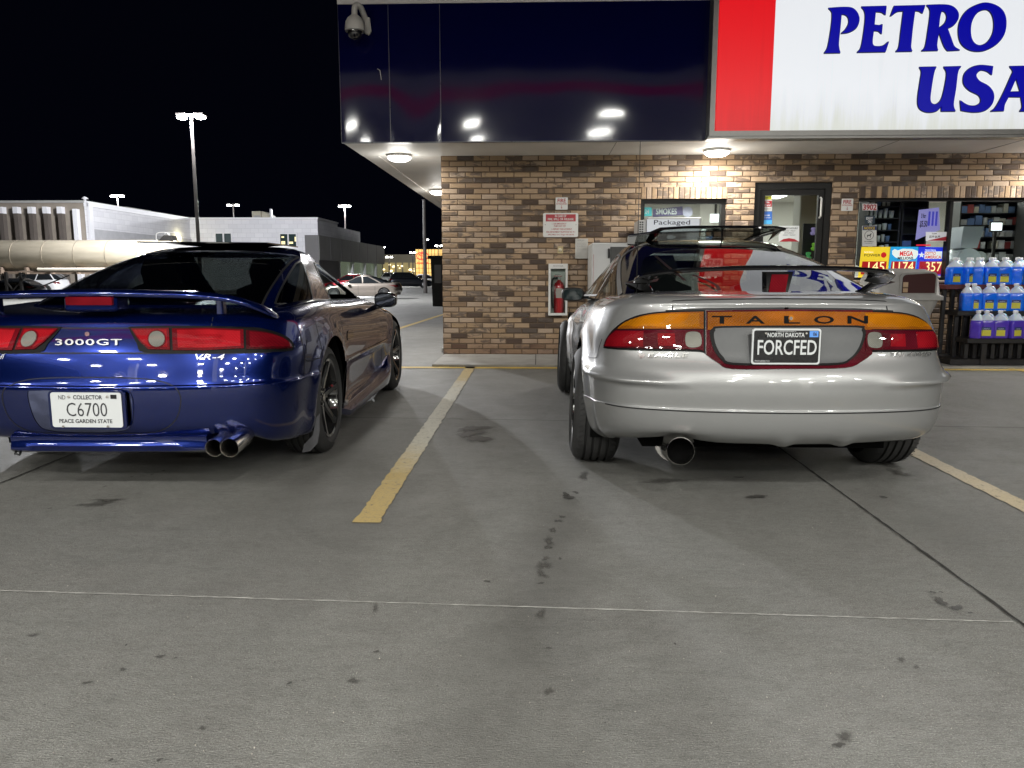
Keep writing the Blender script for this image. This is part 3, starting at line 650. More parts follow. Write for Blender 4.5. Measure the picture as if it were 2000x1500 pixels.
def crom(xk, Y, x):
    """smooth cubic through knots"""
    xk = np.asarray(xk, float); Y = np.asarray(Y, float); x = np.clip(np.asarray(x, float), xk[0], xk[-1])
    h = np.diff(xk); hh = h.reshape((-1,) + (1,) * (Y.ndim - 1)); d = np.diff(Y, axis=0) / hh
    m = np.zeros_like(Y); m[1:-1] = (d[:-1] * hh[1:] + d[1:] * hh[:-1]) / (hh[1:] + hh[:-1]); m[0] = d[0]; m[-1] = d[-1]
    i = np.clip(np.searchsorted(xk, x, side='right') - 1, 0, len(h) - 1)
    t = ((x - xk[i]) / h[i]).reshape((-1,) + (1,) * (Y.ndim - 1)); H = h[i].reshape(t.shape)
    return (2 * t**3 - 3 * t**2 + 1) * Y[i] + (t**3 - 2 * t**2 + t) * H * m[i] + (-2 * t**3 + 3 * t**2) * Y[i + 1] + (t**3 - t**2) * H * m[i + 1]
class Surf:
    """u in [-1, 1] round the car (0 = rear centre, +-1 = front centre), v in [0, 1] from bottom to top.
    net[level][k] = (x, y, z) control points of the right half, rear centre to front centre"""
    def __init__(s, net, M, uk=None, vk=None, nu=170, nv=70, fn=None):
        s.net = np.array(net, float); s.M = M; s.Mi = M.inverted(); s.fn = fn
        L, K = s.net.shape[:2]
        s.vk = np.linspace(0, 1, L) if vk is None else np.array(vk, float)
        s.uk = np.linspace(0, 1, K) if uk is None else np.array(uk, float)
        us = np.concatenate([-np.linspace(0, 1, nu + 1)[::-1], np.linspace(0, 1, nu + 1)[1:]]); vs = np.linspace(0, 1, nv + 1)
        s.us, s.vs = us, vs
        UU, VV = np.meshgrid(us, vs, indexing='ij'); P = s.ev(UU.ravel(), VV.ravel()).reshape(len(us), len(vs), 3); s.P = P
        nvv = len(vs)
        verts = [s.M @ Vector(p) for p in P.reshape(-1, 3)]
        faces = [(i * nvv + j, (i + 1) * nvv + j, (i + 1) * nvv + j + 1, i * nvv + j + 1) for i in range(len(us) - 1) for j in range(nvv - 1)]
        s.nvv = nvv; s.W = verts; s.bvh = BVHTree.FromPolygons(verts, faces)
    def ev(s, u, v):
        u = np.asarray(u, float); v = np.asarray(v, float)
        sg = np.where(u < 0, -1.0, 1.0); ua = np.abs(u)
        A = crom(s.vk, s.net, v) if len(s.vk) > 2 else pchip(s.vk, s.net, v)     # (m, K, 3)
        # mirror-pad so that the surface is smooth over the centre line
        uk = s.uk; first = A[:, 1:2] * np.array([-1, 1, 1]); last = A[:, -2:-1] * np.array([-1, 1, 1])
        B = np.concatenate([first, A, last], axis=1); ukp = np.concatenate([[-uk[1]], uk, [2 * uk[-1] - uk[-2]]])
        h = np.diff(ukp); d = np.diff(B, axis=1) / h[None, :, None]
        m = np.zeros_like(B); m[:, 1:-1] = (d[:, :-1] * h[None, 1:, None] + d[:, 1:] * h[None, :-1, None]) / (h[1:] + h[:-1])[None, :, None]
        i = np.clip(np.searchsorted(ukp, ua, side='right') - 1, 1, len(h) - 2); r = np.arange(len(u))
        H = h[i][:, None]; t = ((ua - ukp[i]) / h[i])[:, None]
        P = (2 * t**3 - 3 * t**2 + 1) * B[r, i] + (t**3 - 2 * t**2 + t) * H * m[r, i] + (-2 * t**3 + 3 * t**2) * B[r, i + 1] + (t**3 - t**2) * H * m[r, i + 1]
        P[:, 0] *= sg
        if s.fn is not None: P = s.fn(P, u, v)
        return P
    def nrm(s, u, v):
        e = 2e-3; u = np.asarray(u, float); v = np.asarray(v, float)
        du = s.ev(np.minimum(u + e, 1), v) - s.ev(np.maximum(u - e, -1), v); dv = s.ev(u, np.minimum(v + e, 1)) - s.ev(u, np.maximum(v - e, 0))
        n = np.cross(du, dv); l = np.linalg.norm(n, axis=1, keepdims=True); return n / np.maximum(l, 1e-9)
    def hit_uv(s, org, d):
        loc, nr, fi, ds = s.bvh.ray_cast(org, d)
        if loc is None:
            # nearest grid vertex to the ray
            best = None
            A = np.array([(w.x - org.x, w.y - org.y, w.z - org.z) for w in s.W]) if not hasattr(s, '_A') else s._A
            if not hasattr(s, '_A'): s._A0 = np.array([tuple(w) for w in s.W]); 
            A = s._A0 - np.array(org) if hasattr(s, '_A0') else A
            D = np.array(d); t = A @ D; dist = np.linalg.norm(A - t[:, None] * D, axis=1); k = int(np.argmin(dist + 0.002 * t)); loc = s.W[k]; i, j = divmod(k, s.nvv)
            i = min(i, len(s.us) - 2); j = min(j, s.nvv - 2)
        else:
            i, j = divmod(fi, s.nvv - 1)
        l = s.Mi @ loc; p = np.array(l); a = s.P[i, j]; b = s.P[i + 1, j]; c = s.P[i, j + 1]; dd = s.P[i + 1, j + 1]
        # gauss-newton for bilinear coordinates
        q = np.array([.5, .5])
        for _ in range(4):
            x, y = q; f = a * (1 - x) * (1 - y) + b * x * (1 - y) + c * (1 - x) * y + dd * x * y - p
            J = np.stack([(b - a) * (1 - y) + (dd - c) * y, (c - a) * (1 - x) + (dd - b) * x], 1)
            try: q = q - np.linalg.lstsq(J, f, rcond=None)[0]
            except Exception: break
        q = np.clip(q, 0, 1)
        return (s.us[i] + q[0] * (s.us[i + 1] - s.us[i]), s.vs[j] + q[1] * (s.vs[j + 1] - s.vs[j]))
    def px(s, pts):
        """pixel outline -> uv"""
        return [s.hit_uv(ORG, ray(*p)) for p in pts]
    def side(s, yz, sgn=1):
        """car-side coordinates (y, z) -> uv, seen square-on from the side"""
        out = []
        for y, z in yz:
            o = s.M @ Vector((sgn * 5, y, z)); d = (s.M.to_3x3() @ Vector((-sgn, 0, 0))).normalized(); out.append(s.hit_uv(o, d))
        return out
    def rear(s, xz):
        out = []
        for x, z in xz:
            o = s.M @ Vector((x, -3, z)); d = (s.M.to_3x3() @ Vector((0, 1, 0))).normalized(); out.append(s.hit_uv(o, d))
        return out
def dens(pts, step, closed=True):
    out = []; N = len(pts)
    for i in range(N if closed else N - 1):
        a, b = pts[i], pts[(i + 1) % N]; n = max(1, int(math.hypot(a[0] - b[0], a[1] - b[1]) / step))
        out += [(a[0] + (b[0] - a[0]) * k / n, a[1] + (b[1] - a[1]) * k / n) for k in range(n)]
    if not closed: out.append(pts[-1])
    return out
def sm(pts, n=4, closed=True, sharp=()):
    """catmull smoothing of a pixel outline, keeping the listed points sharp"""
    if closed: return smooth_outline([(p[0], p[1], 1 if i in sharp else 0) for i, p in enumerate(pts)], n)
    return [(q[0], q[1]) for q in catmull([(p[0], p[1], 0) for p in pts], n)]
def inpoly(P, pts):
    P = np.asarray(P); x, y = pts[:, 0], pts[:, 1]; c = np.zeros(len(pts), bool); j = len(P) - 1
    for i in range(len(P)):
        xi, yi = P[i]; xj, yj = P[j]
        if yi != yj:
            t = ((yi > y) != (yj > y)) & (x < (xj - xi) * (y - yi) / (yj - yi) + xi); c ^= t
        j = i
    return c
def mirror(uv): return [(-u, v) for u, v in uv][::-1]
def poly_uv_grid(S, poly, nu, nv):
    P = np.array(poly); u0, v0 = P.min(0); u1, v1 = P.max(0)
    U, V = np.meshgrid(np.linspace(u0, u1, nu + 2)[1:-1], np.linspace(v0, v1, nv + 2)[1:-1]); G = np.stack([U.ravel(), V.ravel()], 1)
    return G[inpoly(P, G)]
def cdt(points, loops, closed=True):
    pts = [Vector(p) for p in points]; edges = []
    for lp, cl in loops:
        k = len(pts); pts += [Vector(p) for p in lp]; n = len(lp)
        edges += [(k + i, k + (i + 1) % n) for i in range(n if cl else n - 1)]
    r = delaunay_2d_cdt(pts, edges, [], 0, 1e-7)
    return np.array([(p.x, p.y) for p in r[0]]), [tuple(f) for f in r[2]]
def patch(S, name, poly, m, parent, off=0.004, skirt=0.004, nu=14, nv=8, holes=(), smooth=True):
    """a thin shell lying on the surface inside a uv outline, with an edge going back to the surface"""
    if not isinstance(m, (list, tuple)): m = [m]
    G = poly_uv_grid(S, poly, nu, nv)
    if holes:
        k = np.zeros(len(G), bool)
        for hl in holes: k |= inpoly(hl, G)
        G = G[~k]
    V, F = cdt([tuple(g) for g in G], [(poly, True)] + [(h, True) for h in holes])
    C = np.array([V[list(f)].mean(0) for f in F]); keep = inpoly(poly, C)
    for hl in holes: keep &= ~inpoly(hl, C)
    F = [f for f, k in zip(F, keep) if k]
    P = S.ev(V[:, 0], V[:, 1]); N = S.nrm(V[:, 0], V[:, 1]); P = P + N * off
    verts = [tuple(p) for p in P]; faces = []
    for f in F:
        a, b, c = (P[f[0]], P[f[1]], P[f[2]])
        if np.dot(np.cross(b - a, c - a), N[f[0]]) < 0: f = f[::-1]
        faces.append(f)
    # edge skirt
    cnt = {}
    for f in faces:
        for i in range(len(f)):
            e = (f[i], f[(i + 1) % len(f)]); cnt[e] = cnt.get(e, 0) + 1
    if skirt:
        low = {}
        for (a, b) in list(cnt):
            if (b, a) not in cnt:
                for q in (a, b):
                    if q not in low: low[q] = len(verts); verts.append(tuple(P[q] - N[q] * skirt))
                faces.append((b, a, low[a], low[b]))
    o = link_mesh(name, verts, faces, m[0], parent, smooth, local=True, mats=m, angle=50)
    return o
def skin(S, name, m, parent, drop, loops=(), gu=110, gv=60, test=None, u_knots=None, off=0.0, v_list=None, thick=False):
    """the whole surface minus the uv outlines in drop (loops are cut lines that are kept); returns the object"""
    us = np.linspace(-1, 1, 2 * gu + 1) if u_knots is None else u_knots
    vs = np.linspace(0, 1, gv + 1) if v_list is None else v_list
    U, V = np.meshgrid(us, vs); G = [tuple(g) for g in np.stack([U.ravel(), V.ravel()], 1)]
    Vv, F = cdt(G, [(d, True) for d in drop] + [(l, False) for l in loops])
    C = np.array([Vv[list(f)].mean(0) for f in F]); keep = np.ones(len(F), bool)
    for d in drop: keep &= ~inpoly(d, C)
    if test is not None: keep &= ~test(S.ev(C[:, 0], C[:, 1]))
    P = S.ev(Vv[:, 0], Vv[:, 1]); N = S.nrm(Vv[:, 0], Vv[:, 1]); P = P + N * off
    faces = []
    for f, k in zip(F, keep):
        if not k: continue
        a, b, c = (P[f[0]], P[f[1]], P[f[2]])
        if np.dot(np.cross(b - a, c - a), N[list(f)].sum(0)) < 0: f = f[::-1]
        faces.append(f)
    used = sorted({i for f in faces for i in f}); mp = {i: k for k, i in enumerate(used)}
    return link_mesh(name, [tuple(P[i]) for i in used], [tuple(mp[i] for i in f) for f in faces], m, parent, True, local=True)
def seam(S, name, path, w, m, parent, off=0.0012, closed=False):
    """a narrow line lying on the surface (panel gap, trim)"""
    uv = np.array(path); P = S.ev(uv[:, 0], uv[:, 1]); N = S.nrm(uv[:, 0], uv[:, 1]); n = len(uv); V = []; F = []
    for i in range(n):
        a = P[(i - 1) % n if closed else max(0, i - 1)]; b = P[(i + 1) % n if closed else min(n - 1, i + 1)]
        t = b - a; t /= max(1e-9, np.linalg.norm(t)); sd = np.cross(N[i], t); sd /= max(1e-9, np.linalg.norm(sd))
        V += [tuple(P[i] + N[i] * off + sd * w / 2), tuple(P[i] + N[i] * off - sd * w / 2)]
    for i in range(n if closed else n - 1):
        j = (i + 1) % n; F.append((2 * i, 2 * i + 1, 2 * j + 1, 2 * j))
    return link_mesh(name, V, F, m, parent, True, local=True)
def seams(S, name, paths, w, m, parent, off=0.0012):
    obs = [seam(S, name, p, w, m, parent, off) for p in paths]; 
    return obs
def surf_text(S, name, txt, x0, x1, ytop, ybot, m, parent, off=0.004, lean=0.0, tilt=0.0, **kw):
    """badge lettering laid on the surface where the pixel box falls; tilt = rise over the width in pixels"""
    vs, fs = text_mesh(txt, **kw); uv = []
    for v in vs: uv.append((x0 + (x1 - x0) * v[0] + lean * v[1], ybot + (ytop - ybot) * v[1] + tilt * v[0]))
    uv = np.array(S.px(uv)); P = S.ev(uv[:, 0], uv[:, 1]); N = S.nrm(uv[:, 0], uv[:, 1]) 
    return link_mesh(name, [tuple(p) for p in P + N * off], fs, m, parent, False, local=True)
# ---------------------------------------------------------------- wheels
M_tyre = dirty('tyre_rubber', (0.030, 0.030, 0.030), 0.72, 0.25, 14)
M_rimblack = mat('rim_gloss_black', (0.012, 0.012, 0.012), 0.12, coat=1.0, spec=0.6)
M_disc = mat('brake_disc', (0.10, 0.10, 0.10), 0.4, metal=0.9); M_dark = mat('underbody_black', (0.004, 0.004, 0.004), 0.9, spec=.05)
def make_wheel(cx, cy, r, w, parent, rim_r=None, spokes=6, camber=0.0, side=1, rim_m=None, toe=0.0):
    """a wheel in car coordinates, the outer face on side (+1 right)"""
    rim_m = rim_m or M_rimblack; rim_r = rim_r or r * 0.715
    M = Matrix.Translation((cx, cy, r)) @ Matrix.Rotation(camber * side, 4, 'Y') @ Matrix.Rotation(toe, 4, 'Z')
    e = bpy.data.objects.new('wheel', None); COL.objects.link(e); e.parent = parent; e.empty_display_size = .1
    g = w / 2; tr = MB(); sw = 0.016
    prof = [(rim_r + .004, -g + .02), (rim_r + .03, -g + .004), (r - .06, -g - .006), (r - .022, -g + .012), (r - .005, -g + .035)]
    for k, c in enumerate((-.055, -.018, .018, .055)):
        c = c * w / .225; prof += [(r, c - .0075), (r - .012, c - .006), (r - .012, c + .006), (r, c + .0075)]
    prof += [(r - .005, g - .035), (r - .022, g - .012), (r - .06, g + .006), (rim_r + .03, g - .004), (rim_r + .004, g - .02)]
    tr.lathe([(a, h * side) for a, h in prof], (0, 0, 0), 'x', 72); 
    # tread sipes: shallow slanted bars standing a hair proud
    for k in range(64):
        a = 2 * pi * k / 64
        for sgn in (-1, 1):
            p = []
            for (h, da) in ((.065 * sgn, 0), (.092 * sgn, .03), (.092 * sgn, .055), (.065 * sgn, .025)):
                h = h * w / .225; rr = r + .0010 if abs(h) < g - .036 else r - .001; p.append((h, rr * cos(a + da), rr * sin(a + da)))
            tr.add(p, [(0, 1, 2, 3)])
    tr.xf(M); o = tr.build('tyre', M_tyre, e, smooth=True, local=True, angle=35)
    rb = MB(); s = side
    rb.lathe([(rim_r + .006, s * (g - .018)), (rim_r + .002, s * (g - .008)), (rim_r - .012, s * (g - .012)), (rim_r - .02, s * (g - .03)), (rim_r - .035, s * -.02), (rim_r - .02, s * (-g + .02)), (rim_r + .006, s * (-g + .01))], (0, 0, 0), 'x', 60)
    face = g - .035
    for k in range(spokes):
        a = 2 * pi * k / spokes + .2; ca, sa = cos(a), sin(a); ta = (-sa, ca)
        pr = []
        for (rr, hw, hx) in ((.045, .030, face - .022), (rim_r * .45, .021, face - .014), (rim_r * .8, .022, face + .004), (rim_r - .012, .034, face + .012)):
            for (sd, dz) in ((-1, 0), (-.55, .012), (.55, .012), (1, 0), (.8, -.035), (-.8, -.035)):
                pr.append((s * (hx + dz), rr * ca + ta[0] * hw * sd, rr * sa + ta[1] * hw * sd))
        fs = [(i * 6 + j, i * 6 + (j + 1) % 6, (i + 1) * 6 + (j + 1) % 6, (i + 1) * 6 + j) for i in range(3) for j in range(6)]
        rb.add(pr, fs)
    rb.lathe([(.0, s * (face - .004)), (.026, s * (face - .004)), (.030, s * (face - .010)), (.062, s * (face - .014)), (.072, s * (face - .03)), (.072, s * (face - .09))], (0, 0, 0), 'x', 28)
    for k in range(5):
        a = 2 * pi * k / 5; rb.lathe([(.0, s * (face - .002)), (.008, s * (face - .002)), (.009, s * (face - .014))], (0, .050 * cos(a), .050 * sin(a)), 'x', 8)
    rb.xf(M); rb.build('rim', rim_m, e, smooth=True, local=True, angle=35)
    bd = MB(); bd.lathe([(0.05, s * .012), (.15, s * .012), (.155, s * .0), (.155, s * -.02), (0.05, s * -.02)], (0, 0, 0), 'x', 40); bd.xf(M); bd.build('brake_disc', M_disc, e, smooth=True, local=True, angle=35)
    return e
def arch_liner(parent, side, W, cy, r, z0, depth=.34, wr=None):
    mb = MB(); n = 20; R = r
    pts = []
    for k in range(n + 1):
        a = -0.35 + (pi + .7) * k / n; pts.append((cy + R * cos(a), z0 + R * sin(a)))
    V = []; 
    for (y, z) in pts: V += [(side * W, y, max(z, .12)), (side * (W - depth), y, max(z, .12))]
    F = [(2 * i, 2 * i + 1, 2 * i + 3, 2 * i + 2) for i in range(n)]
    F.append(tuple(2 * i + 1 for i in range(n + 1)))
    mb.add(V, F); return mb.build('wheel_housing', M_dark, parent, local=True)
def loft(sections, name, m, parent, smooth=True, closed=True, angle=None, cap=True, world=False):
    """sections: list of rings with equal point counts"""
    n = len(sections[0]); V = [tuple(p) for r in sections for p in r]; F = []
    for i in range(len(sections) - 1):
        for k in range(n if closed else n - 1):
            k2 = (k + 1) % n; F.append((i * n + k, i * n + k2, (i + 1) * n + k2, (i + 1) * n + k))
    if cap: F += [tuple(range(n))[::-1], tuple((len(sections) - 1) * n + k for k in range(n))]
    return link_mesh(name, V, F, m, parent, smooth, local=not world, angle=angle)
def paint(name, col, flake=0.5, rough=0.28, metal=0.75, coat=1.0):
    m = mat(name, col, rough, metal, coat=coat, spec=0.5, coat_rough=0.02); nt = NT(m)
    tcs = nt.tc.outputs['Object']; f = nt.noise(tcs, 900, 1, 0.5)
    nt.set(nt.b.inputs['Base Color'], nt.mixc(nt.math('MULTIPLY', f, flake), col, tuple(min(1, c * 1.9) for c in col)))
    d = nt.noise(tcs, 3.0, 5, 0.7); nt.set(nt.b.inputs['Coat Roughness'], nt.math('MULTIPLY_ADD', d, 0.07, 0.0))
    return m
def lens_mat(name, col, glow=0.0, rib=75.0, axis=0, rough=0.12):
    m = mat(name, col, .5, coat=1.0, spec=0.05, coat_rough=0.02); nt = NT(m); o = nt.tc.outputs['Object']; x, y, z = nt.sep(o)
    w1 = nt.math('SINE', nt.math('MULTIPLY', x, rib * 6.28)); w2 = nt.math('SINE', nt.math('MULTIPLY', z, rib * 6.28)); w = nt.math('MULTIPLY', w1, w2)
    n = nt.noise(nt.mapping(o, (5, 5, 9)), 1.0, 2, .5)
    c = nt.mixc(nt.math('MULTIPLY_ADD', w, .35, .35), col, tuple(v * .3 for v in col))
    c = nt.mixc(nt.ramp(n, [(.35, (0, 0, 0)), (.7, (1, 1, 1))]), c, tuple(min(1, v * 1.35 + .002) for v in col))
    nt.set(nt.b.inputs['Base Color'], c); nt.bump(nt.math('ADD', w, nt.noise(nt.mapping(o, (30, 30, 30)), 1.0, 2, .5)), .5, .002); return m
def make_net(levels, fx, wr, dy, uk=None, zi=None):
    """levels rows: (z_rear, z_sideR, z_sideF, z_front, R, W, F, corner_scale [, wr_scale])"""
    net = []
    for L in levels:
        zr, z1, z2, zf, R, Wd, Fd, cs = L[:8]; row = []
        sy = L[8] if len(L) > 8 else None
        for k in range(len(fx)):
            zz = np.interp(zi[k], [0, 1, 2, 3], [zr, z1, z2, zf])
            kind, off = dy[k]
            y = R + off * cs if kind == 'r' else Fd - off * cs if kind == 'f' else R + (Fd - R) * off
            row.append((Wd * fx[k], y, zz))
        net.append(row)
    return net
# ================================================================ things on and by the shop wall
def pxb(x0, y0, x1, y1, Y): a = PY(x0, y1, Y); b = PY(x1, y0, Y); return a.x, a.z, b.x, b.z
def rboxw(x0, z0, x1, z1, y, th, r, name, m, parent, n=4):
    pts = []
    for cx, cz, a0 in ((x1 - r, z1 - r, 0), (x0 + r, z1 - r, 90), (x0 + r, z0 + r, 180), (x1 - r, z0 + r, 270)):
        for k in range(n + 1): a = radians(a0 + 90 * k / n); pts.append((cx + r * cos(a), y, cz + r * sin(a)))
    return MB().prism(pts, (0, th, 0)).build(name, m, parent)
def board(name, label, cat, px, Y, m, th=.006, r=.008, group=None):
    x0, z0, x1, z1 = pxb(*px, Y); t = thing(name, label, cat, ((x0 + x1) / 2, Y, z0), group)
    rboxw(x0, z0, x1, z1, Y, th, r, 'board', m, t); return t
def lett(t, lines, Y, m, name='lettering', **kw):
    mb = MB()
    for (txt, a, b, c, d) in lines: x0, z0, x1, z1 = pxb(a, b, c, d, Y); wall_text(mb, txt, x0, x1, z0, z1, Y, **kw)
    return mb.build(name, m, t)
M_signw = mat('sign_white_paint', (0.74, 0.74, 0.72), 0.4); M_signr = mat('sign_red_paint', (0.42, 0.015, 0.03), 0.4); M_inkr = mat('ink_red', (0.40, 0.012, 0.025), 0.4); M_inkk = mat('ink_black', (0.02, 0.02, 0.022), 0.4)
for (x, y0, lb) in ((1097, 385.5, 'small white FIRE extinguisher sign with down arrow above the fire spill board'), (1655, 388, 'small white FIRE extinguisher sign with down arrow between the door and wide window')):
    t = board('extinguisher_sign', lb, 'sign', (x - 12, y0, x + 12, y0 + 24), WY - .012, M_signw, group='fire extinguisher signs on the brick'); Yt = WY - .0135
    lett(t, [('FIRE', x - 8, y0 + 2.5, x + 8, y0 + 10)], Yt, M_inkr, bold=.02); lett(t, [('EXTINGUISHER', x - 10, y0 + 11.5, x + 10, y0 + 14)], Yt, M_inkr, bold=.02)
    a = PY(x, y0 + 15.5, Yt); b = PY(x, y0 + 22, Yt); w = .006
    MB().add([(a.x - w * .4, Yt, a.z), (a.x + w * .4, Yt, a.z), (a.x + w * .4, Yt, b.z + .012), (a.x + w * 2, Yt, b.z + .015), (a.x, Yt, b.z), (a.x - w * 2, Yt, b.z + .015), (a.x - w * .4, Yt, b.z + .012)], [(0, 1, 2, 3, 4, 5, 6)]).build('arrow', M_inkr, t)
t = board('safety_sign', 'white and red board with fire, spill or release instructions on the brick', 'sign', (1060.5, 416, 1129.5, 463), WY - .012, M_signw, r=.02)
x0, z0, x1, z1 = pxb(1066, 418.5, 1124.5, 432.5, WY - .013); MB().box((x0, WY - .0128, z0), (x1, WY - .011, z1)).build('red_band', M_signr, t)
lett(t, [('IN CASE OF', 1084, 419.5, 1106, 424.3)], WY - .0135, M_signw, bold=.02); lett(t, [('FIRE, SPILL OR RELEASE:', 1070, 426, 1121, 431)], WY - .0135, M_signw, bold=.02)
lett(t, [('1. USE EMERGENCY', 1078, 435.5, 1106, 438.5), ('PUMP SHUT OFF', 1082, 440, 1105, 443), ('2. REPORT THE ACCIDENT', 1077, 446, 1117, 449), ('FIRE DEPARTMENT TELEPHONE NO. 911', 1067, 451.5, 1123, 454.5), ('3902 Main Ave. Fargo ND 58103', 1070, 457, 1121, 460)], WY - .0135, M_inkr, bold=.015)
for a in (1065, 1125): p = PY(a, 439, WY - .014); MB().lathe([(0, 0), (.006, .001)], tuple(p), 'y', 8).build('screw', M_grey, t)
t = board('notice_box', 'pale grey metal box with small print beside the ice freezer', 'box', (1123.5, 466, 1148.5, 505), WY - .05, dirty('box_grey', (.50, .49, .46), .4, .1, 10), th=.05, r=.006)
lett(t, [('IMPORTANT', 1128, 468.5, 1141, 470.5)] + [('see notes on the use of this box', 1127, 474 + 3.2 * k, 1145, 475.6 + 3.2 * k) for k in range(5)], WY - .0515, mat('ink_grey', (.2, .2, .2), .5))
t = board('shutoff_button', 'small tan switch plate with round button on the brick under the spill board', 'button', (1089, 481, 1100, 495), WY - .01, mat('plate_tan', (.50, .40, .22), .5), r=.004)
p = PY(1094, 488, WY - .012); MB().lathe([(0, -.02), (.018, -.02), (.022, -.012), (.022, 0)], tuple(p), 'y', 18).build('button', mat('button_cream', (.6, .55, .4), .4), t, smooth=True)
# fire extinguisher cabinet
x0, z0, x1, z1 = pxb(1071, 515, 1109, 616, WY - .15); t = thing('extinguisher_cabinet', 'white cabinet with clear front holding a red fire extinguisher', 'cabinet', ((x0 + x1) / 2, WY - .15, z0))
mb = MB(); Yc = WY - .15
w = .026; zb, zt_ = z0 + .03, z1 - .062
mb.box((x0, Yc, z0), (x0 + w, WY, z1)); mb.box((x1 - w, Yc, z0), (x1, WY, z1)); mb.box((x0 + w, Yc, z0), (x1 - w, WY, zb)); mb.box((x0 + w, Yc, zt_), (x1 - w, WY, z1)); mb.box((x0 + w, WY - .01, zb), (x1 - w, WY - .002, zt_)); mb.build('case', M_signw, t)
MB().box((x0 + w, Yc + .012, zb), (x1 - w, Yc + .015, zt_)).build('front_pane', M_shopglass, t)
lett(t, [('FIRE EXTINGUISHER', 1080, 518.5, 1100, 520.5)], Yc - .001, M_inkk); lett(t, [('BREAK GLASS', 1082, 538, 1098, 540.5)], Yc + .009, M_inkr)
cx = x0 + (x1 - x0) * .56; M_ext = mat('extinguisher_red', (.38, .012, .02), .25, coat=1.0)
e = thing('fire_extinguisher', 'red fire extinguisher with black hose inside the white wall cabinet', 'extinguisher', (cx, WY - .08, zb))
MB().lathe([(0, 0), (.060, .0), (.066, .01), (.066, .34), (.055, .375), (.028, .40), (.02, .42), (0, .42)], (cx, WY - .08, zb), seg=28).build('tank', M_ext, e, smooth=True, angle=50)
MB().box((cx - .04, WY - .15, zb + .19), (cx + .04, WY - .1455, zb + .31)).build('label', mat('ext_label', (.30, .28, .25), .5), e)
mb = MB(); mb.box((cx - .018, WY - .1, zb + .42), (cx + .018, WY - .06, zb + .45)); mb.box((cx - .06, WY - .095, zb + .45), (cx + .03, WY - .075, zb + .462)); mb.box((cx - .055, WY - .095, zb + .478), (cx + .02, WY - .075, zb + .487)); mb.build('valve', M_steel_ if 'M_steel_' in globals() else mat('valve_metal', (.3, .3, .3), .3, .9), e)
MB().tube(catmull([(cx - .02, WY - .1, zb + .44), (cx - .075, WY - .11, zb + .43), (cx - .095, WY - .11, zb + .33), (cx - .09, WY - .11, zb + .16), (cx - .075, WY - .12, zb + .06)], 6), .012, 8).build('hose', mat('hose_black', (.015, .015, .015), .5), e, smooth=True)
# corner pipe stub beside the wall
# security camera on the fascia
c = PY(693, 50, FY - .22); t = thing('security_camera', 'white dome security camera hanging from the left end of the navy fascia', 'camera', (c.x, c.y, c.z))
M_camw = dirty('camera_white', (.62, .61, .57), .4, .08, 8)
MB().lathe([(0, .17), (.02, .168), (.03, .15), (.032, .11), (.075, .075), (.098, .035), (.105, -.03), (.103, -.055), (.085, -.06)], tuple(c), seg=36).build('housing', M_camw, t, smooth=True, angle=40)
MB().lathe([(.100, -.052), (.104, -.058), (.100, -.064), (.084, -.064)], tuple(c), seg=36).build('collar', mat('camera_collar', (.25, .25, .24), .4), t, smooth=True)
MB().lathe([(.080, -.060), (.079, -.085), (.066, -.118), (.04, -.14), (0, -.148)], tuple(c), seg=32).build('dome', mat('camera_dome', (.012, .012, .014), .03, coat=1.0, spec=.8), t, smooth=True)
mb = MB(); mb.tube(catmull([(c.x - .0, c.y, c.z + .15), (c.x + .01, c.y + .02, c.z + .205), (c.x + .05, c.y + .08, c.z + .21), (c.x + .075, c.y + .2, c.z + .12)], 6), .032, 12); mb.build('arm', M_camw, t, smooth=True)
MB().box((c.x + .065, FY - .05, c.z - .03), (c.x + .125, FY - .005, c.z + .14), .008).build('bracket', M_camw, t)
MB().tube([(c.x + .12, FY - .03, c.z + .1), (c.x + .13, FY - .025, c.z + .0), (c.x + .1, FY - .02, c.z - .04)], .008, 6).build('cable', M_camw, t)
# ice freezers
M_frz = dirty('freezer_white', (.66, .67, .67), .35, .06, 3)
x0, z0, x1, z1 = pxb(1153, 474, 1262, 700, 9.05); t = thing('exchange_cabinet', 'low white steel cabinet with dark grille panel left of the tall ice freezer', 'cabinet', ((x0 + x1) / 2, 9.05, .03))
MB().box((x0, 9.05, .03), (x1, WY - .03, z1), .012).build('case', M_frz, t)
a0, b0, a1, b1 = pxb(1190, 482, 1252, 600, 9.045); MB().box((a0, 9.043, b0), (a1, 9.052, b1)).build('dark_panel', dirty('grille_dark', (.06, .06, .06), .5, .2, 20), t)
a0, b0, a1, b1 = pxb(1157, 497, 1159.5, 640, 9.044); MB().box((a0, 9.042, b0), (a1, 9.05, b1)).build('red_stripe', M_signr, t)
MB().tube([(PY(1189, 487, 9.04).x, 9.04, PY(1189, 487, 9.04).z), (PY(1189, 487, 9.04).x, 9.02, PY(1189, 487, 9.04).z), (PY(1189, 503, 9.04).x, 9.02, PY(1189, 503, 9.04).z), (PY(1189, 503, 9.04).x, 9.04, PY(1189, 503, 9.04).z)], .012, 8).build('handle', M_inkk, t)
x0, z0, x1, z1 = pxb(1257, 424, 1370, 700, 9.0); t = thing('ice_freezer', 'tall white ice freezer reading Packaged ICE in front of the narrow window', 'freezer', ((x0 + x1) / 2, 9.0, .03))
MB().box((x0, 9.0, .03), (x1, WY - .03, z1), .012).build('case', M_frz, t)
mb = MB()
for k in range(10): zz = z1 - .05 - k * .035; mb.box((x0 - .004, 9.05, zz - .01), (x0 + .002, 9.6, zz + .008))
for k in range(16): a = PY(1247.5 + (k % 3) * 3, 432 + (k // 3) * 9, 9.04); 
mb.build('side_vent', M_inkk, t)
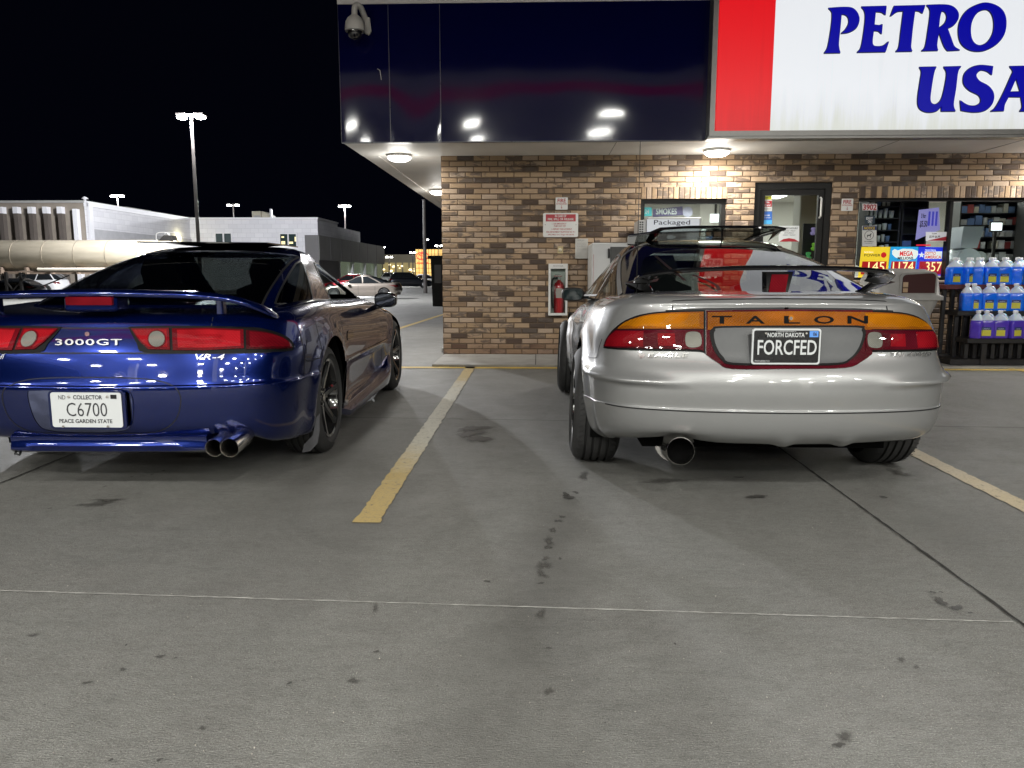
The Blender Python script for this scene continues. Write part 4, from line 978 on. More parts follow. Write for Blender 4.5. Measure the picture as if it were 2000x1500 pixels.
mb = MB(); xa = PY(1248, 430, 9.05).x; mb.box((xa, 9.04, PY(1248, 476, 9.05).z), (x0 - .002, 9.5, PY(1248, 430, 9.05).z), .004)
mb.build('vent_box', M_frz, t); mb = MB()
for k in range(9):
    for j in range(2): mb.box((xa + .006 + j * .026, 9.036, PY(1248, 433 + k * 4.6 + 2.6, 9.05).z), (xa + .024 + j * .026, 9.041, PY(1248, 433 + k * 4.6, 9.05).z))
mb.build('vent_slot', M_inkk, t)
a0, b0, a1, b1 = pxb(1262, 428, 1366, 500, 8.996); MB().box((a0, 8.994, b0), (a1, 9.0, b1)).build('sign_panel', mat('ice_sign', (.70, .73, .78), .35, emit=(.7, .76, .85), es=.30), t)
M_icek = mat('ice_ink', (.03, .035, .06), .4)
lett(t, [('Packaged', 1277, 429.5, 1348, 441.5)], 8.992, M_icek, bold=.005); lett(t, [('ICE', 1282, 452, 1342, 472)], 8.992, M_icek, bold=.04, lean=0) if False else lett(t, [('ICE', 1282, 453, 1342, 473)], 8.992, M_icek, bold=.08)
x0, z0, x1, z1 = pxb(1300, 505, 1362, 690, 8.99); MB().box((x0, 8.985, z0), (x1, 9.0, z1), .006).build('door', M_frz, t)
a0, b0, a1, b1 = pxb(1385, 505, 1420, 560, 9.3); 
t = board('price_sign', 'white price card reading 7.99 behind the silver coupe rear glass', 'sign', (1376, 505, 1412, 540), 9.4, M_signw)
lett(t, [('$7.99', 1379, 508, 1408, 520)], 9.3985, M_inkk, bold=.03)
MB().box((t.location.x - .015, 9.405, .03), (t.location.x + .015, 9.43, t.location.z + .02)).build('post', M_black, t)
# waste bin
bx = X_at(1757, 8.98); t = thing('waste_bin', 'grey plastic forecourt waste bin with hooded lid and dark opening', 'bin', (bx, 9.0, .03))
M_bin = dirty('bin_grey', (.30, .295, .285), .55, .10, 9)
def rring(cx, cy, hw, hd, z, r, n=6):
    pts = []
    for sx, sy, a0 in ((1, 1, 0), (-1, 1, 90), (-1, -1, 180), (1, -1, 270)):
        for k in range(n + 1): a = radians(a0 + 90 * k / n); pts.append((cx + sx * (hw - r) + r * cos(a), cy + sy * (hd - r) + r * sin(a), z))
    return pts
zl = PY(1757, 581, 8.7).z; zt2 = PY(1757, 524, 8.75).z; H = zt2 - zl
rs = [rring(bx, 9.0, .20, .20, .03, .06), rring(bx, 9.0, .24, .24, zl * .45, .08), rring(bx, 9.0, .30, .28, zl - .18, .10), rring(bx, 9.0, .345, .31, zl - .05, .10), rring(bx, 9.0, .355, .32, zl - .03, .10)]
loft(rs, 'body', M_bin, t, angle=60, world=True)
rs = [rring(bx, 9.0, .385, .34, zl - .03, .08), rring(bx, 9.0, .385, .34, zl + .015, .08), rring(bx, 9.0, .36, .32, zl + .03, .10), rring(bx, 9.0, .345, .31, zl + H * .62, .12), rring(bx, 9.0, .315, .28, zl + H * .86, .14), rring(bx, 9.0, .24, .22, zl + H * .97, .15), rring(bx, 9.0, .05, .05, zl + H, .04)]
loft(rs, 'lid', M_bin, t, angle=60, world=True)
def arch_pts(x0, x1, z0, z1, y, n=10):
    out = [(x1, y, z0)]
    for k in range(n + 1):
        a = pi * .5 * k / n; out.append((x1 - .05 + .05 * cos(a), y, z1 - .045 + .045 * sin(a)))
    for k in range(n + 1):
        a = pi * .5 + pi * .5 * k / n; out.append((x0 + .05 + .05 * cos(a), y, z1 - .06 + .045 * sin(a)))
    out.append((x0, y, z0)); return out
yo = 8.678
a = PY(1757, 573, yo); b = PY(1830, 533, yo)
MB().prism(arch_pts(a.x - .01, b.x + .012, a.z - .01, b.z + .012, yo), (0, .04, 0)).build('hood_frame', dirty('bin_rim', (.24, .235, .225), .5, .1, 9), t)
MB().prism(arch_pts(PY(1761, 572, yo).x, b.x - .008, a.z + .004, b.z - .004, yo - .004), (0, .04, 0)).build('opening', mat('bin_opening', (.045, .014, .014), .25), t)
a0, b0, a1, b1 = pxb(1763, 551, 1774, 571, yo - .006); MB().box((a0, yo - .008, b0), (a1, yo, b1)).build('far_opening', M_brick, t)
mb = MB()
for px in (1767, 1794): p = PY(px, 585, 8.68); mb.lathe([(0, -.002), (.008, 0)], tuple(p), 'y', 8)
mb.build('rivet', M_black, t)
# ---------------------------------------------------------------- jug stand
M_rack = dirty('rack_black', (.016, .015, .016), .45, .3, 12); M_rackred = dirty('rack_red', (.10, .02, .025), .5, .2, 10)
stand = thing('display_stand', 'black stepped slatted display stand loaded with washer fluid jugs', 'stand', (X_at(1960, 9.0), 9.0, .03))
tiers = [  # front y, x of left end, top z
    (9.20, X_at(1848, 9.2), PY(1900, 556, 9.12).z, .50), (9.02, X_at(1876, 9.02), PY(1900, 608, 8.92).z, .40), (8.84, X_at(1900, 8.84), PY(1930, 662, 8.75).z, .36)]
XE = X_at(2240, 9)
mb = MB(); mr = MB()
for i, (yf, xl_, zt_, dp) in enumerate(tiers):
    m_ = mr if i == 0 else mb
    m_.box((xl_ - .02, yf - .05, zt_ - .055), (XE, yf + dp - .05, zt_), .004)
    # legs and slats under each step
    n = int((XE - xl_) / .10)
    for k in range(n + 1):
        x = xl_ + .02 + k * .10; mb.box((x - .022, yf + .03, .09), (x + .022, yf + .07, zt_ - .056), .003)
mb.box((X_at(1845, 8.95), 9.15, .03), (XE, 9.65, .12), .006); mb.box((X_at(1868, 8.8), 8.78, .03), (XE, 9.14, .10), .006)
for px in (1935, 2040): x = X_at(px, 8.77); mb.box((x - .03, 8.76, .03), (x + .03, 8.80, tiers[2][2] - .056), .003)
mb.build('frame', M_rack, stand); mr.build('top_shelf', M_rackred, stand)
def jug_mat(name, col, em):
    m = mat(name, col, .18, coat=.5, trans=.0); nt = NT(m); z = nt.sep(nt.tc.outputs['Object'])[2]; n = nt.noise(nt.tc.outputs['Object'], 9, 3)
    c = nt.ramp(nt.math('ADD', z, nt.math('MULTIPLY', n, .01)), [(.205, col), (.215, (.62, .68, .78))]); nt.set(nt.b.inputs['Base Color'], c)
    nt.b.inputs['Subsurface Weight'].default_value = .5; nt.b.inputs['Subsurface Radius'].default_value = (.02, .05, .09); nt.b.inputs['Subsurface Scale'].default_value = 1.0
    return m
M_jb = jug_mat('fluid_blue', (.008, .17, 1.0), 0); M_jp = jug_mat('fluid_purple', (.10, .05, .50), 0); M_cap = mat('jug_cap', (.75, .76, .80), .4)
M_lab = mat('jug_label', (.55, .52, .05), .5); M_labb = mat('jug_label_top', (.01, .03, .16), .5)
def make_jug(name_lab, m, loc, rz):
    t = thing('fluid_jug', name_lab, 'jug', loc, None, rz); hw, hd = .083, .060
    def rr(sx, sy, z, r): return rring(0, 0, hw * sx, hd * sy, z, r, 4)
    rs = [rr(.93, .9, 0, .02), rr(1, 1, .012, .025), rr(1, 1, .175, .025), rr(.96, .95, .20, .03), rr(.74, .76, .235, .035), rr(.42, .52, .262, .025), rr(.27, .36, .275, .02), rr(.25, .33, .292, .018)]
    loft(rs, 'bottle', m, t, angle=60)
    MB().lathe([(.024, .288), (.026, .290), (.026, .312), (.022, .316), (0, .316)], seg=18).build('cap', M_cap, t, smooth=True, local=True, angle=40)
    MB().tube(catmull([(.02, 0, .275), (.052, 0, .268), (.070, 0, .235), (.073, 0, .19), (.066, 0, .165)], 5), .011, 8).build('handle', m, t, smooth=True, local=True)
    lb = MB().box((-.052, -hd - .0015, .028), (.040, -hd + .002, .095)).build('label', M_lab, t, local=True)
    MB().box((-.052, -hd - .0017, .096), (.040, -hd + .002, .128)).build('label_top', M_labb, lb, local=True)
    mb = MB(); put_text(mb, 'washer', (-.035, -hd - .0022, .103), (.058, 0, 0), (0, 0, .014)); mb.build('lettering', M_cap, lb, local=True); return t
random.seed(5)
first = {}
rows = [('top', 0, M_jb, 1850, 1874, [(1852, 0), (1879, 1), (1897, 0), (1922, 0), (1948, 0), (1973, 0), (1999, 0), (2025, 0)]), ('middle', 1, M_jb, 0, 0, [(1881, 1), (1895, 0), (1922, 0), (1949, 0), (1976, 0), (2003, 0)]), ('bottom', 2, M_jp, 0, 0, [(1905, 1), (1923, 0), (1951, 0), (1979, 0), (2006, 0)])]
ordn = ['first', 'second', 'third', 'fourth', 'fifth', 'sixth', 'seventh', 'eighth', 'ninth']
for rn, ti, m, _a, _b, lst in rows:
    yf, xl_, zt_, dp = tiers[ti]; colr = 'blue' if m is M_jb else 'purple'
    for row in (0, 1):
        for k, (px, turn) in enumerate(lst):
            x = PY(px + 12, 540, yf + .02 + row * .145).x + (random.uniform(-.006, .006) + (.035 if row else 0)); y = yf + .03 + row * .15 + random.uniform(-.008, .008); rz = random.uniform(-.25, .25) + (.7 if turn else 0) + (.9 if random.random() < .2 else 0)
            lab = '%s washer fluid jug, %s from the left in the %s row of the %s tier' % (colr, ordn[k], 'front' if row == 0 else 'back', rn)
            if m not in first: first[m] = make_jug(lab, m, (x, y, zt_ + .001), rz); first[m]['group'] = 'washer fluid jugs on the stand'
            else: dup(first[m], (x, y, zt_ + .001), lab, 'washer fluid jugs on the stand', rz)
# ---------------------------------------------------------------- behind the glass
GI = GYW + .012
def poster(name, label, cat, pts, Y, m, es=0):
    P = [PY(a, b, Y) for a, b in pts]; lo = P[0]
    t = thing(name, label, cat, ((P[0].x + P[2].x) / 2, Y, min(p.z for p in P))); MB().prism([tuple(p) for p in P], (0, .004, 0)).build('board', m, t); return t
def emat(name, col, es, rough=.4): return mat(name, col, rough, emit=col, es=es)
def q4(x0, y0, x1, y1): return [(x0, y0), (x1, y0), (x1, y1), (x0, y1)]
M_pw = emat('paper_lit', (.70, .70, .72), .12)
t = poster('house_number', 'red street number 3902 on the window corner', 'number', q4(1684.5, 398, 1713, 411), GYW - .004, emat('number_back', (.62, .55, .54), .15)); lett(t, [('3902', 1685.5, 399, 1712.5, 410.5)], GYW - .0055, M_inkr, bold=.03)
t = poster('door_notice', 'dark square sticker under the street number on the wide window', 'sticker', q4(1689, 421, 1709, 437), GYW - .004, mat('notice_dark', (.01, .03, .05), .5)); lett(t, [('EXIT', 1692, 424, 1705, 429), ('ONLY', 1695, 430, 1704, 435)], GYW - .0055, M_pw, bold=.02)
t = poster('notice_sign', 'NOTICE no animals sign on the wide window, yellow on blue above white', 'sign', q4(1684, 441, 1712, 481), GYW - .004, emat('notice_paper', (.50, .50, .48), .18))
x0, z0, x1, z1 = pxb(1684.5, 441.5, 1712, 449.5, GYW); MB().box((x0, GYW - .0052, z0), (x1, GYW - .004, z1)).build('band', mat('notice_blue', (.01, .03, .14), .5), t)
lett(t, [('NOTICE', 1687.5, 442.8, 1709, 448.3)], GYW - .006, mat('notice_yellow', (.7, .5, .03), .5), bold=.03); lett(t, [('NO ANIMALS', 1688, 470.5, 1706, 472.8), ('service animals only', 1689, 474.5, 1704, 476.2)], GYW - .0055, M_inkk, bold=.02)
c = PY(1697.5, 459.5, GYW - .0055); mb = MB(); n = 28
for k in range(n):
    a, b = 2 * pi * k / n, 2 * pi * (k + 1) / n; R1, R2 = .052, .058; mb.add([(c.x + R1 * cos(a), c.y, c.z + R1 * sin(a)), (c.x + R2 * cos(a), c.y, c.z + R2 * sin(a)), (c.x + R2 * cos(b), c.y, c.z + R2 * sin(b)), (c.x + R1 * cos(b), c.y, c.z + R1 * sin(b))], [(0, 1, 2, 3)])
mb.add([(c.x + u * .001, c.y, c.z + v * .001) for u, v in ((-40, 8), (-30, 2), (-20, 6), (6, 6), (14, 16), (22, 24), (34, 20), (26, 12), (20, -2), (22, -30), (16, -30), (12, -8), (-8, -6), (-20, -28), (-26, -28), (-22, -8), (-24, -2))], [tuple(range(17))]); mb.build('dog_symbol', M_inkk, t)
lottery = [('yellow lottery jackpot sign reading POWER and 145 in the window', [(1683, 482), (1739, 482), (1732, 548), (1675, 548)], (.95, .62, .03), '145'),
           ('light blue lottery jackpot sign reading MEGA MILLIONS in the window', [(1740, 482), (1794, 482), (1787, 548), (1733, 548)], (.02, .35, .75), '1174'),
           ('deep blue lottery jackpot sign reading LOTTO AMERICA and 357 in the window', [(1795, 482), (1848, 483), (1839, 538), (1787, 540)], (.02, .04, .75), '357')]
for k, (lb, pts, col, num) in enumerate(lottery):
    Yl = GI + .06; t = poster('lottery_sign', lb, 'lottery sign', pts, Yl, emat('lottery_%s' % ('yellow', 'aqua', 'deep')[k], col, 1.0)); t['group'] = 'lit lottery signs in the window'
    ox = (1683, 1740, 1795)[k]; x0, z0, x1, z1 = pxb(ox + 0, 510.5, ox + 48, 531, Yl)
    P = [PY(a, b, Yl - .003) for a, b in ((ox + 1.5, 510.5), (ox + 49, 510.5), (ox + 46, 536), (ox - 2, 536))]; MB().prism([tuple(p) for p in P], (0, .002, 0)).build('number_panel', emat('led_back', (.55, .008, .012), .7), t)
    n0 = ox + 12 if len(num) == 3 else ox + 3; lett(t, [(num, n0, 511.5, ox + 45, 530)], Yl - .0045, emat('led_digit', (1.0, .75, .35), 1.6), 'digits', bold=.0)
    Mw = emat('lottery_white', (.95, .95, .95), .9); Mr_ = emat('lottery_red', (.7, .01, .02), .8); Mk_ = mat('lottery_ink', (.02, .02, .05), .5)
    Y2 = Yl - .003
    if k == 0: lett(t, [('POWER', 1688, 496, 1720, 501)], Y2, Mk_, bold=.01); p = PY(1726, 498, Y2); MB().lathe([(0, 0), (.035, .001)], tuple(p), 'y', 20).build('red_ball', Mr_, t); x0, z0, x1, z1 = pxb(1688, 490, 1704, 494, Y2); lett(t, [('North Dakota', 1688, 490.5, 1706, 494)], Y2, Mw)
    if k == 1:
        p = PY(1753, 496, Y2); mb = MB(); mb.add([(p.x + u * .001, p.y, p.z + v * .001) for u, v in ((-70, 40), (-40, 62), (0, 45), (60, 66), (180, 62), (250, 40), (262, -10), (230, -60), (120, -84), (40, -70), (-30, -40), (-66, -5))], [tuple(range(12))]); mb.build('cloud_panel', Mw, t)
        lett(t, [('MEGA', 1757, 490.5, 1784, 500)], Y2 - .002, Mr_, bold=.03); lett(t, [('MILLIONS', 1753, 501.5, 1784, 507)], Y2 - .002, Mk_, bold=.03)
    if k == 2:
        lett(t, [('North Dakota', 1807, 486.5, 1828, 490)], Y2, Mw, bold=.02); x0, z0, x1, z1 = pxb(1805, 491, 1840, 505.5, Y2); MB().box((x0, Y2 - .001, z0), (x1, Y2, z1)).build('white_panel', Mw, t)
        lett(t, [('LOTTO', 1806, 492, 1828, 498), ('AMERICA', 1806, 499, 1838.5, 505)], Y2 - .002, Mr_, bold=.02)
        p = PY(1800, 498, Y2 - .002); mb = MB(); mb.add([(p.x + (.042 if j % 2 == 0 else .018) * sin(j * pi / 5), p.y, p.z + (.042 if j % 2 == 0 else .018) * cos(j * pi / 5)) for j in range(10)], [tuple(range(10))]); mb.build('star', Mw, t)
MB().box((PY(1790, 479, GI + .1).x, GI + .1, PY(1790, 480, GI + .1).z), (PY(1818, 479, GI + .1).x, GI + .11, PY(1818, 477.5, GI + .1).z)).build('neon_tube', emat('neon_red', (.9, .02, .05), 1.0), None)
tag(bpy.data.objects['neon_tube'], 'short red neon strip glowing above the blue lottery sign', 'neon')
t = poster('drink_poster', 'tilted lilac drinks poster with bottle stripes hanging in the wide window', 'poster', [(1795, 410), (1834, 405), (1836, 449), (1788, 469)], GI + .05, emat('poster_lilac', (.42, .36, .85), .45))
mb = MB()
for a, b in ((1812, 1818), (1819, 1825), (1826, 1832)): x0, z0, x1, z1 = pxb(a, 413, b, 441, GI + .046); mb.box((x0, GI + .046, z0), (x1, GI + .049, z1), 0)
mb.build('printed_bottle', emat('poster_blue', (.08, .07, .60), .6), t); lett(t, [('3 for', 1799, 417, 1809, 426), ('$5.50', 1796, 431, 1812, 445)], GI + .046, mat('ink_indigo', (.03, .02, .12), .5), bold=.03)
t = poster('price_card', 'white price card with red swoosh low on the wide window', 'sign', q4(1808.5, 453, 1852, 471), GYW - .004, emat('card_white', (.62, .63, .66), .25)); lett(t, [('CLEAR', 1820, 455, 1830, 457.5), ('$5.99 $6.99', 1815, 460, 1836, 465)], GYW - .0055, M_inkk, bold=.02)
P = [PY(a, b, GYW - .0055) for a, b in ((1811, 470), (1852, 461), (1852, 470.5))]; MB().add([tuple(p) for p in P], [(0, 1, 2)]).build('swoosh', M_inkr, t)
# shelves inside, with goods
random.seed(21)
M_shelf = mat('shelf_dark', (.03, .03, .03), .5); M_goods = [mat('goods_%s' % n_, c_, .4) for n_, c_ in (('white', (.8, .82, .85)), ('red', (.45, .08, .08)), ('cream', (.7, .68, .6)), ('grey', (.5, .52, .55)), ('blue', (.15, .25, .5)), ('silver', (.62, .65, .68)))]
def shelf(label, x0, x1, z0, z1, y, n, cols, kind='box', dens_=1.0, lit=0, depth=.3, pitch=.1):
    t = thing('shop_shelf', label, 'shelf', ((x0 + x1) / 2, y, z0)); mb = MB(); mb.box((x0 - .02, y, z0), (x0, y + depth, z1)); mb.box((x1, y, z0), (x1 + .02, y + depth, z1)); mb.box((x0, y + depth - .01, z0), (x1, y + depth, z1))
    hs_ = (z1 - z0) / n
    for k in range(n + 1): mb.box((x0, y, z0 + k * hs_ - .012), (x1, y + depth - .01, z0 + k * hs_))
    mb.build('rack', M_shelf, t); g = {}
    for k in range(n):
        x = x0 + .02
        while x < x1 - pitch:
            w = pitch * random.uniform(.7, 1.2); h = hs_ * random.uniform(.45, .85)
            if random.random() < dens_:
                m_ = random.choice(cols); q = g.setdefault(m_, MB())
                if kind == 'cup': q.lathe([(0, z0 + k * hs_ + .001), (w * .30, z0 + k * hs_ + .001), (w * .42, z0 + k * hs_ + h), (w * .36, z0 + k * hs_ + h), (w * .25, z0 + k * hs_ + h * .3)], (x + w / 2, y + .10, 0), seg=14)
                else: q.box((x, y + .03, z0 + k * hs_ + .001), (x + w * .88, y + .2, z0 + k * hs_ + h))
            x += w
    for m_, q in g.items(): o = q.build('goods', m_, t); o['kind'] = 'stuff'
    return t
zW = W2[2]
xA, xB, xC_, xD = X_at(1682, 10.5), X_at(1738, 10.5), X_at(1790, 10.5), X_at(1852, 10.5)
shelf('rack of pale mugs and eyewear behind the street number in the window', xA, xB, 1.18, 2.1, 10.35, 6, [M_goods[0], M_goods[5], M_goods[4], M_goods[0]], 'cup', 1.0, pitch=.075)
shelf('dark near-empty rack in the middle of the wide window left pane', xB + .06, xC_, 1.25, 2.1, 10.35, 5, [M_goods[0], M_goods[4]], 'box', .25, pitch=.12)
shelf('goods shelf along the shop floor behind the right window pane', X_at(1868, 13), X_at(1990, 13), .9, 2.25, 13.0, 7, M_goods, 'box', .95, pitch=.11)
shelf('second goods shelf deep behind the right window pane', X_at(2000, 12.5), X_at(2200, 12.5), .9, 2.2, 12.5, 6, M_goods, 'box', .9, pitch=.13)
shelf('low snack shelf seen through the shop door', X_at(1480, 12.5), X_at(1640, 12.5), .1, 1.3, 12.5, 5, M_goods, 'box', .95, pitch=.1)
shelf('tall dark cooler shelf seen through the narrow window', X_at(1250, 14.5), X_at(1470, 14.5), .1, 1.95, 14.5, 5, M_goods, 'box', .8, pitch=.12)
t = thing('drink_machine', 'silver drum shaped drinks machine behind the right window pane', 'machine', (X_at(1888, 10.4), 10.5, 1.0))
xm = X_at(1888, 10.4); M_sil = mat('machine_silver', (.42, .46, .50), .35, .3)
MB().lathe([(0, -.2), (.17, -.2), (.18, -.17), (.18, .17), (.17, .2), (0, .2)], (xm - .04, 10.5, 1.22), 'y', 30).build('drum', M_sil, t, smooth=True, angle=40)
mb = MB(); mb.prism([(xm - .14, 10.35, 1.40), (xm + .08, 10.35, 1.40), (xm + .15, 10.35, 1.68), (xm - .12, 10.35, 1.68)], (0, .28, 0)); mb.build('hopper', M_sil, t)
mb = MB(); mb.lathe([(0, -.02), (.09, -.02), (.10, 0), (.10, .1)], (xm + .16, 10.42, 1.26), 'y', 24); mb.build('dial', dirty('dial_grey', (.25, .27, .28), .4, .3, 30), t, smooth=True)
MB().box((xm - .2, 10.32, .9), (xm + .28, 10.7, 1.02), .01).build('base', M_shelf, t)
x0, z0, x1, z1 = pxb(1937, 435, 1958, 450, 11.5); t = thing('glow_panel', 'small white glowing panel added as the light reflection in the right window pane', 'screen', ((x0 + x1) / 2, 11.5, z0)); MB().box((x0, 11.5, z0), (x1, 11.52, z1)).build('display', emat('glow_white', (.95, .97, 1), 2.2), t); MB().box((x0 - .02, 11.521, z0 - .02), (x1 + .02, 11.54, z1 + .02)).build('panel_rim', M_shelf, t)  # glowing panel on a post, added to imitate a light reflected in the pane
MB().box(((x0 + x1) / 2 - .02, 11.525, .03), ((x0 + x1) / 2 + .02, 11.55, z0)).build('post', M_shelf, t)
# door stickers and posters
t = poster('door_sticker', 'yellow and red We Card sticker strip at the top of the shop door', 'sticker', q4(1490, 382, 1508, 412), GYW - .004, emat('sticker_pale', (.6, .6, .58), .15))
for (c_, a, b) in (((.62, .62, .03), 383, 390), ((.42, .02, .03), 392, 404)): x0, z0, x1, z1 = pxb(1491, a, 1507.5, b, GYW); MB().box((x0, GYW - .0055, z0), (x1, GYW - .004, z1)).build('print', mat('print_%d' % a, c_, .5), t)
lett(t, [('Under 21', 1493, 384, 1505, 386.5), ('No Tobacco', 1493, 387.3, 1505, 389.4), ('Must Show ID', 1493, 406.5, 1505, 409)], GYW - .007, M_inkk, bold=.02); lett(t, [('We', 1495, 393, 1503, 397), ('Card', 1493, 398.3, 1505, 402.7)], GYW - .007, M_pw, bold=.02)
t = poster('door_sticker', 'blue hours and cards sticker strip below the We Card sticker', 'sticker', q4(1489, 413, 1508, 438), GYW - .004, emat('sticker_blue2', (.03, .12, .42), .3))
x0, z0, x1, z1 = pxb(1489.5, 430, 1507.5, 438, GYW); MB().box((x0, GYW - .0055, z0), (x1, GYW - .004, z1)).build('print', emat('sticker_aqua', (.06, .35, .65), .4), t); lett(t, [('24 HR', 1493, 419, 1504, 422), ('Do not block', 1491, 424, 1505, 426)], GYW - .0055, M_pw, bold=.02)
t = poster('hours_card', 'white store hours card with red base on the shop door', 'sign', q4(1521, 441, 1561, 472), GYW - .004, emat('card_white2', (.60, .62, .62), .2)); lett(t, [('STORE HOURS', 1526, 444, 1558, 447.5), ('MONDAY - FRIDAY', 1529, 450, 1554, 452), ('SATURDAY', 1532, 454, 1551, 456), ('SUNDAY - HOLIDAY', 1529, 458, 1554, 460)], GYW - .0055, M_inkk, bold=.01)
P = [PY(a, b, GYW - .0055) for a, b in ((1522, 472), (1530, 467), (1541, 465), (1552, 467), (1560.5, 472))]; MB().add([tuple(p) for p in P], [tuple(range(5))]).build('swoosh', M_inkr, t)
t = thing('shop_pillar', 'pale square pillar standing inside the shop door', 'pillar', (X_at(1580, 11), 11.0, .03)); x0 = X_at(1556, 11); x1 = X_at(1597, 11); MB().box((x0, 11, .03), (x1, 11.3, 2.59), .01).build('shaft', M_int, t)
t = thing('toy_rack', 'hanging rack of bright plastic toys just inside the shop door', 'toy rack', (X_at(1583, 10.3), 10.3, .9)); xx = X_at(1583, 10.3)
MB().box((xx - .12, 10.32, .9), (xx + .12, 10.335, 1.72)).build('backboard', M_shelf, t)
for k, (dx, z_, c_) in enumerate(((-.0, 1.62, (.45, .35, .75)), (.02, 1.42, (.30, .70, .08)), (-.05, 1.3, (.10, .45, .15)), (.05, 1.22, (.6, .6, .62)), (-.03, 1.12, (.55, .1, .12)), (.06, 1.05, (.1, .2, .6)))):
    mb = MB(); mb.lathe([(0, -.055), (.03, -.05), (.045, -.02), (.02, .0), (.035, .02), (.03, .045), (0, .05)], (xx + dx, 10.28, z_), seg=14); mb.build('toy', mat('toy_%d' % k, c_, .25, emit=c_, es=.15), t, smooth=True)
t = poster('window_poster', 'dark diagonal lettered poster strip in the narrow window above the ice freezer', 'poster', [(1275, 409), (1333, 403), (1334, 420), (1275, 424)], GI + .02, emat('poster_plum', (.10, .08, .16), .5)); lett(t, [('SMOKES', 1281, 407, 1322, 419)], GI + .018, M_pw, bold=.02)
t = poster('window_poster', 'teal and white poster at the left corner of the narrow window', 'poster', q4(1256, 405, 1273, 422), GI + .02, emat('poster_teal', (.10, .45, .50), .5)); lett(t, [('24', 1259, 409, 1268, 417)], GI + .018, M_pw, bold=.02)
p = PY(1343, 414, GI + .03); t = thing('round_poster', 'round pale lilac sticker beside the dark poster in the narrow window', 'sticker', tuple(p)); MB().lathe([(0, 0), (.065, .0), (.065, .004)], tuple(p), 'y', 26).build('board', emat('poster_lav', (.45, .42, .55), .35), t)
x0, z0, x1, z1 = pxb(1387, 418, 1408, 434, 12.0); t = thing('glow_panel', 'small lit screen hanging behind the narrow window', 'screen', ((x0 + x1) / 2, 12, z0)); MB().box((x0, 12, z0), (x1, 12.02, z1)).build('display', emat('glow_white', (.95, .97, 1), 2.2), t); MB().box(((x0 + x1) / 2 - .015, 12.0, z1), ((x0 + x1) / 2 + .015, 12.02, 2.6)).build('hanger', M_shelf, t)
# ================================================================ blue coupe
M_blue = paint('paint_blue', (0.0006, 0.0075, 0.078), 0.5, 0.24, 0.8)
M_gap = mat('panel_gap', (0.004, 0.004, 0.005), 0.6)
M_glassdark = glass_mat('car_glass_dark', (0.10, 0.11, 0.11), 1.0)
M_glassq = glass_mat('car_glass_quarter', (0.06, 0.065, 0.07), .35)
M_glassmid = glass_mat('car_glass_grey', (0.34, 0.38, 0.36), 1.0, ior=1.55)
M_glassclear = glass_mat('car_glass_side', (0.62, 0.68, 0.64), 1.0)
M_chrome = mat('chrome', (0.75, 0.74, 0.72), 0.08, 1.0); M_steel = mat('exhaust_steel', (0.72, 0.70, 0.67), 0.14, 1.0)
M_piano = mat('piano_black', (0.006, 0.006, 0.007), 0.05, coat=1.0, spec=0.6)
M_trim = mat('rubber_trim', (0.012, 0.012, 0.012), 0.45)
M_red = lens_mat('tail_red', (0.24, 0.003, 0.007)); M_reddark = lens_mat('tail_red_dark', (0.11, 0.001, 0.005)); M_redbright = lens_mat('tail_red_bright', (0.30, 0.006, 0.011))
M_lampwhite = lens_mat('reverse_lens', (0.17, 0.17, 0.15), rib=110, rough=.3)
M_blackpl = mat('gasket_black', (0.004, 0.004, 0.004), 0.5, spec=.15)
M_platew = mat('plate_white', (0.55, 0.57, 0.58), 0.35); M_ink = mat('plate_ink', (0.03, 0.03, 0.035), 0.4)
M_seat = mat('seat_black', (0.02, 0.02, 0.022), 0.7)
M_wine0 = lens_mat('tail_wine_dark', (0.045, .0008, .003))
def inset_uv(pl, a, b):
    c0 = sum(p[0] for p in pl) / len(pl); c1 = sum(p[1] for p in pl) / len(pl); lo = min(p[0] for p in pl); hi = max(p[0] for p in pl); c0 = (lo + hi) / 2; l1 = min(p[1] for p in pl); h1 = max(p[1] for p in pl); c1 = (l1 + h1) / 2
    return [(c0 + (u - c0) * a, c1 + (v - c1) * b) for u, v in pl]
FXB = [0, .35, .65, .84, .945, .985, 1.0, .985, .985, .975, .90, .63, .3, 0]
DYB = [('r', 0), ('r', .015), ('r', .06), ('r', .14), ('r', .28), ('r', .46), ('r', .88), ('m', .42), ('m', .62), ('f', 1.05), ('f', .43), ('f', .13), ('f', .03), ('f', 0)]
ZIB = [0, 0, 0, .1, .35, .7, 1, 1.5, 2, 2.3, 2.8, 3, 3, 3]
FXG = [0, .5, .82, .95, 1.0, 1.0, .98, .93, .78, .4, 0]
DYG = [('r', 0), ('r', .02), ('r', .075), ('r', .19), ('m', .22), ('m', .4), ('m', .62), ('f', .35), ('f', .14), ('f', .03), ('f', 0)]
ZIG = [0, 0, .15, .4, .8, 1.1, 1.6, 2.3, 2.8, 3, 3]
def ss(a, b, x): t = np.clip((x - a) / (b - a), 0, 1); return t * t * (3 - 2 * t)
bl_y = 3.45; bl_x = PY(171, 760, bl_y).x; bl_yaw = radians(1.6)
blue = thing('sports_coupe', 'deep blue coupe with rear wing, round reverse lamps and black spoked wheels', 'car', (bl_x, bl_y, 0), rotz=bl_yaw)
BM = mworld(blue)
